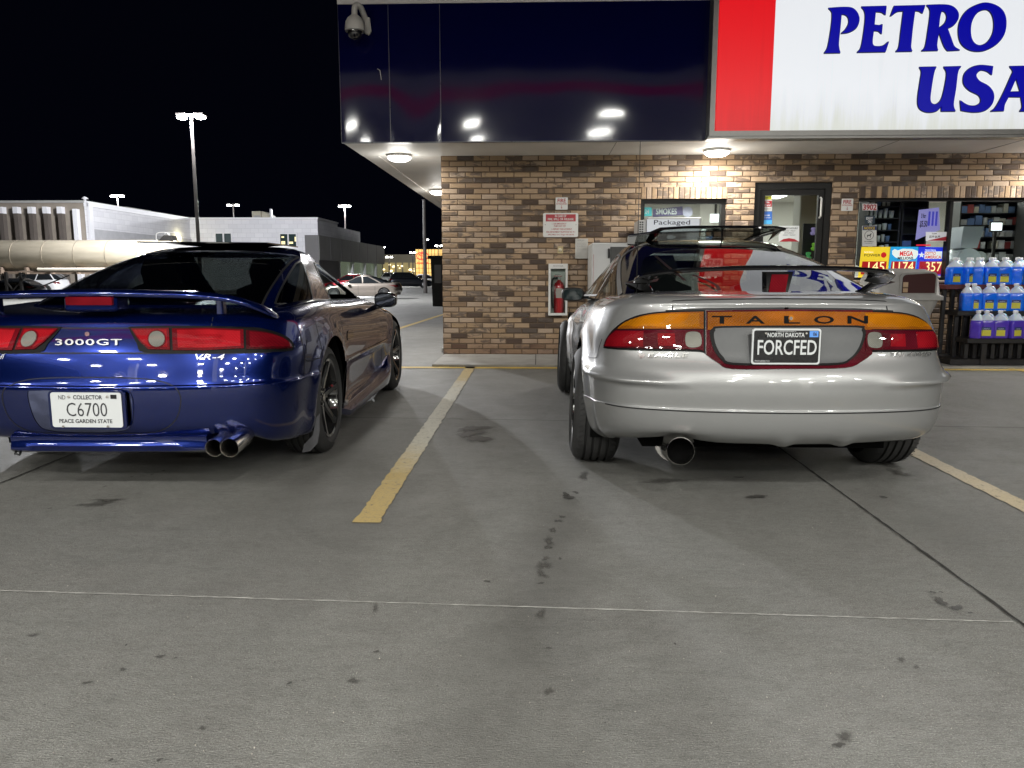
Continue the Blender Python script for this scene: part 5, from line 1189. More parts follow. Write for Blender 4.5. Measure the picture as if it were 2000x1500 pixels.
blev = [(.230,.17,.17,.16,.09,.80,4.40,1), (.236,.18,.18,.17,.035,.860,4.50,1), (.30,.26,.26,.22,.010,.890,4.55,1), (.42,.40,.38,.32,0,.905,4.57,1), (.530,.515,.485,.42,.0,.918,4.57,1), (.545,.530,.50,.44,.014,.912,4.565,1),
        (.68,.68,.60,.52,.045,.918,4.54,1), (.80,.80,.70,.58,.10,.900,4.48,1.05), (.842,.865,.79,.62,.125,.865,4.40,1.1), (.866,.900,.845,.66,.19,.81,4.25,1.05), (.880,.908,.865,.72,.42,.74,3.95,.95), (.885,.90,.87,.80,.66,.66,3.5,.8), (.885,.88,.87,.84,1.2,.3,2.9,.3), (.885,.88,.87,.85,1.6,.01,2.2,.05)]
WB_R, WB_F, R_W = 0.97, 3.44, 0.325
def blue_fn(P, u, v):
    x, y, z = np.abs(P[:, 0]), P[:, 1], P[:, 2]; sg = np.sign(P[:, 0])
    for cy in (WB_R, WB_F):                                       # wheel-arch flares
        d = np.sqrt((y - cy) ** 2 + (z - R_W) ** 2); fl = 0.020 * np.exp(-((d - .385) / .055) ** 2) * ss(.6, .85, x); P[:, 0] += sg * fl
    P[:, 2] += .046 * (1 - ss(.68, .80, x)) * (1 - ss(.24, .36, z)) * (1 - ss(.3, .5, y))
    # tuck of the door below the crease, scooped towards the sill
    tuck = ss(1.35, 1.75, y) * (1 - ss(2.65, 2.95, y)) * (1 - ss(.44, .50, z)) * ss(.16, .26, z) * .045 * ss(.6, .85, x); P[:, 0] -= sg * tuck
    sill = ss(1.3, 1.5, y) * (1 - ss(2.85, 3.0, y)) * (1 - ss(.20, .27, z)) * .03 * ss(.6, .8, x); P[:, 0] += sg * sill
    return P
BS = Surf(make_net(blev, FXB, None, DYB, zi=ZIB), BM, fn=blue_fn)
glev = [(.86,.86,.85,.84,.50,.745,3.35,1), (.93,.92,.90,.90,.68,.715,3.15,1), (1.03,1.01,.99,.98,.93,.665,2.92,1), (1.13,1.10,1.08,1.06,1.23,.605,2.68,1), (1.20,1.17,1.155,1.14,1.52,.545,2.48,1), (1.235,1.215,1.205,1.19,1.72,.49,2.32,.9), (1.250,1.24,1.235,1.22,1.85,.38,2.22,.6), (1.256,1.25,1.245,1.235,2.0,.15,2.12,.3), (1.256,1.25,1.245,1.24,2.04,.01,2.08,.05)]
BG = Surf(make_net(glev, FXG, None, DYG, zi=ZIG), BM)
def arch_test(*cs, W=.5):
    def f(P):
        k = np.zeros(len(P), bool)
        for cy, cz, r in cs: k |= ((P[:, 1] - cy) ** 2 + (P[:, 2] - cz) ** 2 < r * r) & (np.abs(P[:, 0]) > W)
        return k
    return f
def arch_line(S, cy, cz, r, sgn, zmin):
    pts = [(cy + r * cos(a), cz + r * sin(a)) for a in np.linspace(-.9, pi + .9, 60)]; pts = [p for p in pts if p[1] > zmin]
    return S.side(pts, sgn)
AR = .368
arcs = [arch_line(BS, cy, R_W + .005, AR, s, .20) for cy in (WB_R, WB_F) for s in (1, -1)]
nt_ = BS.px(sm([(398, 866), (402, 853), (420, 846), (466, 845), (484, 852), (492, 866)], 3, closed=False))
notch = [(nt_[0][0], -.01)] + nt_ + [(nt_[-1][0], -.01)]
bbody = skin(BS, 'body', M_blue, blue, [notch], arcs, 150, 66, arch_test((WB_R, R_W + .005, AR), (WB_F, R_W + .005, AR)))
for s in (1, -1):
    for cy in (WB_R, WB_F): arch_liner(blue, s, .895 if cy == WB_R else .84, cy, AR + .012, R_W + .005)
for s in (1, -1):
    make_wheel(s * .785, WB_R, R_W, .235, blue, spokes=6, side=s, camber=-radians(1.0)); make_wheel(s * .800, WB_F, R_W, .225, blue, spokes=6, side=s, camber=-radians(.8))
mb = MB(); mb.box((-.6, .3, .2), (.6, 4.1, .45)); mb.box((-.78, 1.45, .17), (.78, 2.95, .3)); mb.box((-.72, .22, .30), (.72, .6, .5)); mb.build('underbody', M_dark, blue, local=True)
# greenhouse
rg_r = sm([(512, 596), (522, 575), (536, 552), (553, 528), (570, 510), (583, 502), (560, 497), (500, 492), (440, 490)], 4, closed=False)
r_uv = BG.px(rg_r)
r_uv = [q for q in r_uv if q[0] > 0.0]
rear_glass = [(max(0.0, u), v) for u, v in r_uv]; rear_glass = rear_glass + [(-u, v) for u, v in rear_glass[::-1]]
quarter = BG.px(sm([(537, 594), (545, 572), (560, 543), (577, 516), (590, 512), (600, 540), (607, 566), (612, 594)], 4, sharp=(0, 3, 7)))
door_w = BG.px(sm([(614, 514), (628, 548), (650, 594), (675, 595), (706, 596), (690, 572), (668, 545), (640, 522)], 4, sharp=(0, 2, 4)))
ws_front = [(u, v) for u, v in BG.rear([(0, 0)])]
def front_glass(S, x0, z0, z1, x1):
    out = []
    for x, z in dens([(-x0, z0), (x0, z0), (x1, z1), (-x1, z1)], .08):
        o = S.M @ Vector((x, 8, z)); d = (S.M.to_3x3() @ Vector((0, -1, 0))).normalized(); out.append(S.hit_uv(o, d))
    # unwrap around u = +-1: return two polygons
    a = [(u, v) for u, v in out]
    return a
def wrap_poly(v0, v1, ue, n=14):      # windscreen lies across u = +-1: cut as two halves that meet there
    L = [(-1.0, v0 + (v1 - v0) * k / n) for k in range(n + 1)] + [(-ue - (.012 if k == n else 0), v1 + (v0 - v1) * k / n) for k in range(n + 1)]
    return L, mirror(L)
wl, wr_ = wrap_poly(.10, .60, .80)
drops = [rear_glass, quarter, mirror(quarter), door_w, mirror(door_w), wl, wr_]
skin(BG, 'roof', M_blue, blue, drops, [], 90, 50)
for nm, pl, m_ in (('rear_window', rear_glass, M_glassdark), ('quarter_window', quarter, M_glassq), ('quarter_window', mirror(quarter), M_glassq), ('door_window', mirror(door_w), M_glassmid), ('windscreen', wl, M_glassclear), ('windscreen', wr_, M_glassclear)):
    patch(BG, nm, pl, m_, blue, off=-.002, skirt=0, nu=26, nv=12)
seams(BG, 'window_trim', [list(rear_glass[:len(rear_glass) // 2]), mirror(rear_glass[:len(rear_glass) // 2]), quarter + quarter[:1], mirror(quarter + quarter[:1])], .012, M_trim, blue, .003)
seams(BG, 'window_frame', [door_w + door_w[:1], mirror(door_w + door_w[:1])], .020, M_blackpl, blue, .004)
mb = MB()      # cabin
mb.box((-.66, .75, .45), (.66, 3.3, .5)); mb.box((-.66, 2.95, .5), (.66, 3.3, .84)); mb.box((-.68, .6, .5), (.68, 1.15, .78))
mb.build('cabin_floor', M_dark, blue, local=True)
def seat(parent, x, y, z=.5):
    mb = MB(); mb.box((x - .25, y, z - .05), (x + .25, y + .5, z + .08), .03)
    secs = []
    for t, w, zz, yy, th in ((0, .24, z + .05, y, .12), (.5, .25, z + .3, y - .08, .12), (.8, .21, z + .48, y - .13, .10), (.9, .11, z + .52, y - .14, .07), (1, .12, z + .60, y - .15, .09), (1.1, .09, z + .68, y - .16, .05)):
        secs.append([(x - w, yy - th / 2, zz), (x - w * .8, yy - th * .5, zz), (x + w * .8, yy - th * .5, zz), (x + w, yy - th / 2, zz), (x + w, yy + th / 2, zz), (x, yy + th * .3, zz), (x - w, yy + th / 2, zz)])
    n = 7; V = [p for r in secs for p in r]; F = [(i * n + k, i * n + (k + 1) % n, (i + 1) * n + (k + 1) % n, (i + 1) * n + k) for i in range(len(secs) - 1) for k in range(n)]; F.append(tuple((len(secs) - 1) * n + k for k in range(n)))
    mb.add(V, F); return mb.build('seat', M_seat, parent, local=True, smooth=True, angle=40)
for x in (-.36, .36): seat(blue, x, 1.75, .48)
MB().box((-.11, 2.62, 1.06), (.11, 2.64, 1.12), .008).build('interior_mirror', M_trim, blue, local=True)
# tail lamps (traced on the right, mirrored to the left)
hs = BS.px(sm([(251, 639), (330, 637), (480, 639), (525, 645), (556, 656), (571, 669), (572, 679), (562, 686), (480, 689), (400, 690), (285, 689), (268, 672)], 4, sharp=(0,)))
in_l = BS.px(dens([(257, 643), (331, 642), (333, 684), (291, 683), (275, 669), (265, 655)], 8))
mid_l = BS.px(dens([(337, 643), (406, 642), (475, 645), (476, 681), (400, 685), (339, 685)], 8))
out_l = BS.px(sm([(480, 646), (518, 650), (548, 659), (563, 669), (567, 677), (558, 681), (481, 683)], 4, sharp=(0, 6)))
for f in (lambda q: q, mirror):
    h = patch(BS, 'tail_lamp', f(hs), M_blackpl, blue, .004, .006, 60, 10)
    for pl, m_ in ((in_l, M_red), (mid_l, M_redbright), (out_l, M_reddark)):
        patch(BS, 'lens', f(pl), {M_red: M_reddark, M_redbright: M_reddark, M_reddark: M_wine0}[m_], h, .010, .006, 24, 8)
        patch(BS, 'reflector', f(inset_uv(pl, .88, .80)), m_, h, .0108, 0, 24, 8)
    inn = BS.px([(404, 652), (470, 652), (470, 676), (404, 676)]); 
    cc = BS.px([(308 + 15.5 * cos(a), 664 + 15 * sin(a)) for a in np.linspace(0, 2 * pi, 28, endpoint=False)]); c2 = BS.px([(308 + 18.5 * cos(a), 664 + 18 * sin(a)) for a in np.linspace(0, 2 * pi, 28, endpoint=False)])
    patch(BS, 'reverse_lamp_rim', f(c2), M_reddark, h, .012, .004, 8, 8); patch(BS, 'reverse_lamp', f(cc), M_lampwhite, h, .0155, .004, 8, 8)
    md = BS.px(sm([(384, 655), (430, 655), (430, 661), (384, 661)], 2)), BS.px(sm([(384, 665), (430, 665), (430, 673), (384, 673)], 2))
    for q in md: patch(BS, 'reflector', f(q), M_red, h, .012, .002, 6, 3)
# panel gaps and creases
def half_seam(pts, both=True, S=BS, n=3):
    q = S.px(sm(pts, n, closed=False)); return [q, mirror(q)] if both else [q]
paths = []
paths += half_seam([(412, 641), (416, 620)])
paths += half_seam([(600, 664), (596, 690), (594, 735)], True)
paths += half_seam([(172, 737), (250, 738), (300, 742), (335, 752), (351, 770), (352, 795), (343, 820), (320, 838), (285, 846), (172, 848)])
paths += [BS.side([(1.30, z) for z in np.linspace(.86, .22, 22)], s) for s in (1, -1)]
paths += [BS.side([(2.72 + (.86 - z) * .25, z) for z in np.linspace(.83, .22, 22)], s) for s in (1, -1)]
paths += [BS.side([(y, .235) for y in np.linspace(1.30, 2.86, 30)], s) for s in (1, -1)]
paths += [BS.side(dens([(.44, .62), (.50, .60), (.66, .60), (.70, .64), (.70, .80), (.66, .83), (.48, .83), (.44, .79), (.44, .62)], .03, False), 1)]
seams(BS, 'panel_gap', paths, .005, M_gap, blue, .001)
q1 = [(x, .690 - .01 * (abs(x) / .8) ** 2) for x in np.linspace(-.80, .80, 60)]
q2 = [(x, .812) for x in np.linspace(-.42, .42, 40)]
seams(BS, 'bumper_gap', [BS.rear(q1)], .007, M_gap, blue, .001)
seams(BS, 'lamp_panel_gap', [BS.px(dens([(86, 641), (252, 641)], 10, False))], .006, M_gap, blue, .001)
# side moulding strip
seams(BS, 'side_moulding', [BS.side([(y, .505) for y in np.linspace(1.36, 3.02, 40)], s) for s in (1, -1)], .012, M_piano, blue, .006)
# badges
M_badge = mat('badge_chrome', (0.52, 0.52, 0.53), 0.3, 0.35)
surf_text(BS, 'badge', '3000GT', 109, 239, 663, 675, M_badge, blue, .006, spacing=1.1, bold=.012)
surf_text(BS, 'badge', 'VR-4', 377, 436, 692, 703, M_badge, blue, .006, lean=5, spacing=1.1, bold=.012)
surf_text(BS, 'badge', 'MITSUBISHI', -62, 7, 692, 702, M_badge, blue, .006, lean=4)
lk = BS.px([(171 + 4.5 * cos(a), 653 + 4.5 * sin(a)) for a in np.linspace(0, 2 * pi, 16, endpoint=False)]); patch(BS, 'lock', lk, M_steel, blue, .005, .003, 3, 3)
M_chromew = mat('chrome_bumpy', (.16, .18, .30), .08, 1.0); nt = NT(M_chromew); nt.bump(nt.noise(nt.tc.outputs['Object'], 9, 1), .35, .03)
# plate recess and number plate
rc = sm([(54, 767), (70, 762), (160, 761), (241, 763), (256, 773), (260, 795), (257, 825), (241, 842), (168, 846), (95, 841), (72, 826), (60, 800)], 4)
patch(BS, 'plate_recess', BS.px(rc), M_chromew, blue, .0015, .001, 30, 14)
seams(BS, 'recess_edge', [(lambda q: q + q[:1])(BS.px(rc))], .006, M_blue, blue, .004)
def rbox(x0, z0, x1, z1, y, th, r, name, m, parent, n=5):
    pts = []
    for cx, cz, a0 in ((x1 - r, z1 - r, 0), (x0 + r, z1 - r, 90), (x0 + r, z0 + r, 180), (x1 - r, z0 + r, 270)):
        for k in range(n + 1): a = radians(a0 + 90 * k / n); pts.append((cx + r * cos(a), y, cz + r * sin(a)))
    return MB().prism(pts, (0, th, 0)).build(name, m, parent)
pY = 3.425
def pxbox_(x0, y0, x1, y1, Y): a = PY(x0, y1, Y); b = PY(x1, y0, Y); return a.x, a.z, b.x, b.z
x0, z0, x1, z1 = pxbox(98, 764, 242, 838, pY); 
rbox(x0, z0, x1, z1, pY + .004, .012, .02, 'plate_frame', M_blue, blue)
x0, z0, x1, z1 = pxbox(104, 767, 236, 834, pY)
pl = rbox(x0, z0, x1, z1, pY - .002, .004, .012, 'number_plate', M_platew, blue)
def pt(txt, a, b, c, d, Y=pY - .0035, m=M_ink, parent=None, **kw):
    x0, z0, x1, z1 = pxbox(a, b, c, d, Y); mb = MB(); wall_text(mb, txt, x0, x1, z0, z1, Y, **kw); return mb.build('lettering', m, parent)
pt('C6700', 131, 787, 208, 813, parent=pl, bold=-.005); pt('COLLECTOR', 143, 772, 199, 780, parent=pl, bold=.02); pt('PEACE GARDEN STATE', 116, 819, 219, 826, parent=pl, bold=.02); pt('ND', 114, 772, 127, 780, parent=pl)
mb = MB(); x0, z0, x1, z1 = pxbox(216, 771, 227, 779, pY - .003); mb.box((x0, pY - .004, z0), (x1, pY - .002, z1)); mb.build('sticker', M_gap, pl)
mb = MB()
for a, b in ((134, 775), (209, 775), (124, 833), (211, 833)): p = PY(a, b, pY - .004); mb.lathe([(0, 0), (.006, 0), (.006, .004)], (p.x, p.y - .003, p.z), 'y', 10)
mb.build('screw', M_steel, pl)
# wing
secs = []
for x, z, y, c, th in [(-.80, .846, .33, .05, .020), (-.785, .862, .28, .09, .030), (-.75, .888, .23, .14, .032), (-.69, .918, .18, .17, .030), (-.60, .942, .14, .18, .033), (-.45, .958, .10, .19, .034), (-.2, .966, .075, .19, .034), (0, .968, .07, .19, .034)]:
    secs.append((x, z, y, c, th))
secs = secs + [(-x, z, y, c, th) for x, z, y, c, th in secs[:-1][::-1]]
rings = []
for x, z, y, c, th in [tuple(v) for v in crom(np.arange(len(secs)), np.array(secs), np.linspace(0, len(secs) - 1, 90))]:
    rings.append([(x, y, z), (x, y + c * .04, z + th * .42), (x, y + c * .25, z + th * .62), (x, y + c * .6, z + th * .45), (x, y + c, z - th * .05), (x, y + c * .6, z - th * .3), (x, y + c * .2, z - th * .45), (x, y + c * .03, z - th * .35)])
wing = loft(rings, 'rear_wing', M_blue, blue, angle=55)
for x in (-.555, .555): MB().box((x - .018, .22, .86), (x + .018, .27, .945), .006).build('wing_support', M_blue, wing, local=True)
a, b, c_, d_ = pxbox(120, 578, 222, 603, 3.52)
mb = MB(); mb.box((-.125, .075, .885), (.125, .20, .955), .01); mb.build('stop_lamp_housing', M_blue, wing, local=True)
x0, z0, x1, z1 = pxbox(128, 580, 217, 596, 3.51); rbox(x0, z0, x1, z1, 3.512, .02, .004, 'stop_lamp', M_reddark, wing)
# roof panel, tilted
v = [(-.40, 1.52, 1.278), (.42, 1.52, 1.274), (.44, 2.1, 1.262), (-.42, 2.1, 1.262)]; rr = []
mb = MB(); mb.prism([(-.44, 1.46, 1.262), (.40, 1.48, 1.256), (.42, 2.1, 1.252), (-.46, 2.1, 1.252)], (0, 0, .008)); mb.build('sunroof_panel', M_piano, blue, local=True)
# skirts, flap, exhaust, lip, mirror, handle
for s in (1, -1):
    ring = []
    for y, w, zt, zb in ((1.30, .865, .24, .175), (1.45, .915, .20, .13), (1.7, .925, .215, .13), (2.3, .925, .225, .13), (2.75, .93, .25, .13), (2.92, .935, .30, .135), (3.03, .925, .38, .15), (3.06, .90, .40, .16)):
        ring.append([(s * (w - .10), y, zt + .01), (s * (w - .03), y, zt), (s * w, y, zt - .03), (s * (w + .004), y, (zt + zb) / 2), (s * (w - .015), y, zb), (s * (w - .10), y, zb + .01)])
    loft([[tuple(p) for p in r] for r in ring], 'side_skirt', M_blue, blue, angle=50)
mb = MB(); fl = [PY(*p, 4.06) for p in ((590, 884), (594, 868), (611, 850), (618, 815), (624, 808), (624, 842), (620, 866), (606, 881))]; mb.prism(fl, (0, .008, 0)); mb.build('mud_flap', dirty('flap_rubber', (.06, .06, .065), .4, .2, 20), blue)
ex = bpy.data.objects.new('exhaust', None); COL.objects.link(ex); ex.parent = blue
for (a, b, Y, r) in ((418, 875, 3.43, .0435), (448, 875, 3.40, .0455)):
    p = PY(a, b, Y); q = p + Vector((.0, .22, .02)); dv = (q - p).normalized(); mb = MB()
    mb.tube([p, p + dv * .003, p + dv * .16, q], [r, r, r, r * .8], 36, cap=False); mb.tube([p, p + dv * .003, p + dv * .2], [r * .93, r * .90, r * .85], 36, cap=False)
    mb.tube([p + dv * .0, p - dv * .003], [r, r * .965], 36, cap=False); mb.tube([p - dv * .003, p], [r * .965, r * .93], 36, cap=False)
    mb.build('exhaust_tip', M_steel, ex, smooth=True, angle=40); MB().tube([p + dv * .12, p + dv * .125], [r * .86, r * .86], 24).build('exhaust_bore', M_dark, ex)
ring = []
for x in np.linspace(-.40, .535, 28):
    t = (x - .0) ; e = min(1, (x + .40) / .12, (.535 - x) / .16); e = max(0.02, e) ** .5; yv = .015 + .04 * x * x
    yv -= .004; ring.append([(x, yv + .12, .305), (x, yv + .02, .303), (x, yv + .002, .292), (x, yv + .004, .262), (x, yv - .006 * e, .248), (x, yv - .002, .232 - .008 * e), (x, yv + .02, .214), (x, yv + .10, .205)])
loft(ring, 'bumper_lip', M_blue, blue, angle=40)
mb = MB()
for k in range(1): mb.tube([PY(32, 880, 3.5), PY(30, 886, 3.48), PY(38, 888, 3.48), PY(42, 880, 3.5)], .006, 8)
mb.build('tow_eye', M_trim, blue)
def door_mirror(parent, c, w, h, d, m, glass, facing=1, stem=None):
    """rounded housing, open glass on the camera side"""
    rings = []
    for t, sx, sz in ((0, .90, .88), (.04, .99, .98), (.3, 1.0, 1.0), (.6, .92, .9), (.85, .7, .66), (1, .35, .3)):
        rr = []
        for k in range(20):
            a = 2 * pi * k / 20; ca, sa = cos(a), sin(a); ex = .62
            rr.append((c[0] + w / 2 * sx * abs(ca) ** ex * (1 if ca > 0 else -1), c[1] + d * t, c[2] + h / 2 * sz * abs(sa) ** ex * (1 if sa > 0 else -1) + .006 * t))
        rings.append(rr)
    hsg = loft(rings, 'door_mirror', m, parent, angle=50, world=True)
    gl = [(c[0] + w / 2 * .84 * abs(cos(a)) ** .62 * (1 if cos(a) > 0 else -1), c[1] - .001, c[2] + h / 2 * .8 * abs(sin(a)) ** .62 * (1 if sin(a) > 0 else -1)) for a in np.linspace(0, 2 * pi, 24, endpoint=False)]
    MB().prism(gl, (0, .003, 0)).build('mirror_glass', glass, hsg)
    if stem: MB().tube(stem, [.030, .022, .020, .03], 10).build('mirror_foot', m, hsg, smooth=True)
    return hsg
M_mirglass = mat('mirror_glass', (0.035, 0.038, 0.042), 0.02, 1.0); M_mirdark = mat('mirror_glass_dark', (0.012, 0.022, 0.024), 0.05, 0.0, spec=.8)
c = PY(752, 586, 5.95); 
door_mirror(blue, (c.x, c.y, c.z), .175, .118, .16, M_piano, M_mirglass, stem=[PY(707, 604, 5.95) + Vector((-.02, .1, 0)), PY(722, 604, 5.95) + Vector((0, .08, 0)), PY(730, 601, 5.95) + Vector((0, .05, 0)), PY(742, 595, 5.95) + Vector((0, .04, 0))])
for s in (1,): 
    q = BS.side(sm([(1.42, .635), (1.58, .63), (1.60, .675), (1.55, .69), (1.44, .69)], 3), s); patch(BS, 'door_handle', q, M_piano, blue, .004, .004, 6, 4)
# ================================================================ silver coupe
M_silver = paint('paint_silver', (0.235, 0.238, 0.238), 0.2, 0.38, 0.45)
sv_y, sv_x = 3.41, 1.13
silver = thing('sports_coupe', 'silver coupe with black hoop spoiler, amber and red light bar and one large exhaust', 'car', (sv_x, sv_y, 0))
SM = mworld(silver)
slev = [(.270,.17,.17,.17,.22,.70,4.20,1), (.272,.18,.18,.17,.10,.765,4.30,1), (.33,.26,.25,.24,.02,.838,4.36,1), (.438,.42,.40,.36,.0,.868,4.37,1), (.450,.432,.41,.37,.008,.866,4.37,1), (.53,.53,.50,.46,.004,.872,4.37,1), (.60,.60,.56,.50,.014,.872,4.36,1),
        (.68,.68,.62,.55,.055,.862,4.34,1), (.78,.78,.70,.60,.085,.855,4.30,1), (.893,.865,.78,.64,.13,.825,4.20,1.02), (.930,.905,.83,.68,.135,.785,4.10,1.02), (.957,.925,.865,.73,.19,.735,3.90,1), (.972,.93,.885,.80,.45,.68,3.4,.85), (.972,.92,.88,.86,1.0,.35,2.8,.35), (.97,.92,.88,.86,1.5,.01,2.2,.05)]
SR, SF_, SW = .90, 3.42, .325
def silver_fn(P, u, v):
    x, y, z = np.abs(P[:, 0]), P[:, 1], P[:, 2]; sg = np.sign(P[:, 0])
    for cy in (SR, SF_):
        d = np.sqrt((y - cy) ** 2 + (z - SW) ** 2); P[:, 0] += sg * 0.026 * np.exp(-((d - .39) / .06) ** 2) * ss(.6, .8, x)
    zz = .560 + .010 * ss(.5, .85, x); q = (z - zz); prof = np.where(q > 0, np.exp(-(q / .026) ** 2), np.exp(-(q / .010) ** 2))
    amp = .042 * ss(.36, .80, x) * (1 - ss(.46, .60, y)) * prof
    P[:, 1] -= amp * (1 - ss(.70, .86, x)) ; P[:, 0] += sg * amp * ss(.62, .85, x) * .9
    # scallops in the lower edge of the bumper
    low = (1 - ss(.29, .34, z)) * (1 - ss(.3, .5, y))
    for cx in (.02, .30): P[:, 2] -= low * .015 * np.exp(-((P[:, 0] - cx) / .035) ** 2)
    P[:, 2] += low * .020 * np.exp(-((P[:, 0] + .47) / .12) ** 2)
    return P
SS = Surf(make_net(slev, FXB, None, [('r', 0), ('r', .018), ('r', .07), ('r', .15), ('r', .27), ('r', .42)] + DYB[6:], zi=ZIB), SM, fn=silver_fn)
tlev = [(.93,.91,.89,.87,.42,.785,3.2,1), (.985,.96,.93,.92,.62,.75,3.05,1), (1.065,1.04,1.02,1.0,.88,.695,2.85,1), (1.15,1.125,1.10,1.08,1.18,.635,2.62,1), (1.225,1.20,1.18,1.16,1.50,.57,2.42,1), (1.27,1.255,1.24,1.22,1.74,.50,2.3,.9), (1.292,1.285,1.275,1.255,1.92,.38,2.2,.6), (1.30,1.298,1.29,1.27,2.05,.15,2.12,.3), (1.30,1.298,1.29,1.272,2.08,.01,2.10,.05)]
SG = Surf(make_net(tlev, [0, .5, .80, .885, .955, 1.0, 1.0, .97, .80, .4, 0], None, DYG, zi=ZIG), SM)
ARs = .372
arcs = [arch_line(SS, cy, SW + .01, ARs, s, .22) for cy in (SR, SF_) for s in (1, -1)]
skin(SS, 'body', M_silver, silver, [], arcs, 150, 84, arch_test((SR, SW + .01, ARs), (SF_, SW + .01, ARs)))
for s in (1, -1):
    for cy in (SR, SF_): arch_liner(silver, s, .85, cy, ARs + .012, SW + .01)
    make_wheel(s * .80, SR, SW, .25, silver, spokes=5, side=s, camber=-radians(2.2)); make_wheel(s * .815, SF_, SW, .235, silver, spokes=5, side=s, camber=-radians(2.0))
mb = MB(); mb.box((-.6, .35, .2), (.6, 3.9, .45)); mb.box((-.76, 1.4, .18), (.76, 2.85, .3)); mb.box((-.62, .16, .30), (.62, .6, .55)); mb.build('underbody', M_dark, silver, local=True)
# greenhouse
black_area = SG.px(sm([(1222, 574), (1217, 560), (1214, 540), (1216, 517), (1228, 499), (1246, 487), (1293, 477), (1362, 472), (1450, 470), (1519, 472), (1564, 486), (1603, 514), (1644, 548), (1660, 566), (1650, 574), (1560, 572), (1440, 572), (1330, 575)], 4, sharp=(0, 13)))
clear_area = SG.px(sm([(1262, 572), (1253, 545), (1252, 520), (1266, 500), (1310, 489), (1400, 485), (1500, 486), (1560, 492), (1598, 517), (1632, 545), (1648, 568), (1560, 570), (1440, 570), (1340, 573)], 4, sharp=(0, 10)))
dwin = SG.px(sm([(1142, 577), (1158, 549), (1184, 518), (1207, 498), (1210, 504), (1192, 533), (1166, 577)], 3, sharp=(0, 3, 6)))
qwin = SG.px(sm([(1170, 577), (1194, 535), (1211, 507), (1212, 540), (1210, 577)], 3, sharp=(0, 2, 4)))
qwin = [(min(u, -.262), v) for u, v in qwin]
wl, wr_ = wrap_poly(.10, .60, .80)
skin(SG, 'roof', M_piano, silver, [clear_area, dwin, qwin, mirror(dwin), mirror(qwin), wl, wr_], [], 90, 50)
for nm, pl_, m_ in (('rear_window', clear_area, M_glassmid), ('door_window', dwin, M_glassclear), ('quarter_window', qwin, M_glassmid), ('door_window', mirror(dwin), M_glassclear), ('quarter_window', mirror(qwin), M_glassmid), ('windscreen', wl, M_glassclear), ('windscreen', wr_, M_glassclear)):
    patch(SG, nm, pl_, m_, silver, off=-.001, skirt=0, nu=30, nv=14)
# silver pillar strips beside the rear window
pil = sm([(1212, 576), (1209, 545), (1211, 512), (1222, 496), (1244, 483), (1262, 478)], 4, closed=False)
pu = SG.px(pil); seams(SG, 'roof_pillar', [pu, mirror(pu)], .030, M_silver, silver, .004)
seams(SG, 'window_trim', [dwin + dwin[:1], mirror(dwin + dwin[:1])], .014, M_trim, silver, .003)
mb = MB(); mb.box((-.64, .75, .45), (.64, 3.1, .5)); mb.box((-.64, 2.8, .5), (.64, 3.1, .86)); mb.box((-.66, .5, .5), (.66, 1.1, .86)); mb.build('cabin_floor', M_dark, silver, local=True)
for x in (-.35, .35): seat(silver, x, 1.75, .50)
MB().tube([(-.18, 2.55, .86 + .03), (-.0, 2.5, .90), (.0, 2.5, .90)], .02).build('dashboard', M_seat, silver, local=True)
MB().box((-.11, 2.45, 1.10), (.11, 2.47, 1.16), .008).build('interior_mirror', M_trim, silver, local=True)
# light bar
M_amber = lens_mat('tail_amber', (0.34, 0.115, 0.001)); M_amber_c = lens_mat('tail_amber_centre', (0.24, 0.070, 0.003)); M_wine = lens_mat('tail_wine', (0.060, 0.0012, 0.006)); M_red2 = lens_mat('tail_red_silver', (0.17, 0.002, 0.006))
M_panelgrey = dirty('panel_grey', (0.055, 0.058, 0.06), 0.42, 0.15, 12)
hs = SS.px(sm([(1180, 677), (1184, 663), (1200, 642), (1230, 622), (1280, 610), (1378, 606), (1378, 692), (1360, 687), (1250, 685), (1186, 681)], 4, sharp=(0, 5, 6)))
amb = SS.px(sm([(1207, 643), (1222, 631), (1250, 620), (1292, 613), (1374, 610), (1374, 643)], 4, sharp=(0, 4, 5)))
redl = SS.px(sm([(1182, 674), (1189, 659), (1204, 645), (1374, 645), (1374, 687), (1358, 683), (1250, 681), (1188, 678)], 4, sharp=(0, 2, 3, 4)))
redo = SS.px(sm([(1186, 673), (1192, 659), (1206, 647), (1258, 648), (1257, 678), (1190, 676)], 4, sharp=(2, 3, 4)))
rev = SS.px(sm([(1341, 652), (1366, 652), (1368, 676), (1342, 677)], 5)); rev2 = SS.px(sm([(1337, 649), (1369, 649), (1371, 679), (1338, 680)], 5))
for f in (lambda q: q, mirror):
    h = patch(SS, 'tail_lamp', f(hs), M_blackpl, silver, .003, .006, 50, 12)
    patch(SS, 'amber_lens', f(amb), M_amber_c, h, .009, .006, 30, 6); patch(SS, 'amber_reflector', f(inset_uv(amb, .93, .78)), M_amber, h, .0098, 0, 30, 6); patch(SS, 'red_lens', f(redl), M_wine, h, .009, .006, 34, 7)
    patch(SS, 'red_reflector', f(redo), M_red2, h, .0105, .002, 14, 6)
    patch(SS, 'reverse_lamp_rim', f(rev2), M_wine, h, .0125, .003, 5, 5); patch(SS, 'reverse_lamp', f(rev), M_lampwhite, h, .0145, .003, 5, 5)
    patch(SS, 'brake_reflector', f(SS.px([(1285, 652), (1318, 652), (1320, 676), (1286, 676)])), M_red2, h, .0105, .002, 6, 4)
cp_half = [(1378, 607), (1540, 605)]
cen = SS.px(sm([(1379, 607), (1540, 605), (1703, 607), (1704, 650), (1702, 692), (1682, 707), (1650, 719), (1540, 721), (1430, 721), (1402, 709), (1379, 693)], 4, sharp=(0, 2, 4, 10)))
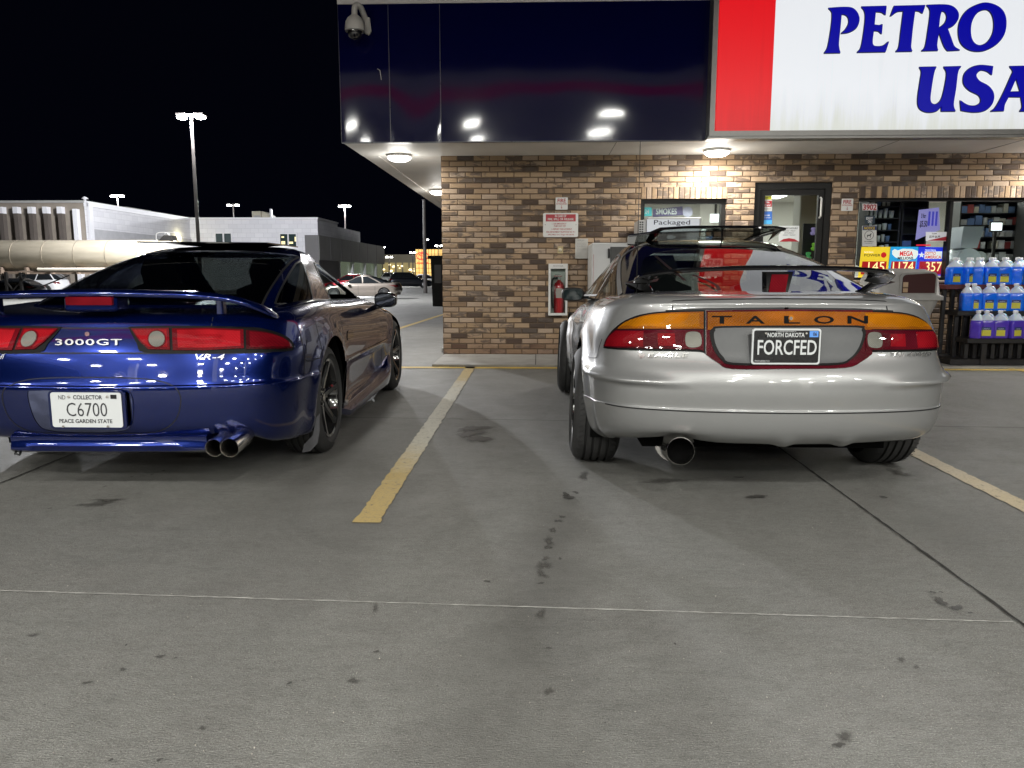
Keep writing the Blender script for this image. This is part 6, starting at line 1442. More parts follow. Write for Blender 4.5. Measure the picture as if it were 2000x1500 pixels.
cb = patch(SS, 'light_bar', cen, M_wine, silver, .006, .008, 50, 16)
patch(SS, 'amber_lens', SS.px(dens([(1382, 611), (1540, 609), (1700, 611), (1700, 645), (1684, 645), (1676, 638), (1405, 638), (1396, 645), (1382, 645)], 10)), M_amber_c, cb, .0085, .002, 50, 6)
ring_o = SS.px(sm([(1386, 652), (1392, 642), (1408, 638), (1540, 637), (1672, 637), (1686, 643), (1688, 655), (1680, 680), (1664, 700), (1636, 714), (1540, 715), (1430, 714), (1408, 703), (1393, 682)], 4))
ring_i = SS.px(sm([(1394, 656), (1397, 647), (1410, 642), (1540, 641), (1668, 641), (1680, 647), (1682, 658), (1673, 682), (1658, 700), (1634, 710), (1540, 711), (1432, 710), (1412, 698), (1399, 678)], 4))
patch(SS, 'gasket', ring_o, M_blackpl, cb, .0105, .003, 50, 14); patch(SS, 'plate_panel', ring_i, M_panelgrey, cb, .0115, .001, 50, 14)
M_blk = mat('letter_black', (.003, .003, .003), .6, spec=.1)
for ch, a, b in (('T', 1390, 1429), ('A', 1456, 1493), ('L', 1530, 1561), ('O', 1588, 1627), ('N', 1653, 1693)):
    surf_text(SS, 'lettering', ch, a, b, 618.5, 633.5, M_blk, cb, .0105, bold=.02, lean=0)
patch(SS, 'lock', SS.px([(1544 + 5.5 * cos(a), 623 + 5.5 * sin(a)) for a in np.linspace(0, 2 * pi, 16, endpoint=False)]), M_amber, cb, .0125, .003, 3, 3)
patch(SS, 'lock', SS.px([(1543 + 3 * cos(a), 624 + 3.5 * sin(a)) for a in np.linspace(0, 2 * pi, 16, endpoint=False)]), M_steel, cb, .0145, .003, 3, 3)
# plate
pY = sv_y + .028
x0, z0, x1, z1 = pxbox(1467, 642, 1604.5, 711.5, pY); pfr = rbox(x0, z0, x1, z1, pY, .012, .012, 'plate_frame', M_platew, silver)
x0, z0, x1, z1 = pxbox(1470.5, 645.5, 1601, 708, pY); pl = rbox(x0, z0, x1, z1, pY - .002, .004, .009, 'number_plate', dirty('plate_black', (.012, .012, .013), .3, .5, 90), silver)
PT = dict(Y=pY - .0035, m=M_platew, parent=pl)
pt('FORCFED', 1479, 664, 1596, 693, bold=.012, **PT); pt('NORTH DAKOTA', 1499, 650, 1572, 658.5, bold=.02, **PT); pt('LEGENDARY', 1517, 646.3, 1556, 648.5, **PT); pt('PEACE GARDEN STATE', 1474, 703.5, 1503, 706.5, **PT)
x0, z0, x1, z1 = pxbox(1581, 646.5, 1599, 658.5, pY - .003); MB().box((x0, pY - .0032, z0), (x1, pY - .002, z1)).build('sticker', mat('sticker_blue', (.10, .28, .72), .4), pl)
pt('06', 1588, 649, 1596, 656, Y=pY - .0045, m=M_ink, parent=pl, bold=.02)
mb = MB()
for a, b in ((1496, 651), (1575, 651)): p = PY(a, b, pY - .004); mb.lathe([(0, 0), (.005, 0), (.005, .004)], (p.x, p.y - .003, p.z), 'y', 10)
mb.build('screw', M_steel, pl)
M_emb = mat('embossed_badge', (.46, .46, .45), .2, .85)
surf_text(SS, 'badge', 'EAGLE', 1265, 1342, 690.5, 699, M_emb, silver, .013, lean=3, spacing=1.15, bold=.01)
patch(SS, 'badge', SS.px([(1247, 691), (1261, 691), (1258, 698), (1252, 701), (1249, 697)]), M_emb, silver, .004, .003, 2, 2)
surf_text(SS, 'badge', 'TSi AWD', 1737, 1812, 688.5, 697, M_emb, silver, .013, lean=3, spacing=1.1, bold=.01)
# gaps
paths = []
q = SS.px(dens([(1314, 588), (1340, 586.5), (1440, 584.5), (1540, 583.5)], 15, False)); paths += [q, mirror(q)]
q = SS.px([(1313, 605), (1314, 598), (1313, 588)]); paths += [q, mirror(q)]
paths += [SS.rear([(x, .437) for x in np.linspace(-.80, .80, 70)])]
q = SS.px(sm([(1144, 697), (1158, 699), (1166, 697), (1170, 680), (1176, 662)], 3, closed=False)); paths += [q, mirror(q)]
paths += [SS.side([(1.32, z) for z in np.linspace(.88, .22, 20)], s) for s in (1, -1)] + [SS.side([(2.6 + (.86 - z) * .2, z) for z in np.linspace(.84, .22, 20)], s) for s in (1, -1)]
q = SS.px(dens([(1300, 608), (1340, 605.5), (1378, 604), (1540, 602.5)], 12, False)); q = q + mirror(q)[1:]
seams(SS, 'panel_gap', paths, .006, M_gap, silver, .001)
seams(SS, 'hatch_gap', [q], .010, M_gap, silver, .0015)
fd = SS.side(sm([(.44, .62), (.58, .62), (.62, .70), (.58, .80), (.44, .80)], 3), -1)
# wing (hoop)
pth = [(-.54, .63, .965), (-.575, .60, .985), (-.60, .54, 1.015), (-.59, .45, 1.043), (-.54, .34, 1.062), (-.43, .24, 1.076), (-.25, .17, 1.085), (0, .145, 1.088)]
pth = pth + [(-x, y, z) for x, y, z in pth[:-1][::-1]]
Pn = crom(np.arange(len(pth)), np.array(pth), np.linspace(0, len(pth) - 1, 110)); rings = []
for i, p in enumerate(Pn):
    a = Pn[max(0, i - 1)]; b = Pn[min(len(Pn) - 1, i + 1)]; t = (b - a) / np.linalg.norm(b - a)
    up = np.array([0, 0, 1.0]); sd = np.cross(up, t); 
    ch = np.array([t[1], -t[0], 0]) if np.hypot(t[0], t[1]) > 1e-6 else np.array([0, 1, 0]); ch = ch / np.linalg.norm(ch)      # chord direction, horizontal
    if ch[1] < 0: ch = -ch
    n = np.cross(t, ch); n /= np.linalg.norm(n); n = n if n[2] > 0 else -n
    c_, th = .125, .026
    rings.append([tuple(p + ch * c_ * a_ + n * th * b_) for a_, b_ in ((-.35, 0), (-.3, .4), (0, .5), (.4, .3), (.65, .0), (.4, -.25), (0, -.4), (-.3, -.35))])
wing = loft(rings, 'rear_wing', M_piano, silver, angle=50)
x0, z0, x1, z1 = pxbox(1504, 536, 1541, 571, sv_y + .12)
mb = MB(); yy = sv_y + .12; mb.prism([(x0 - .018, yy + .01, z1 + .012), (x1 + .022, yy + .01, z1 + .012), (x1 + .004, yy + .012, z0), (x0 - .012, yy + .012, z0)], (0, .07, 0)); mb.build('stop_lamp_housing', M_piano, wing)
MB().prism([(x0 + .006, yy + .006, z1), (x1, yy + .006, z1), (x1 - .010, yy + .006, z0), (x0 - .004, yy + .006, z0)], (0, .01, 0)).build('stop_lamp', M_reddark, wing)
# tilted roof glass
fr = [PY(1271, 455, 5.30), PY(1289, 447, 5.30), PY(1345, 443.5, 5.28), PY(1440, 443, 5.28), PY(1515, 444, 5.28), PY(1533, 447, 5.30), PY(1521, 459, 5.44)]
back = [Vector((sv_x + .44, 5.98, 1.288)), Vector((sv_x - .44, 5.98, 1.288))]
lp = fr[:6] + [Vector((sv_x + .46, 5.70, 1.325))] + back + [Vector((sv_x - .47, 5.6, 1.335))]
dfl = MB().prism([tuple(p) for p in lp], (0, 0, .005)).build('sunroof_panel', glass_mat('roof_glass', (.50, .54, .52), .35, ior=1.3), silver)
cl_ = sum((Vector(p) for p in lp), Vector()) / len(lp); inn_ = []
for p in lp:
    d_v = Vector(p) - cl_; inn_.append(cl_ + Vector((d_v.x * .90, d_v.y * .86, d_v.z * .88)))
mb = MB(); nL = len(lp)
for dz in (-.003, .008): mb.add([Vector(p) + Vector((0, 0, dz)) for p in lp] + [p + Vector((0, 0, dz)) for p in inn_], [(i, (i + 1) % nL, (i + 1) % nL + nL, i + nL) for i in range(nL)])
mb.tube([tuple(p) for p in lp], .010, 6, closed=True); mb.add([PY(1257, 478, 5.5), PY(1271, 453, 5.3), PY(1289, 446, 5.3), PY(1282, 476, 5.6)], [(0, 1, 2, 3)]); mb.add([PY(1499, 472, 5.6), PY(1515, 446, 5.35), PY(1530, 447, 5.3), PY(1521, 458, 5.45)], [(0, 1, 2, 3)]); mb.tube([PY(1410, 441, 5.3), PY(1410, 470, 5.34)], .006, 6); mb.build('sunroof_frame', M_piano, silver)
# wiper, aerial, mirror, exhaust
qa = SG.px([(1405, 571), (1400, 562), (1380, 551), (1352, 541)]); seams(SG, 'wiper', [qa, SG.px([(1338, 552), (1318, 536), (1300, 521), (1281, 504)])], .018, M_trim, silver, .012)
mb = MB(); b0 = PY(1243, 584, 4.0); t0 = PY(1250.5, 277, 4.0); mb.tube([b0, b0 + Vector((0, 0, .03))], [.016, .008], 10); mb.tube([b0 + Vector((0, 0, .02)), t0], [.0028, .0016], 6); mb.lathe([(0, -.003), (.004, 0), (0, .005)], tuple(t0), seg=8); mb.build('aerial', M_trim, silver, smooth=True)
c = PY(1119, 575, 6.0); door_mirror(silver, (c.x, c.y, c.z), .178, .105, .12, M_trim, M_mirdark, stem=[c + Vector((.07, .04, -.01)), c + Vector((.11, .04, -.015)), c + Vector((.15, .05, -.02)), c + Vector((.18, .06, -.03))])
p = PY(1329, 881, 3.40); q = PY(1322, 869, 3.66); dv = (q - p).normalized(); r = .0635
ex = bpy.data.objects.new('exhaust', None); COL.objects.link(ex); ex.parent = silver
mb = MB(); mb.tube([p, p + dv * .004, p + dv * .09, p + dv * .12, p + dv * .22, p + dv * .42], [r, r, r * 1.02, r * 1.22, r * 1.32, r * 1.32], 44, cap=False); mb.tube([p, p + dv * .15], [r * .93, r * .88], 44, cap=False); mb.tube([p, p - dv * .004], [r, r * .965], 44, cap=False); mb.tube([p - dv * .004, p], [r * .965, r * .93], 44, cap=False)
mb.build('exhaust_tip', M_steel, ex, smooth=True, angle=40); MB().tube([p + dv * .11, p + dv * .115], [r * .9, r * .9], 30).build('exhaust_bore', M_dark, ex)
MB().tube([p + dv * .40, p + dv * .42, p + dv * .75, p + dv * .78], [.02, .105, .105, .02], 30).build('muffler', M_steel, ex, smooth=True, angle=40)
# ================================================================ beyond the forecourt
random.seed(9)
GL = -0.42
M_wwhite = mat('wall_white', (.72, .72, .74), .7); nt = NT(M_wwhite); p = wpos(nt); x, y, z = nt.sep(p)
bt = nt.n.new('ShaderNodeTexBrick'); nt.set(bt.inputs['Vector'], nt.comb(nt.math('ADD', x, y), z, 0.0)); bt.inputs['Scale'].default_value = 1; bt.inputs['Brick Width'].default_value = .8; bt.inputs['Row Height'].default_value = .4; bt.inputs['Mortar Size'].default_value = .012
bt.inputs['Color1'].default_value = (.74, .74, .77, 1); bt.inputs['Color2'].default_value = (.64, .64, .68, 1); bt.inputs['Mortar'].default_value = (.5, .5, .53, 1)
nt.set(nt.b.inputs['Base Color'], nt.mixc(nt.math('MULTIPLY', nt.noise(nt.mapping(p, (.6, .6, 2)), 1.0, 5, .6), .4), bt.outputs[0], (.55, .55, .58)))
M_tan = dirty('wall_taupe', (.24, .21, .175), .7, .12, 1.5); M_fin = dirty('fin_brown', (.10, .085, .075), .7, .1, 2); M_coping = mat('coping', (.70, .70, .73), .5); M_greypan = dirty('panel_grey_dark', (.34, .34, .33), .55, .1, .6); M_greypan2 = dirty('panel_slate', (.12, .117, .12), .55, .1, .6)  # fins are a darker brown than the taupe wall
bd = thing('dealership_building', 'long white block building with taupe ribbed end and dark grey lower wing', 'building', (-31.8, 54, GL))
X1, X2 = PY(163, 395, 54).x, PY(620, 430, 70).x
Z1 = PY(163, 396, 54).z; Z2 = PY(400, 428, 70).z; Zm = (Z1 + Z2) / 2
# near taupe front
MB().box((X1 - 60, 54, GL), (X1, 80, Z1)).build('ribbed_wing', M_tan, bd)
for px in (-36, 2, 31, 60, 89, 117, 146):
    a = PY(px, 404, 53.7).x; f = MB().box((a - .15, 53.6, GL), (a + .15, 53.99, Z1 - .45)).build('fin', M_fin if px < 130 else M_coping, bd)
    if px < 130: MB().box((a - .165, 53.55, PY(px, 417, 53.7).z), (a + .165, 53.99, Z1 - .30)).build('fin_cap', M_coping, f)
MB().box((X1 - 60, 53.9, Z1), (X1 + .1, 80, Z1 + .16)).build('coping', M_greypan, bd)
# long side wall and far block
MB().box((X1 + .02, 54.02, GL), (X1 + .25, 70, Z1 - .15)).build('side_wall', M_wwhite, bd)
MB().box((X1 + .02, 53.95, Z1 - .25), (X1 + .32, 70, Z1 + .1)).build('coping', M_coping, bd)
MB().box((X1 + .25, 53.95, GL), (X1 + .45, 54.3, Z1)).build('corner_post', M_coping, bd)
MB().box((X1 + .26, 54.4, GL), (X1 + .34, 70, PY(200, 450, 56).z)).build('wainscot', dirty('wainscot', (.42, .42, .44), .7, .1, 2), bd)
zg = PY(600, 459, 70).z; Xg = PY(595, 459, 70).x
MB().box((X1 - 20, 70, GL), (Xg, 92, Z2)).build('main_block', M_wwhite, bd); MB().box((Xg, 70.001, zg), (X2, 77, Z2 - .001)).build('upper_corner', M_wwhite, bd)
MB().box((X1 - 20, 69.9, Z2), (X2 + .08, 77.1, Z2 + .14)).build('coping', M_coping, bd)
MB().box((Xg, 69.98, GL), (X2 + .02, 77, zg)).build('corner_panel', M_greypan2, bd)
mb = MB(); mb.box((X2 - .5, 70.1, 2.35), (X2 + .05, 100, zg)); mb.build('lower_wing', M_greypan, bd)
mb = MB()
for y in (74, 78, 82, 86, 90, 95): mb.box((X2 + .045, y - .03, 2.35), (X2 + .07, y + .03, zg))
mb.build('panel_joint', M_greypan2, bd)
MB().box((X2 - .4, 77.2, GL), (X2 - .3, 100, 2.35)).build('shopfront', mat('shopfront', (.05, .07, .06), .2, emit=(.35, .42, .28), es=.25), bd)
for y in (77.3, 83, 89, 95): MB().box((X2 - .35, y, GL), (X2 + .0, y + .35, 2.35)).build('column', M_coping, bd)
for k, (a, b, c, d) in enumerate(((420, 454, 453, 478), (546, 455, 580, 483))):
    x0, z0, x1, z1 = pxbox(a, b, c, d, 69.9); f = frame_mb(x0, x1, z0, z1, 69.85, .10, .15, ((x0 + x1) / 2,)).build('window', M_coping, bd)
    MB().box((x0 + .1, 69.94, z0 + .1), (x1 - .1, 69.96, z1 - .1)).build('pane', mat('far_pane', (.03, .05, .05), .08, spec=.8), f)
    if k == 1:
        for (u, v, w, h) in ((552, 463, 5, 3), (553, 474, 7, 6), (568, 474, 8, 4), (577, 467, 3, 9)):
            p0 = PY(u - w / 2, v + h / 2, 69.9); p1 = PY(u + w / 2, v - h / 2, 69.9); MB().box((p0.x, 69.93, p0.z), (p1.x, 69.94, p1.z)).build('lit_interior', emat('far_lit', (.9, .75, .4), .8), f)
wl_ = PY(362, 466, 69.0); wp = thing('wall_lamp', 'small warm wall lamp glowing on the white side wall', 'lamp', (X1 + .3, 67.5, wl_.z)); MB().box((X1 + .26, 67.4, wl_.z - .12), (X1 + .42, 67.7, wl_.z + .12), .02).build('housing', emat('wall_lamp_glow', (1, .92, .55), 6), wp)
ld = bpy.data.lights.new('lamp', 'POINT'); ld.energy = 60; ld.color = (1, .9, .5); lo = bpy.data.objects.new('lamp', ld); COL.objects.link(lo); lo.parent = wp; lo.location = (.4, 0, -.1)
# rooftop units
a = PY(500, 428, 74); t = thing('rooftop_unit', 'boxy grey air handler on the white roof between two lamps', 'air unit', (a.x, 74, Z2 + .14)); b = PY(538, 414, 74)
mb = MB(); mb.box((a.x, 73, Z2 + .1), (a.x + (b.x - a.x) * .45, 75, b.z), .03); mb.prism([(a.x + (b.x - a.x) * .47, 73.1, Z2 + .1), (b.x - .3, 73.1, Z2 + .1), (b.x - .3, 73.1, b.z - .35), (a.x + (b.x - a.x) * .47, 73.1, b.z)], (0, 1.8, 0)); mb.build('housing', dirty('unit_cream', (.45, .42, .33), .6, .15, 2), t); MB().box((b.x - .28, 73.2, Z2 + .1), (b.x - .12, 73.5, b.z + .25)).build('flue', M_coping, t); MB().box((a.x + .2, 72.97, Z2 + .2), (a.x + (b.x - a.x) * .4, 73.0, b.z - .4)).build('louvre', M_greypan, t)
a = PY(166, 392, 55); t = thing('roof_vent', 'tiny white vent cap on the corner of the taupe roof', 'vent', (a.x, 55, Z1 + .1)); MB().lathe([(0, .45), (.1, .4), (.22, .3), (.22, .26), (.1, .25), (.1, 0)], (a.x, 55, Z1 + .1), seg=14).build('cap', M_coping, t, smooth=True)
a = PY(312, 415, 64); t = thing('rooftop_unit', 'low dark air unit behind the white side wall coping', 'air unit', (a.x, 66, Z1)); MB().box((X1 - 4.0, 62, Z1 - .3), (X1 - 1.2, 66, Z1 + .42), .05).build('housing', M_greypan, t)
# lamps
M_pole = dirty('pole_bronze', (.045, .04, .038), .4, .2, 3); M_led = mat('led_lens', (.9, .9, .9), .4, emit=(1, .98, .92), es=60)
def lot_lamp(label, px, py, Y, heads, group='parking lot lamps', r=.11, pw=0, base=True, sc=1.0, warm=False):
    top = PY(px, py, Y); t = thing('lamp_post', label, 'street lamp', (top.x, Y, GZ(Y)), group)
    MB().tube([(top.x, Y, GZ(Y)), (top.x, Y, top.z)], [r, r * .62], 12).build('pole', M_pole, t, smooth=True, angle=40)
    MB().lathe([(0, .8), (.25, .8), (.28, .75), (.28, 0)], (top.x, Y, GZ(Y)), seg=18).build('footing', M_walk, t, smooth=True, angle=40)
    for s in heads:
        h = MB(); h.box((top.x + s * .06, Y - .05, top.z - .10), (top.x + s * .30 * sc, Y + .05, top.z - .04)); h.box((top.x + s * .22 * sc, Y - .22, top.z - .10), (top.x + s * .66 * sc, Y + .22, top.z + .02), .02)
        hb = h.build('lamp_head', M_pole, t); l = MB().box((top.x + s * .25 * sc, Y - .2, top.z - .26), (top.x + s * .63 * sc, Y + .2, top.z - .101), .05).build('lens', M_led, hb)
    if pw:
        ld = bpy.data.lights.new('lamp', 'POINT'); ld.energy = pw; ld.shadow_soft_size = .4; ld.color = (.96, .97, 1) if not warm else (1, .9, .7); lo = bpy.data.objects.new('lamp', ld); COL.objects.link(lo); lo.parent = t; lo.location = (0, 0, top.z - GZ(Y) - .35)
    return t
lot_lamp('tall lamp post with two bright heads, nearest and highest in the sky', 373, 222, 40, (-1, 1), pw=42000, sc=1.1)
lot_lamp('twin headed lamp post above the taupe and white roof on the far left', 229, 380, 82, (-1, 1), pw=16000, sc=1.1)
lot_lamp('twin headed lamp post behind the white roof left of the air handler', 455, 398, 92, (-1, 1), pw=0, sc=1.1)
lot_lamp('twin headed lamp post to the right of the white building corner', 673, 400, 92, (-1, 1), pw=26000, sc=1.1)
lot_lamp('small distant lamp post over the beige showroom', 746, 481, 150, (-1, 1), sc=1.0, r=.09)
lot_lamp('slim distant lamp post before the beige showroom, left of two', 735, 494, 130, (-1, 1), sc=.8, r=.12)
lot_lamp('slim distant lamp post before the beige showroom, right of two', 760, 500, 130, (-1, 1), sc=.9, r=.12)
lot_lamp('distant lamp post with round glow beside the tall dark mast', 832, 466, 110, (-1, 1), sc=.55, r=.09)
lot_lamp('distant lamp post at the left edge of the glowing yellow showroom', 806, 491, 125, (-1, 1), sc=.7, r=.12)
lot_lamp('distant lamp post just left of the brick corner', 857, 478, 120, (-1, 1), sc=.9, r=.09)
a = PY(828, 390, 60); t = thing('flag_pole', 'tall thin unlit dark mast beside the brick corner', 'pole', (a.x, 60, GL)); MB().tube([(a.x, 60, GL), (a.x, 60, a.z)], [.16, .12], 10).build('mast', M_pole, t)
# far showrooms
x0, x1 = PY(734, 500, 170).x, PY(812, 500, 170).x; zt_ = PY(770, 497, 170).z
t = thing('showroom', 'low beige showroom with warm lit windows far behind the parked cars', 'building', ((x0 + x1) / 2, 170, GL)); MB().box((x0, 170, GL), (x1, 185, zt_)).build('wall', emat('beige_far', (.20, .18, .12), .18), t)
zz = PY(770, 533, 170).z
for k in range(6):
    xa = x0 + (x1 - x0) * (k + .12) / 6; xb = x0 + (x1 - x0) * (k + .85) / 6; f = MB().box((xa, 169.8, zz - .6), (xb, 169.95, PY(770, 513, 170).z)).build('window', emat('warm_far', (.42, .34, .14), .45), t)
random.seed(2)
for k in range(16): u = random.uniform(738, 808); v = random.uniform(515, 530); p = PY(u, v, 169.5); s = random.uniform(.12, .3); MB().box((p.x - s, 169.5, p.z - s * .6), (p.x + s, 169.6, p.z + s * .6)).build('interior_lamp', emat('lamp_far', (1, .85, .55), 2.5), t)
x0, x1 = PY(812, 500, 140).x, PY(880, 500, 140).x; zt_ = PY(830, 487, 140).z
t = thing('lit_showroom', 'glowing yellow gridded showroom front with a red ring emblem', 'building', ((x0 + x1) / 2, 140, GL)); MB().box((x0, 140, GL), (x1, 150, zt_)).build('lit_wall', emat('yellow_far', (.95, .62, .17), .95), t)
mb = MB()
for k in range(1, 11): xx = x0 + (x1 - x0) * k / 11; mb.box((xx - .05, 139.9, GL), (xx + .05, 139.99, zt_))
for k in range(1, 7): z_ = GL + (zt_ - GL) * k / 7; mb.box((x0, 139.91, z_ - .05), (x1, 139.98, z_ + .05))
mb.build('grid', mat('grid_brown', (.25, .12, .03), .6, emit=(.5, .28, .05), es=.6), t)
c = PY(825, 500, 139.7); mb = MB(); M_fr = emat('emblem_red', (.9, .03, .02), 1.0)
def ringz(mb, cx, cz, rx, rz, th, Y, n=30):
    for k in range(n):
        a, b = 2 * pi * k / n, 2 * pi * (k + 1) / n; mb.add([(cx + rx * cos(a), Y, cz + rz * sin(a)), (cx + (rx - th) * cos(a), Y, cz + (rz - th) * sin(a)), (cx + (rx - th) * cos(b), Y, cz + (rz - th) * sin(b)), (cx + rx * cos(b), Y, cz + rz * sin(b))], [(0, 1, 2, 3)])
ringz(mb, c.x, c.z, 1.15, .78, .16, 139.7); ringz(mb, c.x, c.z + .25, .62, .3, .13, 139.69); ringz(mb, c.x, c.z, .32, .75, .13, 139.68); wall_text(mb, 'TOYOTA', c.x - 1.1, c.x + 1.1, c.z - 1.5, c.z - 1.05, 139.68, bold=.02); mb.build('emblem', M_fr, t)
mb = MB(); xq = PY(0, 535, 230).x
tag(MB().box((-260, 230, GL), (60, 236, 5.0)).build('far_treeline', mat('treeline', (.006, .007, .008), 1.0), None), kind='structure')
# dark kiosk by the building corner
x0, z0, x1, z1 = pxbox(840, 498, 866, 597, 27.5); t = thing('forecourt_kiosk', 'black upright metal kiosk with overhanging cap by the brick corner', 'kiosk', ((x0 + x1) / 2, 27.8, GZ(27.8)))
MB().prism([(x0 + .10, 27.5, GZ(27.8)), (x1, 27.5, GZ(27.8)), (x1, 27.5, z1 - .1), (x0 + .04, 27.5, z1 - .1)], (0, .6, 0)).build('case', M_black, t); MB().box((x0 - .06, 27.4, z1 - .14), (x1 + .05, 28.2, z1 - .02), .02).build('cap', M_black, t); MB().box((x0 + .18, 27.47, z1 - 1.0), (x1 - .08, 27.5, z1 - .35)).build('panel', mat('kiosk_panel', (.10, .10, .105), .2), t)
t = thing('corner_bollard', 'short dark stub at the foot of the brick corner', 'bollard', (XC - .06, WY + .6, 0)); MB().box((XC - .09, WY + .5, 0), (XC - .01, WY + .62, .06), .005).build('base', M_grey, t); MB().box((XC - .07, WY + .53, .06), (XC - .02, WY + .59, .10), .004).build('cap', M_white, t)
# ---------------------------------------------------------------- tanker trailer
TY = 45.0
def tz(py, px=150): return PY(px, py, TY).z
zc = (tz(469) + tz(528)) / 2; R = (tz(469) - tz(528)) / 2; xe = PY(352, 490, TY).x
tk = thing('tanker_trailer', 'long cream steel tanker trailer parked before the dealership', 'trailer', (xe - 8, TY, GL))
M_tank = mat('tank_steel', (.52, .46, .36), .34, .45); nt = NT(M_tank); p = wpos(nt); nt.set(nt.b.inputs['Base Color'], nt.ramp(nt.noise(nt.mapping(p, (.5, 3, 3)), 1.0, 5, .6), [(.3, (.52, .46, .35)), (.7, (.68, .61, .48))])); nt.set(nt.b.inputs['Roughness'], nt.math('MULTIPLY_ADD', nt.noise(p, .8, 3), .25, .28))
MB().lathe([(0, -14.5), (R * .7, -14.4), (R, -14.0), (R, -.5), (R * .97, -.25), (R * .8, -.08), (R * .4, 0), (0, .02)], (xe, TY, zc), 'x', 56).build('tank', M_tank, tk, smooth=True, angle=60)
mb = MB()
for k in range(1, 8): xx = xe - .3 - k * 1.9; mb.lathe([(R, -.02), (R + .012, -.015), (R + .012, .015), (R, .02)], (xx, TY, zc), 'x', 56)
mb.build('band', dirty('tank_band', (.40, .35, .28), .4, .1, 2, metal=.8), tk, smooth=True, angle=50)
mb = MB(); mb.prism([(xe - 1.15, TY - .35, zc + R * .93), (xe - .2, TY - .35, zc + R * .70), (xe - .35, TY - .35, zc + R + .25), (xe - .75, TY - .35, zc + R + .27)], (0, .7, 0)); mb.build('hatch_box', M_black, tk)
mb = MB(); 
for dx in (-.75, -.25): mb.tube(catmull([(xe + dx - .5, TY - .3, zc + R * .8), (xe + dx - .48, TY - .3, zc + R + .3), (xe + dx - .2, TY - .3, zc + R + .42), (xe + dx + .25, TY - .3, zc + R + .35), (xe + dx + .38, TY - .3, zc + R * .7)], 5), .025, 6)
mb.build('guard_rail', M_grey, tk, smooth=True)
zf = zc - R
mb = MB(); mb.box((xe - 14, TY - .55, zf - .22), (xe - .6, TY - .42, zf - .06)); mb.box((xe - 14, TY + .42, zf - .22), (xe - .6, TY + .55, zf - .06)); mb.box((xe - 9.2, TY - 1.05, zf - .13), (xe - 1.5, TY - 1.0, zf - .03))
for k in range(9): xx = xe - 1.2 - k * 1.55; mb.box((xx - .06, TY - .8, zf - .22), (xx + .06, TY + .8, zf + .18))
mb.build('chassis', dirty('chassis_brown', (.16, .12, .09), .6, .2, 3), tk)
mb = MB()
for k in range(18): xx = xe - 9.1 + k * .43; 
mb.tube([(xe - 8.0, TY - 1.1, zf + .05), (xe - 1.2, TY - 1.1, zf + .05)], .10, 14); mb.build('hose_tube', dirty('tube_cream', (.55, .5, .42), .4, .1, 2), tk, smooth=True, angle=50)
mb = MB(); xg = PY(30, 560, TY).x
for s in (0, .9): mb.box((xg + s - .07, TY - .8, GL + .02), (xg + s + .07, TY - .66, zf - .1)); mb.box((xg + s - .2, TY - .9, GL), (xg + s + .2, TY - .56, GL + .05))
mb.tube([(xg - .6, TY - .7, zf + .2), (xg + .3, TY - .75, zf - 1.1)], .05, 6); mb.tube([(xg + .9, TY - .7, GL + .3), (xg + 3.8, TY - .7, zf - .3)], .04, 6); mb.tube([(xg + 1.2, TY - .7, zf - .3), (xg + .3, TY - .7, GL + .5)], .04, 6); mb.build('landing_gear', M_black, tk)
for k, dx in enumerate((-1.6, -2.9)):
    e = MB(); e.lathe([(.18, -.14), (.45, -.14), (.5, -.1), (.5, .1), (.45, .14), (.18, .14)], (xe + dx, TY - .85, GL + .5), 'y', 28); w_ = e.build('wheel', M_tyre, tk, smooth=True, angle=40); MB().lathe([(0, -.1), (.2, -.1), (.28, -.12), (.28, .05)], (xe + dx, TY - .85, GL + .5), 'y', 20).build('rim', M_grey, w_, smooth=True, angle=40)
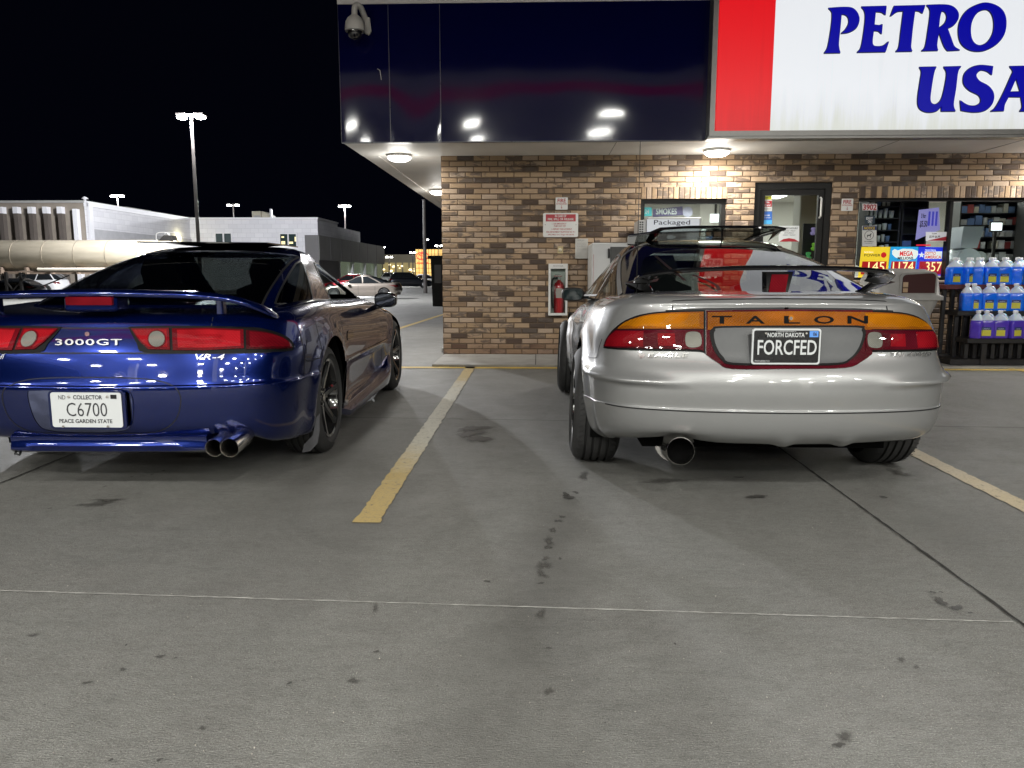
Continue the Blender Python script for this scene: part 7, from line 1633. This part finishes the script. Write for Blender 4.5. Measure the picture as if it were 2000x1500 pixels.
# ---------------------------------------------------------------- parked cars
def bg_car(name, label, loc, heading, paint_m, kind='sedan', L=4.7, Wd=.90, H=1.45, group='cars parked in the far lot'):
    """heading: direction the nose points, radians about z (0 = +y)"""
    t = thing(name, label, 'car', loc, group, heading); M = mworld(t); k = H / 1.45; s = L / 4.6
    lv = [(.25*k,.2,.2,.2,.10,Wd*.92,L-.08,1), (.45*k,.42,.42,.42,0,Wd,L,1), (.65*k,.66*k,.62*k,.55*k,.02,Wd*1.0,L-.02,1), (.88*k,.86*k,.82*k,.68*k,.12,Wd*.95,L-.2,1), (.96*k,.92*k,.88*k,.74*k,.25,Wd*.85,L-.5,.9), (.97*k,.93*k,.90*k,.86*k,.9,Wd*.6,L-1.3,.5), (.97*k,.93*k,.9*k,.88*k,1.4,.01,L-2.2,.05)]
    S = Surf(make_net(lv, FXB, None, DYB, zi=ZIB), M, nu=60, nv=24)
    y0 = {'sedan': .55, 'suv': .12, 'hatch': .2}[kind]; y1 = {'sedan': 1.6, 'suv': .55, 'hatch': .9}[kind]
    gl = [(.90*k,.88*k,.86*k,.84*k,y0*s,Wd*.86,L-1.15*s,1), (1.1*k,1.08*k,1.05*k,1.05*k,(y0*.6+y1*.4)*s,Wd*.80,L-1.55*s,1), (H-.12,H-.13,H-.14,H-.15,y1*s,Wd*.68,L-2.05*s,.9), (H-.02,H-.03,H-.04,H-.05,(y1+.25)*s,Wd*.55,L-2.3*s,.7), (H,H,H-.01,H-.02,(y1+.5)*s,.01,L-2.5*s,.05)]
    G = Surf(make_net(gl, FXG, None, DYG, zi=ZIG), M, nu=50, nv=24)
    wy = [.85 * s, L - .92 * s]; wr = .33 if kind != 'suv' else .37
    skin(S, 'body', paint_m, t, [], [arch_line(S, cy, wr, wr + .05, sd, .22) for cy in wy for sd in (1, -1)], 50, 24, arch_test((wy[0], wr, wr + .05), (wy[1], wr, wr + .05)))
    ga = [(u, v) for u, v in dens([(-.98, .08), (.98, .08), (.98, .5), (-.98, .5)], .08)]
    skin(G, 'roof', paint_m, t, [], [], 36, 16); patch(G, 'glass', ga, M_glasscar, t, .006, 0, 60, 8)
    pil = []
    for u in ((.30, .52, .76) if kind != 'sedan' else (.36, .56, .78)): pil += [[(u, v) for v in np.linspace(.05, .52, 8)], [(-u, v) for v in np.linspace(.05, .52, 8)]]
    seams(G, 'window_pillar', pil, .07, paint_m, t, .012)
    for sd in (1, -1):
        for cy in wy:
            arch_liner(t, sd, Wd * .96, cy, wr + .06, wr, depth=.3)
            w = MB(); w.lathe([(wr * .62, sd * .10), (wr * .9, sd * .11), (wr, sd * .07), (wr, sd * -.1), (wr * .6, sd * -.1)], (sd * (Wd - .12), cy, wr), 'x', 30); wo = w.build('wheel', M_tyre, t, smooth=True, local=True, angle=40)
            r_ = MB(); r_.lathe([(0, sd * .085), (.05, sd * .085), (.06, sd * .06), (wr * .6, sd * .03), (wr * .63, sd * .10)], (sd * (Wd - .12), cy, wr), 'x', 24)
            for q in range(5):
                a = 2 * pi * q / 5; r_.box((-.02, -.035, 0), (.02, .035, wr * .6)); n8 = 8; Mr = Matrix.Translation((sd * (Wd - .05), cy, wr)) @ Matrix.Rotation(a, 4, 'X')
                for i in range(len(r_.v) - 8, len(r_.v)): r_.v[i] = Mr @ r_.v[i]
            r_.build('rim', M_rimgrey, wo, smooth=True, local=True, angle=35)
        patch(S, 'tail_light', S.rear([(sd * x, z * k) for x, z in ((.52, .70), (.80, .70), (.86, .84), (.55, .84))]), M_reddark, t, .006, .004, 6, 4)
        patch(S, 'headlight', [((1 - abs(u)) * 0 + u, v) for u, v in [(sd * .90, .40), (sd * .965, .40), (sd * .955, .52), (sd * .89, .52)]], M_headl, t, .006, .004, 6, 4)
    seams(S, 'door_gap', [S.side([(y, z) for z in np.linspace(.8 * k, .25, 8)], sd) for y in (1.35 * s, 2.3 * s, 3.25 * s) for sd in (1, -1)], .012, M_gap, t, .003)
    MB().box((-Wd * .8, .4, .18), (Wd * .8, L - .4, .4)).build('underbody', M_dark, t, local=True)
    for sd in (1, -1): MB().box((sd * Wd * .98, L - 1.75 * s, .93 * k), (sd * (Wd + .16), L - 1.60 * s, 1.05 * k), .02).build('door_mirror', paint_m, t, local=True)
    return t
M_glasscar = mat('far_car_glass', (.012, .014, .016), .06, coat=1.0, spec=.8); M_rimgrey = mat('rim_grey', (.35, .35, .36), .3, .8); M_headl = mat('headlight_glass', (.5, .5, .5), .1, coat=1.0)
P_grey = paint('paint_champagne', (.27, .235, .205), .2, .3, .6); P_dark = paint('paint_charcoal', (.012, .014, .02), .2, .3, .5); P_red = paint('paint_red', (.30, .01, .02), .2, .3, .5); P_white = paint('paint_white', (.65, .65, .66), .0, .4, .1); P_black = paint('paint_black', (.01, .01, .012), .1, .3, .3)
def at_px(pxl, Y): return (X_at(pxl, Y), Y, GZ(Y))
bg_car('parked_sedan', 'champagne grey sedan parked side on beyond the blue coupe', (X_at(784, 46), 46, GZ(46)), pi / 2 - .0, P_grey, 'sedan', L=4.9, H=1.46)
bg_car('parked_suv', 'dark charcoal crossover parked far back near the glowing showroom', (X_at(757, 82), 82, GL), -pi / 2 + .25, P_dark, 'suv', L=4.8, H=1.70)
bg_car('parked_sedan', 'red car parked between the grey sedan and the dark cars', (X_at(728, 66), 66, GL), pi / 2 + .1, P_red, 'hatch', L=4.4, H=1.48)
bg_car('parked_sedan', 'black hatchback roof showing over the red car', (X_at(748, 76), 76, GL), pi / 2 + .15, P_black, 'sedan', L=5.0, H=1.50)
bg_car('parked_van', 'white crossover far behind the dark crossover', (X_at(742, 98), 98, GL), -pi / 2, P_white, 'suv', L=4.6, H=1.75)
bg_car('parked_sedan', 'silver car far right by the glowing showroom behind the dark crossover', (X_at(800, 92), 92, GL), -pi / 2 + .2, P_white, 'hatch', L=4.4, H=1.5)
bg_car('parked_suv', 'white crossover parked under the tanker trailer', (X_at(128, 51), 51, GL), pi / 2, P_white, 'suv', L=4.8, H=1.68)
bg_car('parked_sedan', 'black low car parked under the tanker beside the white crossover', (X_at(78, 48.3), 48.3, GL), pi / 2 + .0, P_black, 'hatch', L=4.3, H=1.25)
